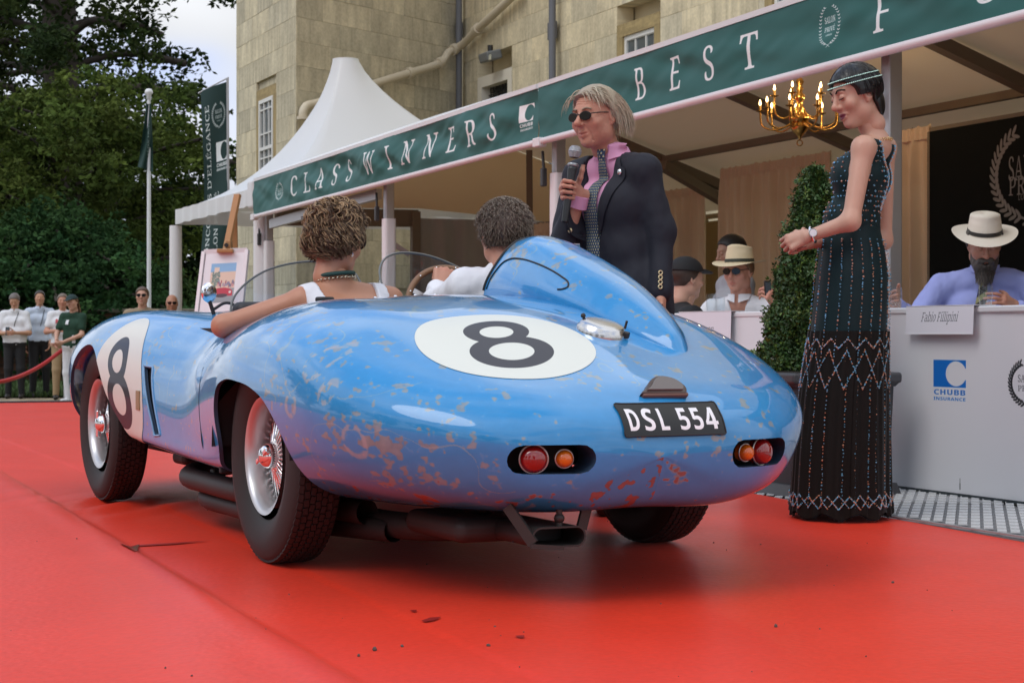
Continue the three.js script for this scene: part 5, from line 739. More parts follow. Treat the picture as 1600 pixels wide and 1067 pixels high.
// head: x to the person's left, y up, z out of the face, origin mid head, about 0.235 tall
function headF(o = {}) {
  const w = o.w ?? 1, jw = o.jaw ?? 1, sm = o.smile ?? 0, nl = o.nose ?? 1, ch = o.cheek ?? 1;
  const base = blob([ell([0, .03, -.012], [.076 * w, .088, .097]), ell([0, -.034, .020], [.061 * w * jw, .086, .073]), cap([-.036 * jw, -.064, .002], [.036 * jw, -.064, .002], .032), ell([0, -.098, .062], [.024 * jw, .018, .021])], .03);
  const soft = [ell([.040 * w, -.022, .060], [.024 * ch, .024, .023]), ell([-.040 * w, -.022, .060], [.024 * ch, .024, .023]), cap([-.034, .029, .077], [.034, .029, .077], .0105), cap([0, -.07, -.032], [0, -.125, -.040], .050 * (o.neck ?? 1), .056 * (o.neck ?? 1))];
  const nose = [cap([0, .020, .088], [0, -.018, .088 + .020 * nl], .0075, .0112), ell([0, -.023, .090 + .020 * nl], [.0125, .0115, .0125]), ell([.0115, -.027, .094], [.008, .0075, .010]), ell([-.0115, -.027, .094], [.008, .0075, .010])];
  const cy = -.0645, sy = cy + .007 * sm, lips = [cap([.022 + .004 * sm, sy + .002, .078], [.003, cy + .0055, .092], .0045, .0065), cap([-.022 - .004 * sm, sy + .002, .078], [-.003, cy + .0055, .092], .0045, .0065), cap([-.017, cy - .006 + .003 * sm, .083], [0, cy - .0085, .089], .005, .0068), cap([.017, cy - .006 + .003 * sm, .083], [0, cy - .0085, .089], .005, .0068)];
  const sock = [ell([.031, .013, .099], [.019, .013, .018]), ell([-.031, .013, .099], [.019, .013, .018])], lid = [ell([.031, .011, .0795], [.0145, .0125, .0135]), ell([-.031, .011, .0795], [.0145, .0125, .0135])];
  const gap = [cap([-.024 - .004 * sm, sy, .086], [0, cy, .098], .0012 + .0016 * sm), cap([.024 + .004 * sm, sy, .086], [0, cy, .098], .0012 + .0016 * sm)];
  const folds = [1, -1].flatMap((s) => [cap([s * .017, -.028, .096], [s * .034, -.066, .082], .0026), cap([s * .036, -.072, .080], [s * .034, -.092, .068], .0026)]);
  const ears = [1, -1].map((s) => { const a = ell([s * .077 * w, .0, -.010], [.010, .032, .020]), b = ell([s * .087 * w, .003, -.007], [.009, .021, .012]), c = ell([s * .074 * w, -.026, -.004], [.007, .011, .009]); return (x, y, z) => Math.min(smax(a(x, y, z), -b(x, y, z), .008), c(x, y, z)); });
  return (x, y, z) => {
    let d = base(x, y, z); if (d > .09) return d - .02;
    for (const s of soft) d = smin(d, s(x, y, z), .022); d = smax(d, -sock[0](x, y, z), .014); d = smax(d, -sock[1](x, y, z), .014); for (const n of nose) d = smin(d, n(x, y, z), .010); for (const l of lid) d = smin(d, l(x, y, z), .004);
    for (const l of lips) d = smin(d, l(x, y, z), .006); for (const g of gap) d = smax(d, -g(x, y, z), .004); for (const e of ears) d = smin(d, e(x, y, z), .008);
    if (o.age && z > .02 && Math.abs(d) < .02) { for (const q of folds) d = smax(d, -q(x, y, z), .006); d += o.age * (.0011 * Math.sin(y * 620 + 2 * Math.sin(x * 40)) * sstep(.04, .06, y) + .0012 * Math.sin((y * 3 - Math.abs(x)) * 300) * sstep(.045, .06, Math.abs(x)) * sstep(.02, .0, Math.abs(y - .005)) + .0022 * (fbm(x * 90 + 9, y * 70 + 9, z * 90 + 9, 2) - .5)); }
    return d;
  };
}
function headColour(skin, o) {
  const lip = o.lip ?? [skin[0] * .82, skin[1] * .62, skin[2] * .62];
  return (x, y, z) => { let c = skin; const n = .94 + .12 * fbm(x * 60 + 9, y * 60 + 9, z * 60 + 9, 2), l = Math.hypot(x / .026, (y + .065 - .007 * (o.smile ?? 0) * Math.min(1, Math.abs(x) / .024)) / .0135); if (z > .072 && l < 1) c = mix(skin, lip, sstep(1, .75, l)); else if (z > .03) { const r = Math.hypot((Math.abs(x) - .042) / .03, (y + .025) / .03); if (r < 1) c = mix(skin, [skin[0], skin[1] * .82, skin[2] * .78], (1 - r) * .8); if (Math.hypot(x / .014, (y + .022) / .014) < 1 && z > .09) c = [skin[0], skin[1] * .86, skin[2] * .84]; } if (o.stubble && y < -.045 && z > -.02 && !(z > .072 && l < 1)) c = mix(c, [.20, .17, .15], o.stubble * sstep(-.04, -.07, y)); return [c[0] * n, c[1] * n, c[2] * n]; };
}
const headGeo = (skin, o, cell) => sdfMesh(headF(o), [-.105, -.165, -.13], [.105, .14, .135], cell, headColour(skin, o));
// hand: wrist at the origin, fingers along y, palm facing z, thumb at +x (right hand; side -1 mirrors)
function handGeo(skin, side, curl, o = {}, cell = .0032) {
  const pr = [], sc = o.scale ?? 1, fl = [[.043, .026, .021], [.047, .030, .022], [.043, .028, .021], [.034, .022, .019]], fx = [.031, .0105, -.0105, -.030], fy = [.090, .094, .089, .080];
  const palm = blob([cap([.026, .085, 0], [.016, .015, .002], .0145, .016), cap([.004, .090, -.001], [.004, .015, 0], .0145, .017), cap([-.026, .078, 0], [-.012, .015, .001], .0135, .016), cap([.022, .02, .008], [.030, .045, .010], .015, .013), cap([0, 0, 0], [0, -.07, 0], .025, .030)], .016);
  for (let f = 0; f < 4; f++) { let a = 0, p = [fx[f], fy[f], 0]; const c = curl[f], sp = (o.spread ?? .05) * (1.5 - f), fing = []; [c[0], c[1], c[2]].forEach((t, k) => { a += t; const L = fl[f][k], q = [p[0] + Math.sin(sp) * Math.cos(a) * L, p[1] + Math.cos(a) * L * Math.cos(sp), p[2] + Math.sin(a) * L]; fing.push(cap(p, q, [.0092, .0082, .0075][k] - (f === 3 ? .001 : 0), [.0083, .0076, .0066][k] - (f === 3 ? .001 : 0))); p = q; }); pr.push(blob(fing, .004)); }
  const th = o.thumb ?? [[.75, .6, .25], [.55, .8, .25], [.4, .85, .3]]; { let p = [.027, .026, .008]; const t = []; [[.040, .0125, .0105], [.032, .0105, .0095], [.026, .0095, .0075]].forEach(([L, ra, rb], k) => { const d = v3(th[k]).normalize(), q = [p[0] + d.x * L, p[1] + d.y * L, p[2] + d.z * L]; t.push(cap(p, q, ra, rb)); p = q; }); pr.push(blob(t, .006)); }
  const f = (x, y, z) => { x = x * side / sc; y /= sc; z /= sc; let d = palm(x, y, z); for (const q of pr) d = smin(d, q(x, y, z), .006); return d * sc; };
  return sdfMesh(f, [-.075 * sc, -.03 * sc, -.05 * sc], [.11 * sc, .21 * sc, .12 * sc].map((v, i) => i === 0 ? .11 * sc : v), cell, (x, y, z) => { const n = .93 + .12 * fbm(x * 70 + 9, y * 70 + 9, z * 70 + 9, 2), kn = y > .08 * sc ? 1 : 0; return [skin[0] * n, skin[1] * n * (1 - .10 * kn), skin[2] * n * (1 - .10 * kn)]; });
}
// torso and limb volumes from joints; e swells them into clothing
function volumes(J, e = 0, o = {}) {
  const b = o.bulk ?? 1, L = J.left, c = J.chest, bl = J.belly ?? mix(c, J.pelvis, .55), g = o.slim ?? 1;
  return {
    torso: [cap(add(c, L, .085 * g), add(c, L, -.085 * g), .108 * g + e), cap(add(bl, L, .055 * g * b), add(bl, L, -.055 * g * b), .105 * g * b + e), cap(add(J.pelvis, L, .075 * g * (o.hipK ?? 1)), add(J.pelvis, L, -.075 * g * (o.hipK ?? 1)), .108 * g * (o.hipK ?? 1) + e), ...[-1, 1].map((k) => cap(add(c, L, .062 * g * k), add(J.pelvis, L, .062 * g * (o.hipK ?? 1) * k), .096 * g + e, .096 * g * (o.hipK ?? 1) + e))],
    yoke: [cap(add(J.neck, [0, -.035, 0]), J.shL, .058 * g + e, .052 * g + e), cap(add(J.neck, [0, -.035, 0]), J.shR, .058 * g + e, .052 * g + e)],
    neck: [cap(J.neck, J.nape ?? add(J.head, [0, -.11, 0]), .056 * g + e, .052 * g + e)],
    armL: [cap(J.shL, J.elL, .050 * g + e, .040 * g + e)], armR: [cap(J.shR, J.elR, .050 * g + e, .040 * g + e)],
    foreL: [cap(J.elL, J.wrL, .040 * g + e, .027 * g + e)], foreR: [cap(J.elR, J.wrR, .040 * g + e, .027 * g + e)],
    legs: J.hipL ? [cap(J.hipL, J.knL, .082 * g * (o.hipK ?? 1) + e, .056 * g + e), cap(J.hipR, J.knR, .082 * g * (o.hipK ?? 1) + e, .056 * g + e), cap(J.knL, J.anL, .054 * g + e, .036 * g + e), cap(J.knR, J.anR, .054 * g + e, .036 * g + e)] : [],
  };
}
function bounds(pts, m) { const lo = [1e9, 1e9, 1e9], hi = [-1e9, -1e9, -1e9]; for (const p of pts) for (let k = 0; k < 3; k++) { lo[k] = Math.min(lo[k], p[k] - m); hi[k] = Math.max(hi[k], p[k] + m); } return [lo, hi]; }
const jointList = (J) => Object.entries(J).filter(([k, v]) => Array.isArray(v) && k !== 'left' && k !== 'face').map(([, v]) => v);
function bodySkin(t, J, skin, o) { // one continuous figure: trunk and limbs, with head and hands merged in
  const v = volumes(J, 0, o), f = blob([...v.torso, ...v.yoke, ...v.neck, ...v.armL, ...v.armR, ...v.foreL, ...v.foreR, ...v.legs], .03), [lo, hi] = bounds(jointList(J).filter((p) => p !== J.head), .16);
  const list = [sdfMesh(f, lo, hi, o.cell ?? .013, (x, y, z) => { const n = .95 + .10 * fbm(x * 30 + 50, y * 30 + 50, z * 30 + 50, 2); return [skin[0] * n, skin[1] * n, skin[2] * n]; })];
  list.push(headGeo(skin, o.face ?? {}, o.hcell ?? .0035).applyMatrix4(o.headM)); for (const h of o.hands ?? []) list.push(h); return part('body', list, skinM(), t);
}
function garment(name, pr, k, J, m, t, cuts = [], cell = .012, wr = .004, fr = 9, pts) {
  const f0 = blob(pr, k), f = (x, y, z) => { let d = f0(x, y, z); if (Math.abs(d) < .05) d += wr * (fbm(x * fr + 30, y * fr * .6 + 30, z * fr + 30, 3) - .5) * 2; for (const c of cuts) d = Math.max(d, c(x, y, z)); return d; }; f.raw = f0; const [lo, hi] = bounds(pts ?? jointList(J).filter((p) => p !== J.head), .2);
  const q = part(name, sdfMesh(f, lo, hi, cell), m, t); q.sdf = f; return q;
}
// lay a strip on a surface: (a, b) -> [side, height] in the frame left / up / face, sunk along -face until it meets f
function drape(f, o, left, face, nu, nv, map, off, uvf) {
  let last = 0; return sheet(nu, nv, (a, b) => { const [s, h] = map(a, b); let t = .35, hit = false; const at3 = (t) => [o[0] + left[0] * s + face[0] * t, h, o[2] + left[2] * s + face[2] * t]; for (let k = 0; k < 40; k++) { const p = at3(t), d = f(...p); if (d < .0008) { hit = true; break; } t -= d * .8; if (t < -.2) break; } if (hit) last = t; else t = last; return at3(t + (typeof off === 'function' ? off(a, b) : off)); }, uvf);
}
// hair: tapered locks from the scalp; dir(root, i) gives a path of points
function locks(n, R, root, path, r0, tone, sides = 3) {
  const P = [], N = [], C = [], ix = []; for (let i = 0; i < n; i++) {
    const rt = root(i); if (!rt) continue; const pts = path(rt, i), K = pts.length, c = tone(rt, i), rr = r0 * (.7 + .6 * R()); const b0 = P.length / 3;
    for (let k = 0; k < K; k++) { const p = pts[k], d = v3(pts[Math.min(K - 1, k + 1)]).sub(v3(pts[Math.max(0, k - 1)])).normalize(), s = new V3(d.z + .01, .3, -d.x).cross(d).normalize(), u = new V3().crossVectors(d, s), r = rr * (k === 0 ? .8 : Math.pow(1 - k / (K - 1), .6) + .05); for (let q = 0; q < sides; q++) { const a = q / sides * 6.283, nx = s.x * Math.cos(a) + u.x * Math.sin(a), ny = s.y * Math.cos(a) + u.y * Math.sin(a), nz = s.z * Math.cos(a) + u.z * Math.sin(a); P.push(p[0] + nx * r, p[1] + ny * r, p[2] + nz * r); N.push(nx, ny, nz); const l = .8 + .4 * k / K; C.push(c[0] * l, c[1] * l, c[2] * l); } }
    for (let k = 0; k < K - 1; k++) for (let q = 0; q < sides; q++) { const a = b0 + k * sides + q, b = b0 + k * sides + (q + 1) % sides; ix.push(a, b, a + sides, b, b + sides, a + sides); }
  }
  const g = new THREE.BufferGeometry(); g.setAttribute('position', new THREE.Float32BufferAttribute(P, 3)); g.setAttribute('normal', new THREE.Float32BufferAttribute(N, 3)); g.setAttribute('color', new THREE.Float32BufferAttribute(C, 3)); g.setIndex(ix); return g;
}
const HL = [[-.10, -.25], [-.065, -.055], [-.02, -.032], [0, .005], [.035, .030], [.07, .062], [.085, .085], [.10, .16], [.14, .2]];
const hairlineOf = (L) => (x, y, z) => { let i = 0; while (i < L.length - 2 && y > L[i + 1][0]) i++; return lerp(L[i][1], L[i + 1][1], clamp((y - L[i][0]) / (L[i + 1][0] - L[i][0]), 0, 1)) - z; }, HAIRLINE = hairlineOf(HL);
const hairM = mat('#ffffff', .5, { vertexColors: true, sheen: .1 });
const scalp = (th, ph, e = .003) => { const s = Math.sin(th); return [(.076 + e) * s * Math.sin(ph), .03 + (.088 + e) * Math.cos(th), -.012 + (.097 + e) * s * Math.cos(ph)]; }; // ph 0 = front
const hairCap = (c, e, keep, cell = .005) => { const h = ell([0, .03, -.012], [.076 + e, .088 + e, .097 + e]); return sdfMesh((x, y, z) => Math.max(h(x, y, z) + .003 * (fbm(x * 70 + 9, y * 70 + 9, z * 70 + 9, 2) - .5), -keep(x, y, z)), [-.11, -.10, -.13], [.11, .14, .11], cell, (x, y, z) => { const n = .7 + .6 * fbm(x * 160 + 9, y * 30 + 9, z * 160 + 9, 2); return c.map((v) => v * n); }); };
function lenses(t, M, o = {}) { // dark glasses
  const w = o.w ?? .026, h = o.h ?? .018, y = o.y ?? .010, s = new THREE.Shape(); s.absellipse(0, 0, w, h, 0, Math.PI * 2); const g = [-1, 1].map((k) => xf(new THREE.ExtrudeGeometry(s, { depth: .003, bevelEnabled: true, bevelSize: .002, bevelThickness: .0015, bevelSegments: 2, curveSegments: 14 }), k * .033, y, .098, 0, k * .16));
  const arm = [-1, 1].map((k) => tube([[k * .058, y + .006, .094], [k * .075, y + .008, .05], [k * .081, y + .006, -.005]], .0023, 10, 5)), br = tube([[-.010, y + .006, .104], [0, y + .009, .107], [.010, y + .006, .104]], .002, 8, 5);
  const gl = part('sunglasses', [...g.map((q) => q.applyMatrix4(M))], mat([.008, .008, .009], .08), t); part('glasses_frame', [...arm, br].map((q) => q.applyMatrix4(M)), mat([.012, .011, .01], .35), gl); return gl;
}
function hat(t, M, crown, brim, band, o = {}) { // fedora in head space
  const r = .088, top = [], E = (g) => xf(g, 0, 0, -.012, 0, 0, 0, 1, 1, 1.16).applyMatrix4(M.clone().multiply(new M4().makeRotationX(o.tilt ?? -.08)));
  const cr = sheet(48, 18, (a, b) => { const th = a * 6.2832, k = b < .72 ? lerp(1.0, .86, b / .72) : lerp(.86, 0, (b - .72) / .28), pinch = 1 - .16 * Math.exp(-((Math.cos(th) - 1) ** 2) * 3) * sstep(.2, .75, b), yy = .058 + (b < .72 ? b / .72 * .095 : .095 + .012 * Math.sin((b - .72) / .28 * Math.PI) - .014 * ((b - .72) / .28) * 1); return [r * k * Math.sin(th) * (b > .5 ? pinch : 1), yy - .016 * Math.max(0, Math.cos(th)) * sstep(.5, .8, b) * -1 - .012 * sstep(.72, 1, b) * Math.exp(-((Math.sin(th)) ** 2) * 4), r * k * Math.cos(th)]; });
  const br = sheet(56, 5, (a, b) => { const th = a * 6.2832, R0 = lerp(r * .98, (o.brim ?? .155), b); return [R0 * Math.sin(th), .058 - .004 * b + .018 * b * b * Math.sin(th) ** 2 - .020 * b * b * Math.max(0, Math.cos(th)) + .006 * b * b * Math.max(0, -Math.cos(th)), R0 * Math.cos(th) * .95]; });
  const h = part('hat', [E(cr), E(br)], crown, t); void top; part('hat_band', E(sheet(48, 1, (a, b) => { const th = a * 6.2832, q = r * (1.012 - .025 * b); return [q * Math.sin(th), .062 + .020 * b, q * Math.cos(th)]; })), band, h); return h;
}
// plain figure built about a standing or seated skeleton; x left, z ahead, feet at y 0
function skeleton(h, seated, o = {}) {
  const k = h / 1.75, s = (a) => a.map((v) => v * k), J = { left: [1, 0, 0] };
  if (!seated) Object.assign(J, { pelvis: s([0, .95, 0]), chest: s([0, 1.27, 0]), neck: s([0, 1.47, -.01]), head: s([0, 1.635, .02]), shL: s([.175, 1.40, -.01]), shR: s([-.175, 1.40, -.01]), elL: s([.23, 1.12, -.02]), elR: s([-.23, 1.12, -.02]), wrL: s([.24, .88, .05]), wrR: s([-.24, .88, .05]), hipL: s([.085, .92, 0]), hipR: s([-.085, .92, 0]), knL: s([.10, .50, .02]), knR: s([-.10, .50, .02]), anL: s([.11, .08, -.02]), anR: s([-.11, .08, -.02]) });
  else Object.assign(J, { pelvis: s([0, .52, -.05]), chest: s([0, .84, -.02]), neck: s([0, 1.04, 0]), head: s([0, 1.205, .04]), shL: s([.18, .97, -.01]), shR: s([-.18, .97, -.01]), elL: s([.25, .74, .10]), elR: s([-.25, .74, .10]), wrL: s([.12, .80, .33]), wrR: s([-.12, .80, .33]), hipL: s([.09, .50, 0]), hipR: s([-.09, .50, 0]), knL: s([.11, .50, .42]), knR: s([-.11, .50, .42]), anL: s([.11, .08, .40]), anR: s([-.11, .08, .40]) });
  return Object.assign(J, o);
}
const RELAX = [[.25, .4, .25], [.3, .45, .3], [.35, .5, .3], [.4, .5, .3]], FIST = [[1.1, 1.4, .7], [1.15, 1.45, .7], [1.2, 1.45, .7], [1.2, 1.4, .7]];
function handAt(skin, side, el, wr, palm, curl, o = {}, cell = .0045) { const y = v3(wr).sub(v3(el)).normalize(), z0 = v3(palm), z = z0.sub(y.clone().multiplyScalar(z0.dot(y))).normalize(), x = new V3().crossVectors(y, z); if (o.bend) { const m = new M4().makeRotationAxis(x, o.bend); y.applyMatrix4(m); z.applyMatrix4(m); } return handGeo(skin, side, curl, o, cell).applyMatrix4(new M4().makeBasis(x, y, z).setPosition(...wr)); }
function shoes(t, J, m, yaw = 0) { if (J.anL) for (const a of [J.anL, J.anR]) part('shoe', sdfMesh(blob([cap([a[0], .045, a[2] - .03], [a[0], .035, a[2] + .16], .042, .036), cap([a[0], .06, a[2]], [a[0], .1, a[2] - .01], .045, .045)], .03), [a[0] - .08, -.01, a[2] - .1], [a[0] + .08, .15, a[2] + .22], .011), m, t); }
function plain(name, label, pos, yaw, o) {
  const t = thing(name, label, 'person', pos, yaw, o.group), J = skeleton(o.h ?? 1.75, o.seated, o.J), skin = o.skin ?? [.50, .27, .17], hm = yawM(J.head, o.hy ?? 0, o.hp ?? .05, o.hr ?? 0), c = o.cell ?? .017, vol = volumes(J, .012, o), pant = volumes(J, .016, o);
  bodySkin(t, J, skin, { cell: c, hcell: o.hcell ?? .006, headM: hm, face: o.face, bulk: o.bulk, slim: o.slim, hands: [handAt(skin, -1, J.elL, J.wrL, o.palmL ?? [-1, 0, .2], o.curlL ?? RELAX, {}, o.hand ?? .006), handAt(skin, 1, J.elR, J.wrR, o.palmR ?? [1, 0, .2], o.curlR ?? RELAX, {}, o.hand ?? .006)] });
  const cutArm = (sh, el, f) => { const d = v3(el).sub(v3(sh)), L = d.length(); d.normalize(); return { d, L: L * f, sh }; }, sl = o.sleeve ?? .62, arms = sl <= 1 ? [cap(J.shL, mix(J.shL, J.elL, sl), .070, .062), cap(J.shR, mix(J.shR, J.elR, sl), .070, .062)] : [cap(J.shL, J.elL, .068, .056), cap(J.shR, J.elR, .068, .056), cap(J.elL, mix(J.elL, J.wrL, Math.min(sl - 1, .96)), .055, .042), cap(J.elR, mix(J.elR, J.wrR, Math.min(sl - 1, .96)), .055, .042)]; void cutArm;
  const hem = J.pelvis[1] - (o.hem ?? .06);
  garment(o.topName ?? 'shirt', [...vol.torso, ...vol.yoke, ...arms], .035, J, o.top, t, [(x, y) => hem - y, (x, y, z) => o.open ? -Math.max(Math.abs(x) - .035 - (y - J.chest[1] - .1) * .3, J.chest[1] + .07 - y, .0 - z) : -1], c * .85, o.wr ?? .010, o.fr ?? 13);
  if (o.collar) for (const k of [-1, 1]) part('collar', drape(blob([...vol.torso, ...vol.yoke, cap(J.neck, add(J.neck, [0, .04, .01]), .062, .060)], .03), [0, 0, J.neck[2]], [1, 0, 0], [0, 0, 1], 6, 5, (a, b) => [k * (.012 + .062 * a), J.neck[1] + .030 - .055 * b * (1 - .4 * a)], .012), o.top, t);
  if (J.hipL && o.legs) { garment(o.legName ?? 'trousers', [pant.torso[2], ...pant.legs], .03, J, o.legs, t, [(x, y) => (o.legCut ?? .06) - y, (x, y) => o.seated ? -1 : y - hem - .05], c * .9, .006, 7); shoes(t, J, o.shoe ?? cloth([.015, .012, .01], .5)); }
  if (o.hair) { const R = rng(o.seed ?? 1), hl = o.hairline ?? HAIRLINE; part('hair', hairCap(o.hair, .012, hl, .007).applyMatrix4(hm), hairM, t); void R; }
  if (o.shades) lenses(t, hm); t.J = J; t.hm = hm; return t;
}
const SK = { tan: [.46, .215, .13], fair: [.55, .31, .22], pale: [.60, .37, .28], ruddy: [.50, .24, .16], olive: [.46, .24, .15] };
const tilt3 = (a, b, c) => [a, b, c];
// ---- the man with the microphone, in a navy blazer, standing beyond the car ----
{
  const Z = -7.5, X0 = .41, t = thing('person', 'grey haired man in navy blazer and pink shirt speaking into a microphone', 'person', [X0, 0, Z]);
  const q = (px, py, z = 0) => [(px - 800) / FOC * (7.5 - z) - X0, CAMH + (HOR - py) / FOC * (7.5 - z), z], f = [-.66, 0, .75], L = [.75, 0, .66];
  const J = { left: L, head: q(931, 184, .02), nape: q(946, 226, -.02), neck: q(962, 246, -.03), chest: [q(955, 300)[0], 1.24, 0], pelvis: [.05, .93, 0], shL: q(1006, 268, .12), shR: q(905, 276, -.11), elL: q(1034, 362, .14), wrL: q(1032, 462, .20), elR: q(876, 396, .02), wrR: q(886, 330, .12), hipL: [.12, .9, .05], hipR: [-.02, .9, -.05], knL: [.14, .5, .06], knR: [-.03, .5, -.05], anL: [.15, .08, .05], anR: [-.04, .08, -.06] };
  J.belly = mix(J.chest, J.pelvis, .55);
  const hm = yawM(J.head, Math.atan2(-.70, .72), .10, .04);
  const mb = v3(q(884, 336, .17)), mt = v3(q(898, 240, .155)), md = mt.clone().sub(mb).normalize(), grip = mb.clone().lerp(mt, .40);
  const hx = md.clone(), hy0 = new V3(-.80, .1, .58), hy = hy0.sub(hx.clone().multiplyScalar(hy0.dot(hx))).normalize(), hz = new V3().crossVectors(hx, hy), ho = grip.clone().sub(hy.clone().multiplyScalar(.078)).sub(hz.clone().multiplyScalar(.031)); J.wrR = ho.toArray();
  const grab = [[1.0, 1.45, .75], [1.05, 1.45, .75], [1.1, 1.45, .75], [1.1, 1.4, .7]];
  bodySkin(t, J, SK.ruddy, { slim: .94, cell: .012, hcell: .0028, headM: hm, face: { w: 1.06, jaw: 1.1, cheek: 1.1, nose: 1.25, smile: .5, neck: 1.0, age: 1 }, hands: [handGeo(SK.ruddy, 1, grab, { spread: .02, thumb: [[.85, .15, .55], [.95, .1, .3], [.98, .05, .18]] }, .0026).applyMatrix4(new M4().makeBasis(hx, hy, hz).setPosition(ho)), handAt(SK.ruddy, -1, J.elL, J.wrL, [-1, 0, .3], RELAX)] });
  const v = volumes(J, .001), vj = volumes(J, .017), dotL = (x, z) => (x - J.chest[0]) * L[0] + (z - J.chest[2]) * L[2], dotF = (x, z) => (x - J.chest[0]) * f[0] + (z - J.chest[2]) * f[2];
  const collar = J.neck[1] + .045, pink = cloth([.66, .32, .49], .85), navy = cloth([.0085, .0095, .018], .78, { sheen: .3, sheenRoughness: .6, sheenColor: lin(.05, .06, .09) });
  const shirt = garment('shirt', [...v.torso, ...v.yoke, ...v.neck.map(() => cap(add(J.neck, [0, -.02, 0]), add(J.neck, [-.018, .05, .014]), .066, .063))], .03, J, pink, t, [(x, y, z) => y - collar - .02 * dotF(x, z) * 4, (x, y) => .85 - y], .009, .002);
  const vcut = (x, y, z) => { const s = dotL(x, z) + .012, d = dotF(x, z), w = .018 + clamp((y - 1.02) * .17, 0, .075); return d > -.01 && y < J.neck[1] + .03 ? w - Math.abs(s) : -.02; };
  const jk = [...vj.torso, ...vj.yoke, ...vj.armL.map(() => cap(J.shL, J.elL, .063, .053)), cap(J.shR, J.elR, .063, .053), cap(J.elL, mix(J.elL, J.wrL, .93), .052, .045), cap(J.elR, mix(J.elR, J.wrR, .84), .060, .046), cap(add(J.pelvis, L, .08), add(add(J.pelvis, L, .08), [0, -.1, 0]), .125, .135), cap(add(J.pelvis, L, -.08), add(add(J.pelvis, L, -.08), [0, -.1, 0]), .125, .135)];
  const jacket = garment('jacket', jk, .035, J, navy, t, [(x, y, z) => vcut(x, y, z) * 1, (x, y, z) => y - (J.neck[1] + .012 - .06 * dotF(x, z)), (x, y) => .74 - y], .0085, .011, 11);
  { // cuff, tie, lapels, buttons, badge and lanyard
    part('shirt_cuff', [rod(mix(J.elR, J.wrR, .80), mix(J.elR, J.wrR, .99), .045, .040, 20)], pink, t);
    part('shirt_collar', [drape(shirt.sdf, J.chest, L, f, 8, 6, (a, b) => [.030 + .060 * a - .012 * b, collar + .012 - .075 * b * (1 - .35 * a) - .01 * a], .010), drape(shirt.sdf, J.chest, L, f, 8, 6, (a, b) => [-.040 - .045 * a + .008 * b, collar + .008 - .070 * b * (1 - .35 * a) - .01 * a], .010)], pink, t);
    const tm = mat('#ffffff', .55, { sheen: .3 }); tm.map = canvasTex(256, 1024, (x, w, h) => { x.fillStyle = '#2a3d55'; x.fillRect(0, 0, w, h); for (let j = 0; j < 44; j++) for (let i = -1; i < 9; i++) { const cx = i * 30 + (j % 2) * 15 + 8, cy = j * 24 + 10; x.fillStyle = '#c9c08a'; x.beginPath(); x.arc(cx, cy, 6, 0, 7); x.fill(); x.fillStyle = '#7d9ab8'; x.fillRect(cx - 3, cy + 7, 6, 5); } });
    part('tie', drape(shirt.sdf, J.chest, L, f, 10, 60, (a, b) => { const w = lerp(.030, .098, Math.pow(b, .8)); return [-.008 + (a - .5) * w - .012 * b, J.neck[1] + .002 - b * .50]; }, (a) => .010 + .010 * Math.sin(Math.PI * a), (a, b) => [a, 1 - b]), tm, t);
    part('tie_knot', drape(shirt.sdf, J.chest, L, f, 8, 8, (a, b) => [-.008 + (a - .5) * lerp(.050, .030, b), J.neck[1] + .026 - b * .045], (a, b) => .016 + .010 * Math.sin(Math.PI * a) * Math.sin(Math.PI * clamp(b, .1, .9)), (a, b) => [a * .3, b * .08]), tm, t);
    const top = J.neck[1] - .02, lap = (s, b0) => drape(jacket.sdf, J.chest, L, f, 10, 30, (a, b) => { const y = lerp(top, 1.10, b), w = .018 + clamp((y - 1.02) * .17, 0, .075), wide = b < .16 ? lerp(.02, .055, b / .16) : b < .2 ? .075 : .082 * (1 - (b - .2) / .8); return [s * (w - .004 + a * wide) - .012, y + (b < .2 ? a * .012 : 0)]; }, (a) => .006 + .004 * Math.sin(Math.PI * a));
    part('lapel', lap(1), navy, t); part('lapel', lap(-1), navy, t);
    const surf = (s, h, off) => { const g = drape(jacket.sdf, J.chest, L, f, 1, 1, () => [s, h], off).attributes.position; return [g.getX(0), g.getY(0), g.getZ(0)]; };
    const brass = mat([.62, .50, .30], .3, { metalness: .8 }); for (const [s, h] of [[-.055, 1.14], [-.06, 1.035]]) part('jacket_button', xf(new THREE.SphereGeometry(.011, 14, 10), ...surf(s, h, .004), 0, -.7, 0, 1, 1, .5), brass, t);
    const wl = v3(J.wrL), wd = v3(J.elL).sub(wl).normalize(); for (let k = 0; k < 4; k++) { const p = wl.clone().add(wd.clone().multiplyScalar(.035 + .019 * k)); part('cuff_button', xf(new THREE.TorusGeometry(.0075, .0028, 8, 14), p.x - .005, p.y, p.z + .054, -.1, .15), brass, t); }
    part('lapel_pin', xf(new THREE.SphereGeometry(.010, 10, 8), ...surf(.115, J.neck[1] - .075, .016), 0, -.7, 0, 1, 1.3, .5), M.chrome, t);
    part('lanyard', drape(shirt.sdf, J.chest, L, f, 3, 40, (a, b) => [lerp(.085, .012, b) + (a - .5) * .013, J.neck[1] - .0 - b * .32], .014), cloth([.01, .075, .07], .6), t);
    const bm = mat('#ffffff', .4); bm.map = canvasTex(128, 192, (x, w, h) => { x.fillStyle = '#1f5a52'; x.fillRect(0, 0, w, h); x.fillStyle = '#e6e8e6'; x.fillRect(0, 0, w, 62); x.fillStyle = '#7cae5c'; x.fillRect(0, 22, w, 14); x.fillStyle = '#7fb6cf'; x.fillRect(0, 8, w, 12); fitText(x, 'SALON', w / 2, 120, 84, 18, '40px serif', '#cfe0dc'); });
    part('badge', drape(jacket.sdf, J.chest, L, f, 1, 1, (a, b) => [-.115 + a * .065, 1.09 - b * .105], .035, (a, b) => [a, 1 - b]), bm, t);
  }
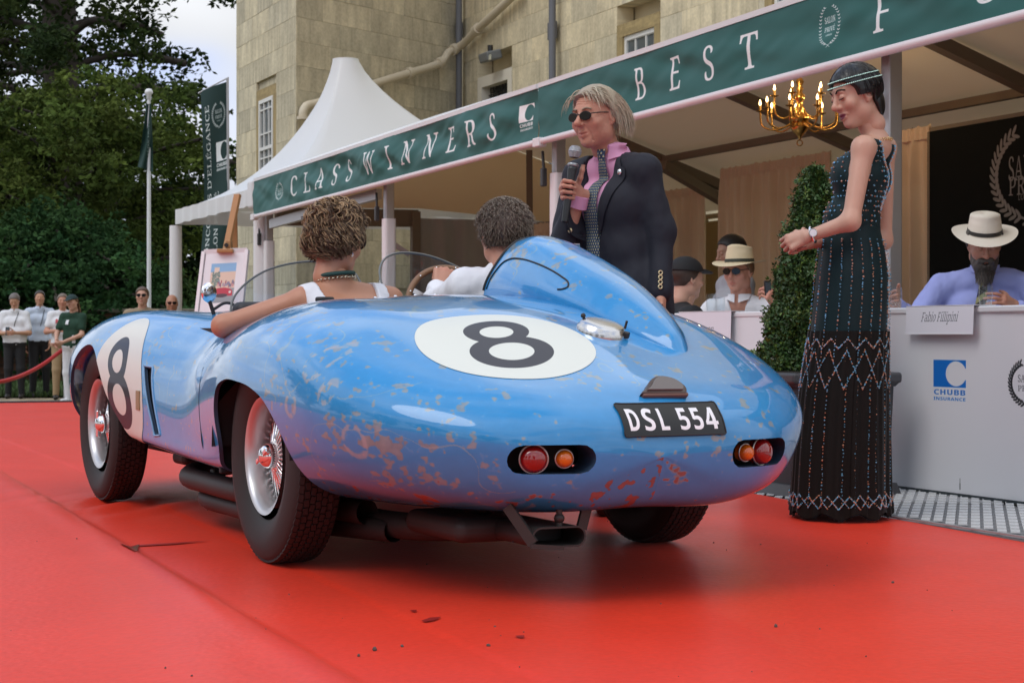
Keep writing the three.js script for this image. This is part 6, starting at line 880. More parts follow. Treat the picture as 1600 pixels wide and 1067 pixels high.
  const R = rng(301), hair = [];
  const hl = hairlineOf([[-.13, -.05], [-.03, -.018], [.02, .004], [.05, .030], [.08, .058], [.098, .082], [.112, .2]]);
  hair.push(hairCap([.34, .28, .20], .018, (x, y, z) => hl(x, y, z) - .002));
  hair.push(locks(2500, R, () => { const ph = (R() - .5) * 6.28, th = Math.pow(R(), .7) * 1.75, p = scalp(th, ph, .012); return hl(...p) > -.004 ? [p, ph, th] : null; }, ([p, ph, th]) => { const out = [p], front = Math.cos(ph) > .55 && th > .5; let d = front ? [(p[0] > -.02 ? .75 : -.45), .14 + .2 * R(), R() < .12 ? .4 : -.45] : [Math.sign(p[0] || 1) * .22, .10, -.75]; let c = p.slice(); const n = 7, st = (front ? .013 : .017) * (.7 + .5 * R()); for (let k = 0; k < n; k++) { d = [d[0] * (c[1] < 0 ? .5 : .9) + (R() - .5) * .14, d[1] - (front ? .20 : .30), d[2] * (c[1] < .01 ? .55 : .86)]; const l = Math.hypot(...d); c = add(c, d.map((v) => v / l), st); let h = ell([0, .03, -.012], [.082, .094, .103])(...c); if (h < .004) { const g = [c[0] / .0067, (c[1] - .03) / .0088, (c[2] + .012) / .0106], gl = Math.hypot(...g); c = add(c, g.map((v) => v / gl), .005 - h); } out.push(c.slice()); } return out; }, .0021, ([p]) => { const k = .65 + .6 * R(), w = sstep(.02, -.06, p[1] - p[2] * .6); return mix([.60, .52, .385], [.24, .175, .11], clamp(w * .8 + R() * .35, 0, 1)).map((v) => v * k); }));
  part('hair', hair.map((g) => g.applyMatrix4(hm)), hairM, t);
  const brow = [-1, 1].map((s) => tube([[s * .016, .032, .094], [s * .032, .037, .090], [s * .050, .031, .078]], .0042, 10, 6).applyMatrix4(hm)); part('eyebrow', brow, cloth([.26, .20, .14], .8), t);
  lenses(t, hm, { w: .0255, h: .0165, y: .006 });
  garment('trousers', volumes(J, .02).legs, .03, J, cloth([.05, .05, .055], .8), t, [(x, y) => .06 - y], .014); shoes(t, J, cloth([.012, .01, .009], .4));
  // the microphone he holds
  const m = thing('microphone', 'black handheld microphone with a silver ball head, held to his mouth', 'microphone', mb.clone().add(new V3(X0, 0, Z)).toArray()); m.quaternion.setFromUnitVectors(new V3(0, 1, 0), md); const ML = mb.distanceTo(mt);
  part('handle', lathe([[0, -.03], [.012, -.03], [.0135, -.025], [.0145, .03], [.0165, ML * .62], [.0185, ML * .74], [.019, ML * .80], [0, ML * .8]], 28), mat([.018, .02, .022], .42), m); part('collar', lathe([[.019, ML * .79], [.0215, ML * .80], [.0215, ML * .83], [.019, ML * .84]], 28), mat([.35, .36, .37], .3, { metalness: .8 }), m);
  const mesh = dataTex(128, 128, (a, b, i, j) => { const k = (i % 8 < 2 || j % 8 < 2) ? 205 : 90; return [k, k, k]; }, false); mesh.repeat.set(3, 2); const hm2 = mat([.40, .41, .42], .42, { metalness: .7 }); hm2.bumpMap = mesh; hm2.bumpScale = .002; part('ball_head', xf(lathe([[.018, -.022], [.0245, -.008], [.026, .003], [.0235, .016], [.016, .024], [0, .027]], 36), 0, ML + .006, 0), hm2, m); part('head_band', xf(new THREE.TorusGeometry(.0258, .0018, 8, 36).rotateX(Math.PI / 2), 0, ML + .008, 0), mat([.5, .51, .52], .3, { metalness: .8 }), m);
}
// ---- the hostess in a beaded evening dress ----
{
  const Z = -7.4, X0 = 1.30, t = thing('person', 'dark haired hostess in a long black beaded evening dress and headband', 'person', [X0, 0, Z]);
  const q = (px, py, z = 0) => [(px - 800) / FOC * (7.4 - z) - X0, CAMH + (HOR - py) / FOC * (7.4 - z), z], f = [-.95, 0, -.31], L = [-.31, 0, .95];
  const J = { left: L, head: q(1338, 150, .03), nape: q(1357, 194, .01), neck: q(1370, 218, 0), chest: q(1348, 278), belly: q(1328, 345), pelvis: q(1327, 425), shL: q(1350, 231, .155), shR: q(1383, 232, -.15), elL: q(1330, 346, .22), wrL: q(1264, 369, .16), elR: q(1381, 376, -.19), wrR: q(1268, 379, .03), hipL: [.02, .93, .08], hipR: [.06, .93, -.08], knL: [.02, .5, .08], knR: [.05, .5, -.08], anL: [0, .09, .07], anR: [.04, .09, -.09] };
  const hm = yawM(J.head, Math.atan2(-.93, .37), .30, .06), o = { slim: .86, hipK: .74 }, sk = SK.fair;
  const hL = handAt(sk, -1, J.elL, J.wrL, [.1, -.35, -1], [[.7, 1.0, .5], [.8, 1.1, .5], [.85, 1.1, .5], [.9, 1.1, .5]], { scale: .93, thumb: [[.5, .7, .55], [.1, .85, .6], [-.2, .8, .65]], bend: 0 }, .0028);
  const hR = handAt(sk, 1, J.elR, J.wrR, [0, .1, 1], [[.6, .8, .4], [.7, .9, .4], [.7, .9, .4], [.8, .9, .4]], { scale: .9, thumb: [[.5, .7, .55], [.1, .85, .6], [-.2, .8, .65]] }, .0035);
  bodySkin(t, J, sk, { slim: .84, hipK: .72, cell: .011, hcell: .0027, headM: hm, hands: [hL, hR], face: { w: .93, jaw: .86, nose: .98, smile: 1.0, neck: .86, cheek: 1.08, lip: [.16, .03, .05] } });
  const dl = (x, z) => (x - J.chest[0]) * L[0] + (z - J.chest[2]) * L[2], df = (x, z) => (x - J.chest[0]) * f[0] + (z - J.chest[2]) * f[2];
  const dress = cloth([.007, .020, .023], .55, { specularIntensity: .35, sheen: .15, sheenRoughness: .4, sheenColor: lin(.02, .05, .06) }), v = volumes(J, .006, o), waist = J.belly[1] - .02;
  const bust = [1, -1].map((s) => { const c = add(add([J.chest[0], J.chest[1] + .005, J.chest[2]], L, s * .068), f, .050); return ell(c, [.056, .060, .056]); });
  const bod = garment('bodice', [...v.torso, ...v.yoke, ...bust], .045, J, dress, t, [
    (x, y) => waist - .06 - y,
    (x, y, z) => { const s = dl(x, z), d = df(x, z), back = d < .0; // open back in a long V, straps over the shoulders
      if (back) { const w = clamp((y - (J.chest[1] - .12)) * .36, 0, .115); return y > J.chest[1] - .12 ? w - Math.abs(s) : -.02; } const w = clamp((y - (J.chest[1] + .08)) * .85, 0, .10); return y > J.chest[1] + .08 ? w - Math.abs(s) : -.02; },
    (x, y, z) => { const s = Math.abs(dl(x, z)); return y > J.chest[1] - .02 ? s - lerp(.165, .138, sstep(J.chest[1] - .02, J.chest[1] + .12, y)) : -.02; },
    (x, y, z) => y - (J.neck[1] - .012)], .008, .003, 20);
  // skirt: lofted down to the hem with soft gores
  const prof = [[waist + .05, 1327, .112, .135], [waist - .02, 1326, .115, .138], [1.06, 1328, .128, .160], [.97, 1328, .140, .176], [.86, 1326, .146, .180], [.72, 1322, .150, .180], [.5, 1315, .168, .188], [.28, 1311, .180, .195], [.1, 1309, .186, .20], [.012, 1309, .194, .205]];
  const sk2 = (a, y, e = 0) => { let i = 0; while (i < prof.length - 2 && y < prof[i + 1][0]) i++; const A = prof[i], B = prof[i + 1], u = clamp((A[0] - y) / (A[0] - B[0]), 0, 1), cx = (lerp(A[1], B[1], u) - 1310) / 392 + .012, rx = lerp(A[2], B[2], u), rz = lerp(A[3], B[3], u), th = a * 6.2832, fl = sstep(.75, .0, y), pl = 1 + fl * .035 * Math.sin(th * 9 + Math.sin(th * 2) * 2) + fl * .02 * Math.sin(th * 23 + y * 2), r = pl; return [cx + (rx * r + e) * Math.sin(th), y, (rz * r + e) * Math.cos(th)]; };
  const hemY = (a) => .012 + .012 * Math.sin(a * 56.5);
  const skirt = part('skirt', sheet(150, 60, (a, b) => sk2(a, lerp(waist + .04, hemY(a), b))), dress, t);
  part('sheer_panel', sheet(150, 20, (a, b) => sk2(a, lerp(.74, hemY(a) + .006, b), .006 + .006 * Math.sin(a * 90) ** 2)), mat([.020, .017, .014], .7, { transmission: .6, thickness: 0, specularIntensity: .25 }), skirt); 
  const R = rng(88), blue = [], cop = [], bead = (p, r) => { const g = new THREE.OctahedronGeometry(r * 1.3, 0); g.translate(...p); const k = R(); (k < .46 ? blue : k < .92 ? cop : blue).push(g); };
  const lines = [.60, .68, .745, .81, .865, .92, .965, .01, .055, .10, .15, .20, .255, .31, .36, .42, .48, .54];
  for (const a0 of lines) for (let y = waist - .06; y > .05; y -= .0125 * (.5 + R())) { if (y > .56 && y < .62) continue; const a = a0 + .0035 * (R() - .5) + (y < .58 ? .014 * Math.sin(a0 * 40) : 0); bead(sk2(a, y, .009), .0020 + .0022 * R() * R()); }
  for (let k = 0; k < 15; k++) for (let i = 0; i < 40; i++) { const u = i / 40, a = (k + u) / 15, zig = Math.abs(u - .5) * 2; for (const [yb, h] of [[.665, .075], [.515, -.075], [.71, .04]]) if (R() < .8) bead(sk2(a, yb - zig * h + (R() - .5) * .006, .012), .0014 + .0018 * R()); if (R() < .85) bead(sk2(a, .10 - zig * .05, .012), .0016 + .0018 * R()); if (R() < .85) bead(sk2(a, .045 + zig * .05, .012), .0016 + .0018 * R()); }
  for (const [s0, h0] of [[0, 0]]) for (let k = 0; k < 900; k++) { void s0; void h0; // scattered over the bodice
    const th = R() * 6.2832, y = lerp(waist - .04, J.neck[1] - .03, R()), row = Math.round(y * 52) / 52 + .004 * (R() - .5), dx = Math.sin(th), dz = Math.cos(th), c = mix(J.belly, J.chest, clamp((y - J.belly[1]) / (J.chest[1] - J.belly[1]), 0, 1.5)); let r = .34; for (let i = 0; i < 40; i++) { const d = bod.sdf(c[0] + dx * r, row, c[2] + dz * r); if (d < .001) break; r -= d * .8; if (r < .03) break; } if (r > .05) { const p = [c[0] + dx * (r + .003), row, c[2] + dz * (r + .003)]; if (Math.abs(bod.sdf(...p)) < .006) bead(p, .0020 + .0026 * R() * R()); } }
  for (const s of [1, -1]) for (let i = 0; i < 130; i++) { const u = i / 130, h = lerp(J.neck[1] - .02, J.chest[1] - .13, u), w = clamp((h - (J.chest[1] - .12)) * .36, 0, .115) + .010 + .012 * R(), g = drape(bod.sdf, J.chest, L, f.map((v) => -v), 1, 1, () => [s * w, h], .003).attributes.position; bead([g.getX(0), g.getY(0), g.getZ(0)], .0026 + .0022 * R()); }
  const bb = part('beading', blue, mat([.22, .52, .72], .15, { metalness: .4, clearcoat: 1 }), t); bb.userData.kind = 'stuff'; part('copper_beading', cop, mat([.66, .33, .20], .2, { metalness: .4, clearcoat: 1 }), t).userData.kind = 'stuff';
  // cropped black hair, headband, brows, lashes, necklace, watch
  const hl = hairlineOf([[-.125, -.13], [-.10, -.060], [-.05, -.045], [-.005, -.026], [.0, .030], [.03, .036], [.055, .050], [.072, .078], [.088, .098], [.11, .2]]), hr = rng(5);
  const cut = hairCap([.006, .0055, .006], .0155, (x, y, z) => hl(x, y, z), .004), tail = sdfMesh((x, y, z) => Math.max(ell([0, -.035, -.060], [.060, .085, .050])(x, y, z), -hl(x, y, z)), [-.09, -.13, -.13], [.09, .06, 0], .005, () => [.006, .0055, .006]);
  const str = locks(900, hr, () => { const ph = (hr() - .5) * 6.28, th = hr() * 1.9, p = scalp(th, ph, .015); return hl(...p) > .006 ? [p, ph] : null; }, ([p, ph]) => { const out = [p]; let c = p; const front = Math.cos(ph) > .2; for (let k = 0; k < 4; k++) { c = add(c, front ? [Math.sign(p[0] || 1) * .006, -.004, .004] : [0, -.009, -.001]); const h = ell([0, .03, -.012], [.0925, .104, .1135])(...c); const g = [c[0], c[1] - .03, c[2] + .012], l = Math.hypot(...g); c = add(c, g.map((q) => q / l), -h); out.push(c); } return out; }, .0016, () => { const k = .5 + hr(); return [.012 * k, .011 * k, .012 * k]; });
  part('hair', [cut, tail, str].map((g) => g.applyMatrix4(hm)), mat('#ffffff', .32, { vertexColors: true }), t);
  const band = (y, k) => Array.from({ length: 41 }, (_, i) => { const a = i / 40 * 6.2832, e = .018; return [(.076 + e) * Math.sin(a) * k, y + .004 * Math.cos(a), -.012 + (.097 + e) * Math.cos(a) * k]; }), hb = [];
  for (const [y, k] of [[.072, .90], [.050, .975]]) { hb.push(tube(band(y, k), .0030, 90, 6)); for (let i = 0; i < 90; i++) { const p = band(y, k + .03)[Math.floor(i / 90 * 40)], p2 = band(y, k + .03)[Math.floor(i / 90 * 40) + 1], m = mix(p, p2, (i / 90 * 40) % 1); hb.push(new THREE.OctahedronGeometry(.0034 + .001 * hr(), 0).translate(...m)); } }
  part('headband', hb.map((g) => g.applyMatrix4(hm)), mat([.20, .30, .28], .25, { metalness: .6 }), t);
  const browL = [-1, 1].map((s) => tube([[s * .014, .030, .096], [s * .030, .041, .092], [s * .053, .034, .074]], .0026, 12, 6).applyMatrix4(hm)); part('eyebrow', browL, cloth([.012, .01, .009], .7), t);
  part('eyelash', [-1, 1].map((s) => tube([[s * .018, .004, .0925], [s * .031, .0025, .0945], [s * .047, .006, .086]], .0018, 10, 5).applyMatrix4(hm)), cloth([.006, .005, .005], .6), t);
  part('teeth', xf(rbox(.026, .005, .004, 0, -.0635, .0875, .002), 0, 0, 0).applyMatrix4(hm), mat([.75, .72, .66], .3), t);
  const gold = mat([.62, .44, .22], .22, { metalness: 1 }), nk = add(J.neck, [-.008, -.012, 0]), ring = []; for (let i = 0; i < 34; i++) { const a = i / 34 * 6.2832, d = [f[0] * Math.cos(a) + L[0] * Math.sin(a), f[2] * Math.cos(a) + L[2] * Math.sin(a)], r = .066, big = Math.cos(a) > .2 ? 1.9 : 1; ring.push(xf(new THREE.TorusGeometry(.0052 * big, .0016 * big, 6, 12), nk[0] + d[0] * (r + .012 * Math.max(0, Math.cos(a))), nk[1] - .026 * Math.max(0, Math.cos(a)) + .012 * -Math.cos(a) * 1, nk[2] + d[1] * (r + .012 * Math.max(0, Math.cos(a))), 0, a, i % 2 ? 1.2 : .2)); } part('necklace', ring, gold, t);
  const wp = mix(J.wrL, J.elL, .10), wd = v3(J.elL).sub(v3(J.wrL)).normalize(), wq = new THREE.Quaternion().setFromUnitVectors(new V3(0, 0, 1), wd), wm = new M4().compose(v3(wp), wq, new V3(1, 1, 1)); part('watch_strap', new THREE.TorusGeometry(.030, .0055, 8, 30).applyMatrix4(wm), M.chrome, t); { const c = [wp[0] - .004, wp[1] + .006, wp[2] + .032]; part('watch_face', [rod(add(c, [0, 0, -.006]), c, .0175, .0165, 26)], M.chrome, t); part('watch_dial', rod(c, add(c, [0, .0, .0012]), .0135, .0135, 24), mat([.78, .80, .82], .2), t); }
}
// ---- passenger: woman in a white top, arm over the door ----
{
  const o0 = carP(-.30, .45, .62), t = thing('person', 'woman passenger with short curly hair and white top, arm over the car door', 'person', o0.toArray()), w = (px, py, d) => at(px, py, d).sub(o0).toArray();
  const J = { left: [-.86, 0, .50], head: w(524, 380, 6.72), nape: w(521, 428, 6.70), neck: w(523, 441, 6.69), chest: w(538, 500, 6.68), pelvis: add(w(545, 610, 6.62), [0, 0, 0]), shL: w(474, 470, 6.62), shR: w(608, 470, 6.80), elL: w(348, 509, 6.62), wrL: w(400, 503, 6.98), elR: w(640, 540, 6.95), wrR: w(630, 540, 7.2) }; J.left = v3(J.shL).sub(v3(J.shR)).setY(0).normalize().toArray();
  const hm = yawM(J.head, Math.PI - .62, .06, 0), fw = [J.left[2] * -1, 0, J.left[0]], face = [fw[0] * 1, 0, fw[2] * 1];
  bodySkin(t, J, SK.tan, { cell: .011, hcell: .0035, headM: hm, slim: .92, hands: [handAt(SK.tan, -1, J.elL, J.wrL, [0, -1, 0], RELAX), handAt(SK.tan, 1, J.elR, J.wrR, [0, -1, 0], RELAX)], face: { w: .96, jaw: .9, neck: .9 } });
  const white = cloth([.74, .74, .78], .85), v = volumes(J, .009, { slim: .92 }), dl = (x, z) => (x - J.chest[0]) * J.left[0] + (z - J.chest[2]) * J.left[2], db = (x, z) => -((x - J.chest[0]) * face[0] + (z - J.chest[2]) * face[2]);
  garment('top', [...v.torso, ...v.yoke], .035, J, white, t, [(x, y, z) => { const s = dl(x, z), w2 = clamp((y - (J.chest[1] + .01)) * 1.15, .02, .20); return y > J.chest[1] - .01 ? Math.min(lerp(.085, .112, sstep(J.chest[1], J.shL[1] + .05, y)) - Math.abs(s), y - J.chest[1]) : -.02; }, (x, y, z) => Math.abs(dl(x, z)) - .165, (x, y) => y - J.neck[1] - .0], .008, .004, 25);
  const R = rng(44), hl = hairlineOf([[-.115, -.10], [-.09, -.035], [-.04, -.02], [0, .0], [.04, .03], [.07, .07], [.10, .16]]);
  const g = [hairCap([.07, .042, .022], .016, hl), locks(2300, R, () => { const ph = (R() - .5) * 6.28, th = Math.pow(R(), .75) * 2.25, p = scalp(th, ph, .012); return hl(...p) > .0 && p[1] > -.10 ? [p, ph, th] : null; }, ([p, ph, th]) => { const out = [], n = 9, len = (.046 + .028 * R()) * (th > 1.7 ? .6 : 1), nrm = v3([p[0] / .006, (p[1] - .03) / .008, (p[2] + .012) / .009]).normalize(), dn = new V3(.35 * Math.sin(p[1] * 40 + p[0] * 30), -1, -.25).sub(nrm.clone().multiplyScalar(new V3(0, -1, -.25).dot(nrm))).normalize(), sd = new V3().crossVectors(nrm, dn), sw = fbm(p[0] * 22 + 9, p[1] * 22 + 9, p[2] * 22 + 9, 2) * 25, cr = .007 + .006 * R(); const lift = th < .9 ? .026 : .010; for (let k = 0; k < n; k++) { const u = k / (n - 1), c = v3(p).add(nrm.clone().multiplyScalar(lift * Math.sin(Math.PI * Math.min(1, u * .8)) + .004 + cr * .7 * Math.cos(sw + u * 7))).add(dn.clone().multiplyScalar(len * u * (th < .7 ? .8 : 1))).add(sd.clone().multiplyScalar(cr * Math.sin(sw + u * 7))); out.push(c.toArray()); } return out; }, .0027, ([p, ph, th]) => { const k = .7 + .6 * R(), bl = R() < .55 ? 1 : 0; return mix([.085, .045, .022], [.44, .29, .15], bl * (.5 + .5 * R()) * clamp(1.2 - th * .35, .3, 1)).map((q) => q * k); }, 4)];
  part('hair', g.map((q) => q.applyMatrix4(hm)), hairM, t); lenses(t, hm, { w: .029, h: .024, y: .012 });
  part('earring', xf(new THREE.TorusGeometry(.0075, .0022, 8, 18, 4.6), -.079, -.042, -.002, 0, 1.5, .4).applyMatrix4(hm), M.chrome, t);
  const nk = (y, r, rt, sq) => Array.from({ length: 30 }, (_, i) => { const a = i / 30 * 6.2832; return [J.neck[0] + Math.sin(a) * r, y + sq * Math.sin(a + .3), J.neck[2] + Math.cos(a) * r * .95]; }); part('lanyard', tube(nk(J.neck[1] + .026, .0665, 0, .008), .008, 60, 8, true), cloth([.012, .055, .05], .7), t);
  const ch = []; nk(J.neck[1] + .010, .070, 0, .010).forEach((p, i) => ch.push(xf(new THREE.TorusGeometry(.006, .0018, 6, 12), ...p, i % 2 ? .4 : 1.2, i / 30 * 6.28 + 1.57, 0))); part('necklace', ch, mat([.66, .62, .5], .25, { metalness: 1 }), t);
}
// ---- driver in a white shirt ----
{
  const o0 = carP(.36, .45, .5), t = thing('person', 'grey haired driver in a white shirt holding the steering wheel', 'person', o0.toArray()), cp = (u, y, v) => carP(u, y, v).sub(o0).toArray();
  const J = { left: [-.8988, 0, .4384], head: at(787, 368, 6.86).sub(o0).toArray(), nape: at(790, 415, 6.84).sub(o0).toArray(), neck: at(792, 430, 6.83).sub(o0).toArray(), chest: cp(.37, .76, .48), pelvis: cp(.36, .48, .45), shL: cp(.215, .895, .52), shR: cp(.53, .89, .50), elL: cp(.185, .83, .72), wrL: cp(.262, .905, .875), elR: cp(.58, .70, .7), wrR: cp(.45, .86, .87) };
  const hm = yawM(J.head, Math.PI + CROT - .22, .08, 0);
  const hand = (side, el, wr, to) => { const y = v3(to).sub(v3(wr)).normalize(), zz = new V3(-.25, -.62, -.75), z = zz.sub(y.clone().multiplyScalar(zz.dot(y))).normalize(), x = new V3().crossVectors(y, z); return handGeo(SK.ruddy, side, FIST.map((c) => [c[0] * .7, c[1] * .9, c[2]]), { spread: .03, thumb: [[.75, .45, .35], [.6, .7, .35], [.4, .85, .35]] }, .0028).applyMatrix4(new M4().makeBasis(x, y, z).setPosition(...wr)); };
  bodySkin(t, J, SK.ruddy, { cell: .011, hcell: .0035, headM: hm, hands: [hand(-1, J.elL, J.wrL, cp(.30, .975, .915)), hand(1, J.elR, J.wrR, cp(.46, .95, .93))], face: { jaw: 1.05, neck: 1.08, w: 1.03 } });
  const shirt = cloth([.76, .76, .80], .85), v = volumes(J, .014); garment('shirt', [...v.torso, ...v.yoke, cap(J.shL, J.elL, .072, .060), cap(J.shR, J.elR, .070, .058), cap(J.elL, mix(J.elL, J.wrL, .8), .060, .045), cap(J.elR, mix(J.elR, J.wrR, .8), .058, .045), cap(J.neck, add(J.neck, [0, .05, 0]), .066, .064)], .035, J, shirt, t, [(x, y) => y - J.neck[1] - .045], .008, .012, 17);
  part('wrist_watch', [new THREE.TorusGeometry(.031, .008, 8, 24).applyMatrix4(new M4().compose(v3(mix(J.wrL, J.elL, .14)), new THREE.Quaternion().setFromUnitVectors(new V3(0, 0, 1), v3(J.elL).sub(v3(J.wrL)).normalize()), new V3(1, 1, 1)))], M.leather, t);
  const R = rng(71), hl = hairlineOf([[-.15, -.09], [-.12, -.035], [-.03, -.012], [0, .012], [.04, .035], [.07, .07], [.10, .16]]);
  part('hair', [hairCap([.12, .085, .065], .015, hl), locks(3400, R, () => { const ph = (R() - .5) * 6.28, th = Math.pow(R(), .8) * 2.35, p = scalp(th, ph, .010); return hl(...p) > 0 && p[1] > -.125 ? [p, ph, th] : null; }, ([p, ph, th]) => { const nrm = v3([p[0] / .006, (p[1] - .03) / .008, (p[2] + .012) / .009]).normalize(), fl = new V3((R() - .5) * .9, -.5, -.3 + (R() - .5) * .5), out = []; for (let k = 0; k < 5; k++) { const u = k / 4; out.push(v3(p).add(nrm.clone().multiplyScalar(.004 + (th < 1.4 ? .020 : .008) * Math.sin(u * 1.9))).add(fl.clone().multiplyScalar(.026 * u * u + .006 * u)).toArray()); } return out; }, .0016, ([p, ph, th]) => { const k = .6 + .7 * R(); return mix([.13, .085, .06], [.42, .36, .29], R() * clamp(1.15 - th * .38, .25, 1)).map((q) => q * k); })].map((g) => g.applyMatrix4(hm)), hairM, t);
}
// ---- judges at the tables ----
{
  const d = 11.5, p = at(1158, 0, d), t = plain('person', 'man in straw hat, sunglasses and white shirt holding up a phone', [p.x, -.09, p.z], -.45, { seated: true, skin: [.56, .27, .19], top: cloth([.74, .74, .78], .85), sleeve: 1.9, open: true, collar: true, wr: .014, cell: .013, hcell: .0042, hy: -.15, hp: .08, face: { jaw: 1.1, cheek: 1.15, nose: 1.0 }, hand: .0035, bulk: 1.1, J: { elL: [.36, .82, .16], wrL: [.30, .985, .24], elR: [-.30, .84, .12], wrR: [-.22, .86, .34] }, palmL: [-.9, 0, -.4], curlL: [[.7, .9, .5], [.75, .9, .5], [.8, .95, .5], [.85, 1, .5]], hair: [.20, .11, .06], shades: false });
  lenses(t, t.hm, { w: .026, h: .019 }); hat(t, t.hm, mat([.66, .55, .36], .85), null, mat([.03, .035, .025], .7), { tilt: -.05, brim: .165 });
  const wr = v3([.30, .985, .24]).applyAxisAngle(new V3(0, 1, 0), -.45).add(t.position), ph = thing('mobile_phone', 'dark mobile phone held up by the man in sunglasses', 'phone', [wr.x - .045, wr.y + .055, wr.z + .012], .6); ph.rotation.z = .08; part('case', rbox(.05, .108, .014, 0, .05, 0, .006), mat([.012, .013, .015], .3), ph); part('screen', rbox(.042, .085, .002, 0, .052, .0078, .001), mat([.10, .12, .14], .08), ph);
}
{
  const d = 9.55, p = at(1540, 0, d), t = plain('person', 'bearded man in straw hat and lilac shirt looking down at the right table', [p.x, -.015, p.z], -.28, { seated: true, h: 1.8, bulk: 1.25, collar: true, wr: .016, fr: 15, skin: [.44, .22, .15], top: cloth([.30, .34, .66], .85), sleeve: 1.92, cell: .011, hcell: .0036, hy: .15, hp: .42, face: { jaw: 1.1, nose: 1.1 }, J: { head: [0, 1.20, .10], shL: [.22, .99, 0], shR: [-.22, .99, 0], elL: [.36, .80, .14], elR: [-.36, .82, .08], wrL: [.16, .88, .38], wrR: [-.42, .885, .34] } });
  hat(t, t.hm, mat([.70, .64, .54], .85), null, mat([.02, .018, .016], .6), { tilt: -.10, brim: .165 }); const R = rng(17), J = t.J;
  part('hair', [hairCap([.05, .042, .036], .020, hairlineOf([[-.16, -.12], [-.12, -.03], [-.02, -.015], [.02, .005], [.05, .02], [.1, .02], [.12, -.2]]))].map((g) => g.applyMatrix4(t.hm)), hairM, t);
  part('beard', [sdfMesh((x, y, z) => Math.max(blob([ell([0, -.085, .050], [.064, .055, .055]), ell([0, -.120, .062], [.045, .045, .035]), ell([.05, -.055, .02], [.022, .05, .04]), ell([-.05, -.055, .02], [.022, .05, .04]), cap([-.03, -.05, .095], [.03, -.05, .095], .012)], .02)(x, y, z) + .006 * (fbm(x * 90 + 9, y * 60 + 9, z * 90 + 9, 2) - .5), -Math.hypot(x / 1.6, y + .064, (z - .10) * .6) + .010), [-.1, -.2, -.05], [.1, .02, .13], .005, (x, y, z) => { const g = sstep(-.08, -.16, y) * .6 + .3 * fbm(x * 90 + 9, y * 30 + 9, z * 90, 2); return [.04 + .16 * g, .032 + .145 * g, .026 + .13 * g]; }), locks(500, R, () => { const a = (R() - .5) * 2.2, y = -.06 - R() * .1; return [[Math.sin(a) * .062 * (1 + (y + .06) * 3), y, .03 + Math.cos(a) * .065]]; }, ([p]) => [p, add(p, [p[0] * .05, -.014, .010]), add(p, [p[0] * .1, -.032, .012])], .0022, ([p]) => { const k = .5 + R(); return mix([.05, .04, .033], [.26, .23, .20], R() * sstep(-.06, -.15, p[1])).map((v) => v * k); })].map((g) => g.applyMatrix4(t.hm)), hairM, t);
  const tm = mat('#ffffff', .6); tm.map = canvasTex(64, 512, (x, w, h) => { x.fillStyle = '#14161c'; x.fillRect(0, 0, w, h); x.fillStyle = '#8d8a5e'; for (let i = -1; i < 6; i++) { x.beginPath(); x.moveTo(0, i * 110 + 60); x.lineTo(w, i * 110); x.lineTo(w, i * 110 + 48); x.lineTo(0, i * 110 + 108); x.fill(); } });
  const vol = volumes(J, .014, { bulk: 1.25 }), sf = blob([...vol.torso, ...vol.yoke], .035); part('tie', drape(sf, J.chest, [1, 0, 0], [0, 0, 1], 6, 40, (a, b) => [(a - .5) * lerp(.035, .085, b) - .04 * b, J.neck[1] - .02 - b * .36], .012, (a, b) => [a, 1 - b]), tm, t);
}
plain('person', 'dark haired man in glasses and grey shirt standing behind the straw hat man', [at(1147, 0, 12.9).x, -.27, -12.9], -1.3, { h: 1.68, skin: [.36, .20, .13], top: cloth([.40, .41, .45], .85), legs: cloth([.03, .03, .035], .85), hair: [.012, .010, .009], hp: .25, sleeve: 1.9, cell: .016, hcell: .005 });
{ const t = plain('person', 'person in black cap and black top seated behind the blazer man', [at(1064, 0, 11.2).x, -.14, -11.2], 1.9, { seated: true, skin: SK.fair, top: cloth([.010, .010, .011], .85), hair: [.04, .022, .014], hy: .2, sleeve: .8, cell: .015, hcell: .005, J: { elL: [.27, .78, .05], elR: [-.27, .78, .05] } }); part('cap', [sdfMesh((x, y, z) => Math.max(ell([0, .035, -.012], [.098, .102, .118])(x, y, z), .045 - y), [-.12, .03, -.14], [.12, .15, .12], .006), xf(new THREE.SphereGeometry(.085, 20, 8), 0, .055, .10, .15, 0, 0, .9, .12, .95)].map((g) => g.applyMatrix4(t.hm)), cloth([.010, .010, .011], .8), t); }
plain('person', 'seated person with bare arms at the right edge, partly out of view', [at(1688, 0, 9.0).x, -.12, -9.0], -.2, { seated: true, skin: [.50, .29, .22], top: cloth([.74, .75, .80], .85), hair: [.12, .07, .04], sleeve: .1, cell: .014, hcell: .006, J: { elR: [-.235, .72, .10], shR: [-.185, .97, 0], wrR: [-.10, .87, .34] } });
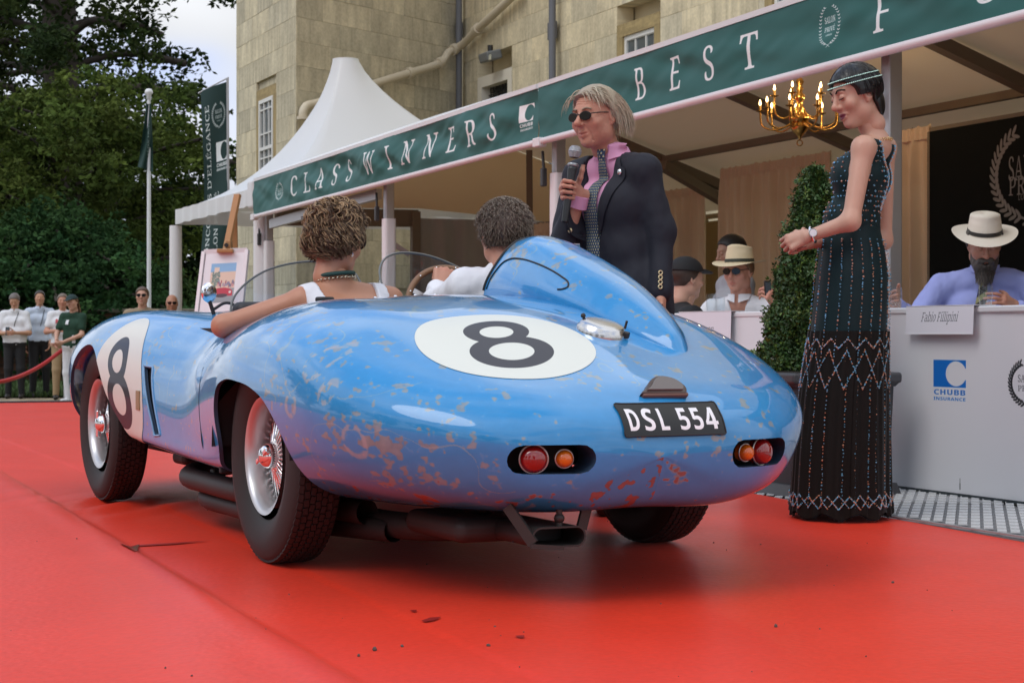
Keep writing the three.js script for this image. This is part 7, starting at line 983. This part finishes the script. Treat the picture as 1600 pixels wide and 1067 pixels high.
// ---- onlookers beyond the stage ----
const LOOK = 'onlookers beyond the stage';
const crowd = (name, label, px, d, yaw, o) => plain('person', label, [at(px, 0, d).x, o.gy ?? GY, -d], yaw, { cell: .02, hcell: .008, hand: .009, ...o });
const lan = (t, J, c) => part('lanyard', drape(blob([...volumes(J, .014).torso, ...volumes(J, .014).yoke], .035), J.chest, [1, 0, 0], [0, 0, 1], 2, 24, (a, b) => [lerp(.075, 0, b) + (a - .5) * .012, J.neck[1] - .03 - b * .28], .01), c, t);
const wh = cloth([.72, .73, .76], .85), blk = cloth([.012, .012, .014], .85);
{ const t = crowd('a', 'grey haired man in white shirt looking down at his phone, leftmost', 22, 31.2, .1, { h: 1.76, top: wh, legs: blk, hair: [.13, .11, .10], hp: .5, bulk: 1.3, collar: true, sleeve: .75, J: { elL: [.25, 1.10, .06], elR: [-.26, 1.10, .06], wrL: [.06, 1.10, .30], wrR: [-.08, 1.10, .32] } }); lan(t, t.J, blk); const ph = thing('mobile_phone', 'small dark phone held by the man in white at far left', 'phone', [t.position.x - .02, GY + 1.13, -30.83]); part('case', rbox(.07, .14, .01, 0, 0, 0, .004), blk, ph); part('screen', rbox(.06, .12, .003, 0, 0, .0055, .001), mat([.08, .1, .12], .1), ph); }
{ const t = crowd('b', 'dark haired young man in pale blue shirt with a lanyard', 61, 31.6, .35, { h: 1.82, top: cloth([.52, .60, .72], .85), legs: blk, hair: [.03, .02, .014], hy: -.1, hp: -.02, collar: true, sleeve: 1.6, face: { w: .98 }, J: { wrL: [.16, .92, .10], elL: [.22, 1.14, -.04] } }); lan(t, t.J, blk); }
{ const t = crowd('c', 'man in white printed tee and beige trousers behind the woman in green', 97, 30.6, .2, { h: 1.74, top: wh, legs: cloth([.36, .25, .14], .85), hair: [.16, .12, .09], sleeve: .6, skin: SK.ruddy, J: { elR: [-.26, 1.12, .05], wrR: [-.02, 1.14, .26], elL: [.25, 1.12, .02], wrL: [.20, .90, .08] } }); const pm = cloth([.55, .10, .12], .8); part('shirt_print', drape(blob([...volumes(t.J, .014).torso], .035), t.J.chest, [1, 0, 0], [0, 0, 1], 10, 6, (a, b) => [(a - .5) * .22, t.J.chest[1] + .06 - b * .07 + .012 * Math.sin(a * 20)], .010), pm, t); lan(t, t.J, blk); }
{ const t = crowd('d', 'young woman in dark green polo and cap leaning on the barrier post', 113, 29.0, -.35, { h: 1.68, top: cloth([.010, .045, .025], .85), legs: cloth([.70, .71, .74], .85), shoe: wh, hair: [.16, .08, .035], hr: .18, hy: .1, slim: .9, skin: SK.fair, sleeve: .6, cell: .016, hcell: .006, J: { elR: [-.24, 1.08, .08], wrR: [-.13, .93, .26], elL: [.20, 1.07, .06], wrL: [-.02, .95, .27] } }); part('cap', [sdfMesh((x, y, z) => Math.max(ell([0, .035, -.012], [.096, .10, .116])(x, y, z), .045 - y), [-.12, .03, -.14], [.12, .15, .12], .007), xf(new THREE.SphereGeometry(.085, 20, 8), 0, .055, .10, .2, 0, 0, .9, .12, .95)].map((g) => g.applyMatrix4(t.hm)), cloth([.012, .035, .035], .8), t); part('hair_length', locks(90, rng(7), () => [[(rng(3)() - .5) * .02, .02, -.08]], (r, i) => { const R = rng(i + 9), a = (R() - .5) * 2.4; return [0, 1, 2, 3, 4].map((k) => [Math.sin(a) * .085 + .01 * R(), .02 - k * .055, -.012 - Math.cos(a) * .09 - .003 * k]); }, .012, () => [.22, .11, .05]).applyMatrix4(t.hm), hairM, t); for (const [s, h, w, hh] of [[-.05, 1.30, .05, .07], [.07, 1.06, .05, .12]]) part('paper_badge', drape(blob([...volumes(t.J, .014, { slim: .9 }).torso], .035), t.J.chest, [1, 0, 0], [0, 0, 1], 2, 2, (a, b) => [s + a * w, h - b * hh], .02), wh, t); }
crowd('e', 'man in beige jacket and sunglasses, seen over the front wing', 222, 24.4, .05, { gy: -.42, h: 1.78, top: cloth([.30, .23, .15], .85), topName: 'jacket', legs: blk, sleeve: 1.95, hair: [.10, .06, .035], shades: true, skin: SK.fair, hp: -.02, cell: .016, hcell: .006, hem: .16 });
crowd('f', 'bald man in sunglasses beside the tent pole', 268, 25.4, .2, { gy: -.46, h: 1.74, top: cloth([.05, .05, .055], .85), legs: blk, shades: true, skin: SK.tan, cell: .016, hcell: .006 });
renderer.render(scene, camera);
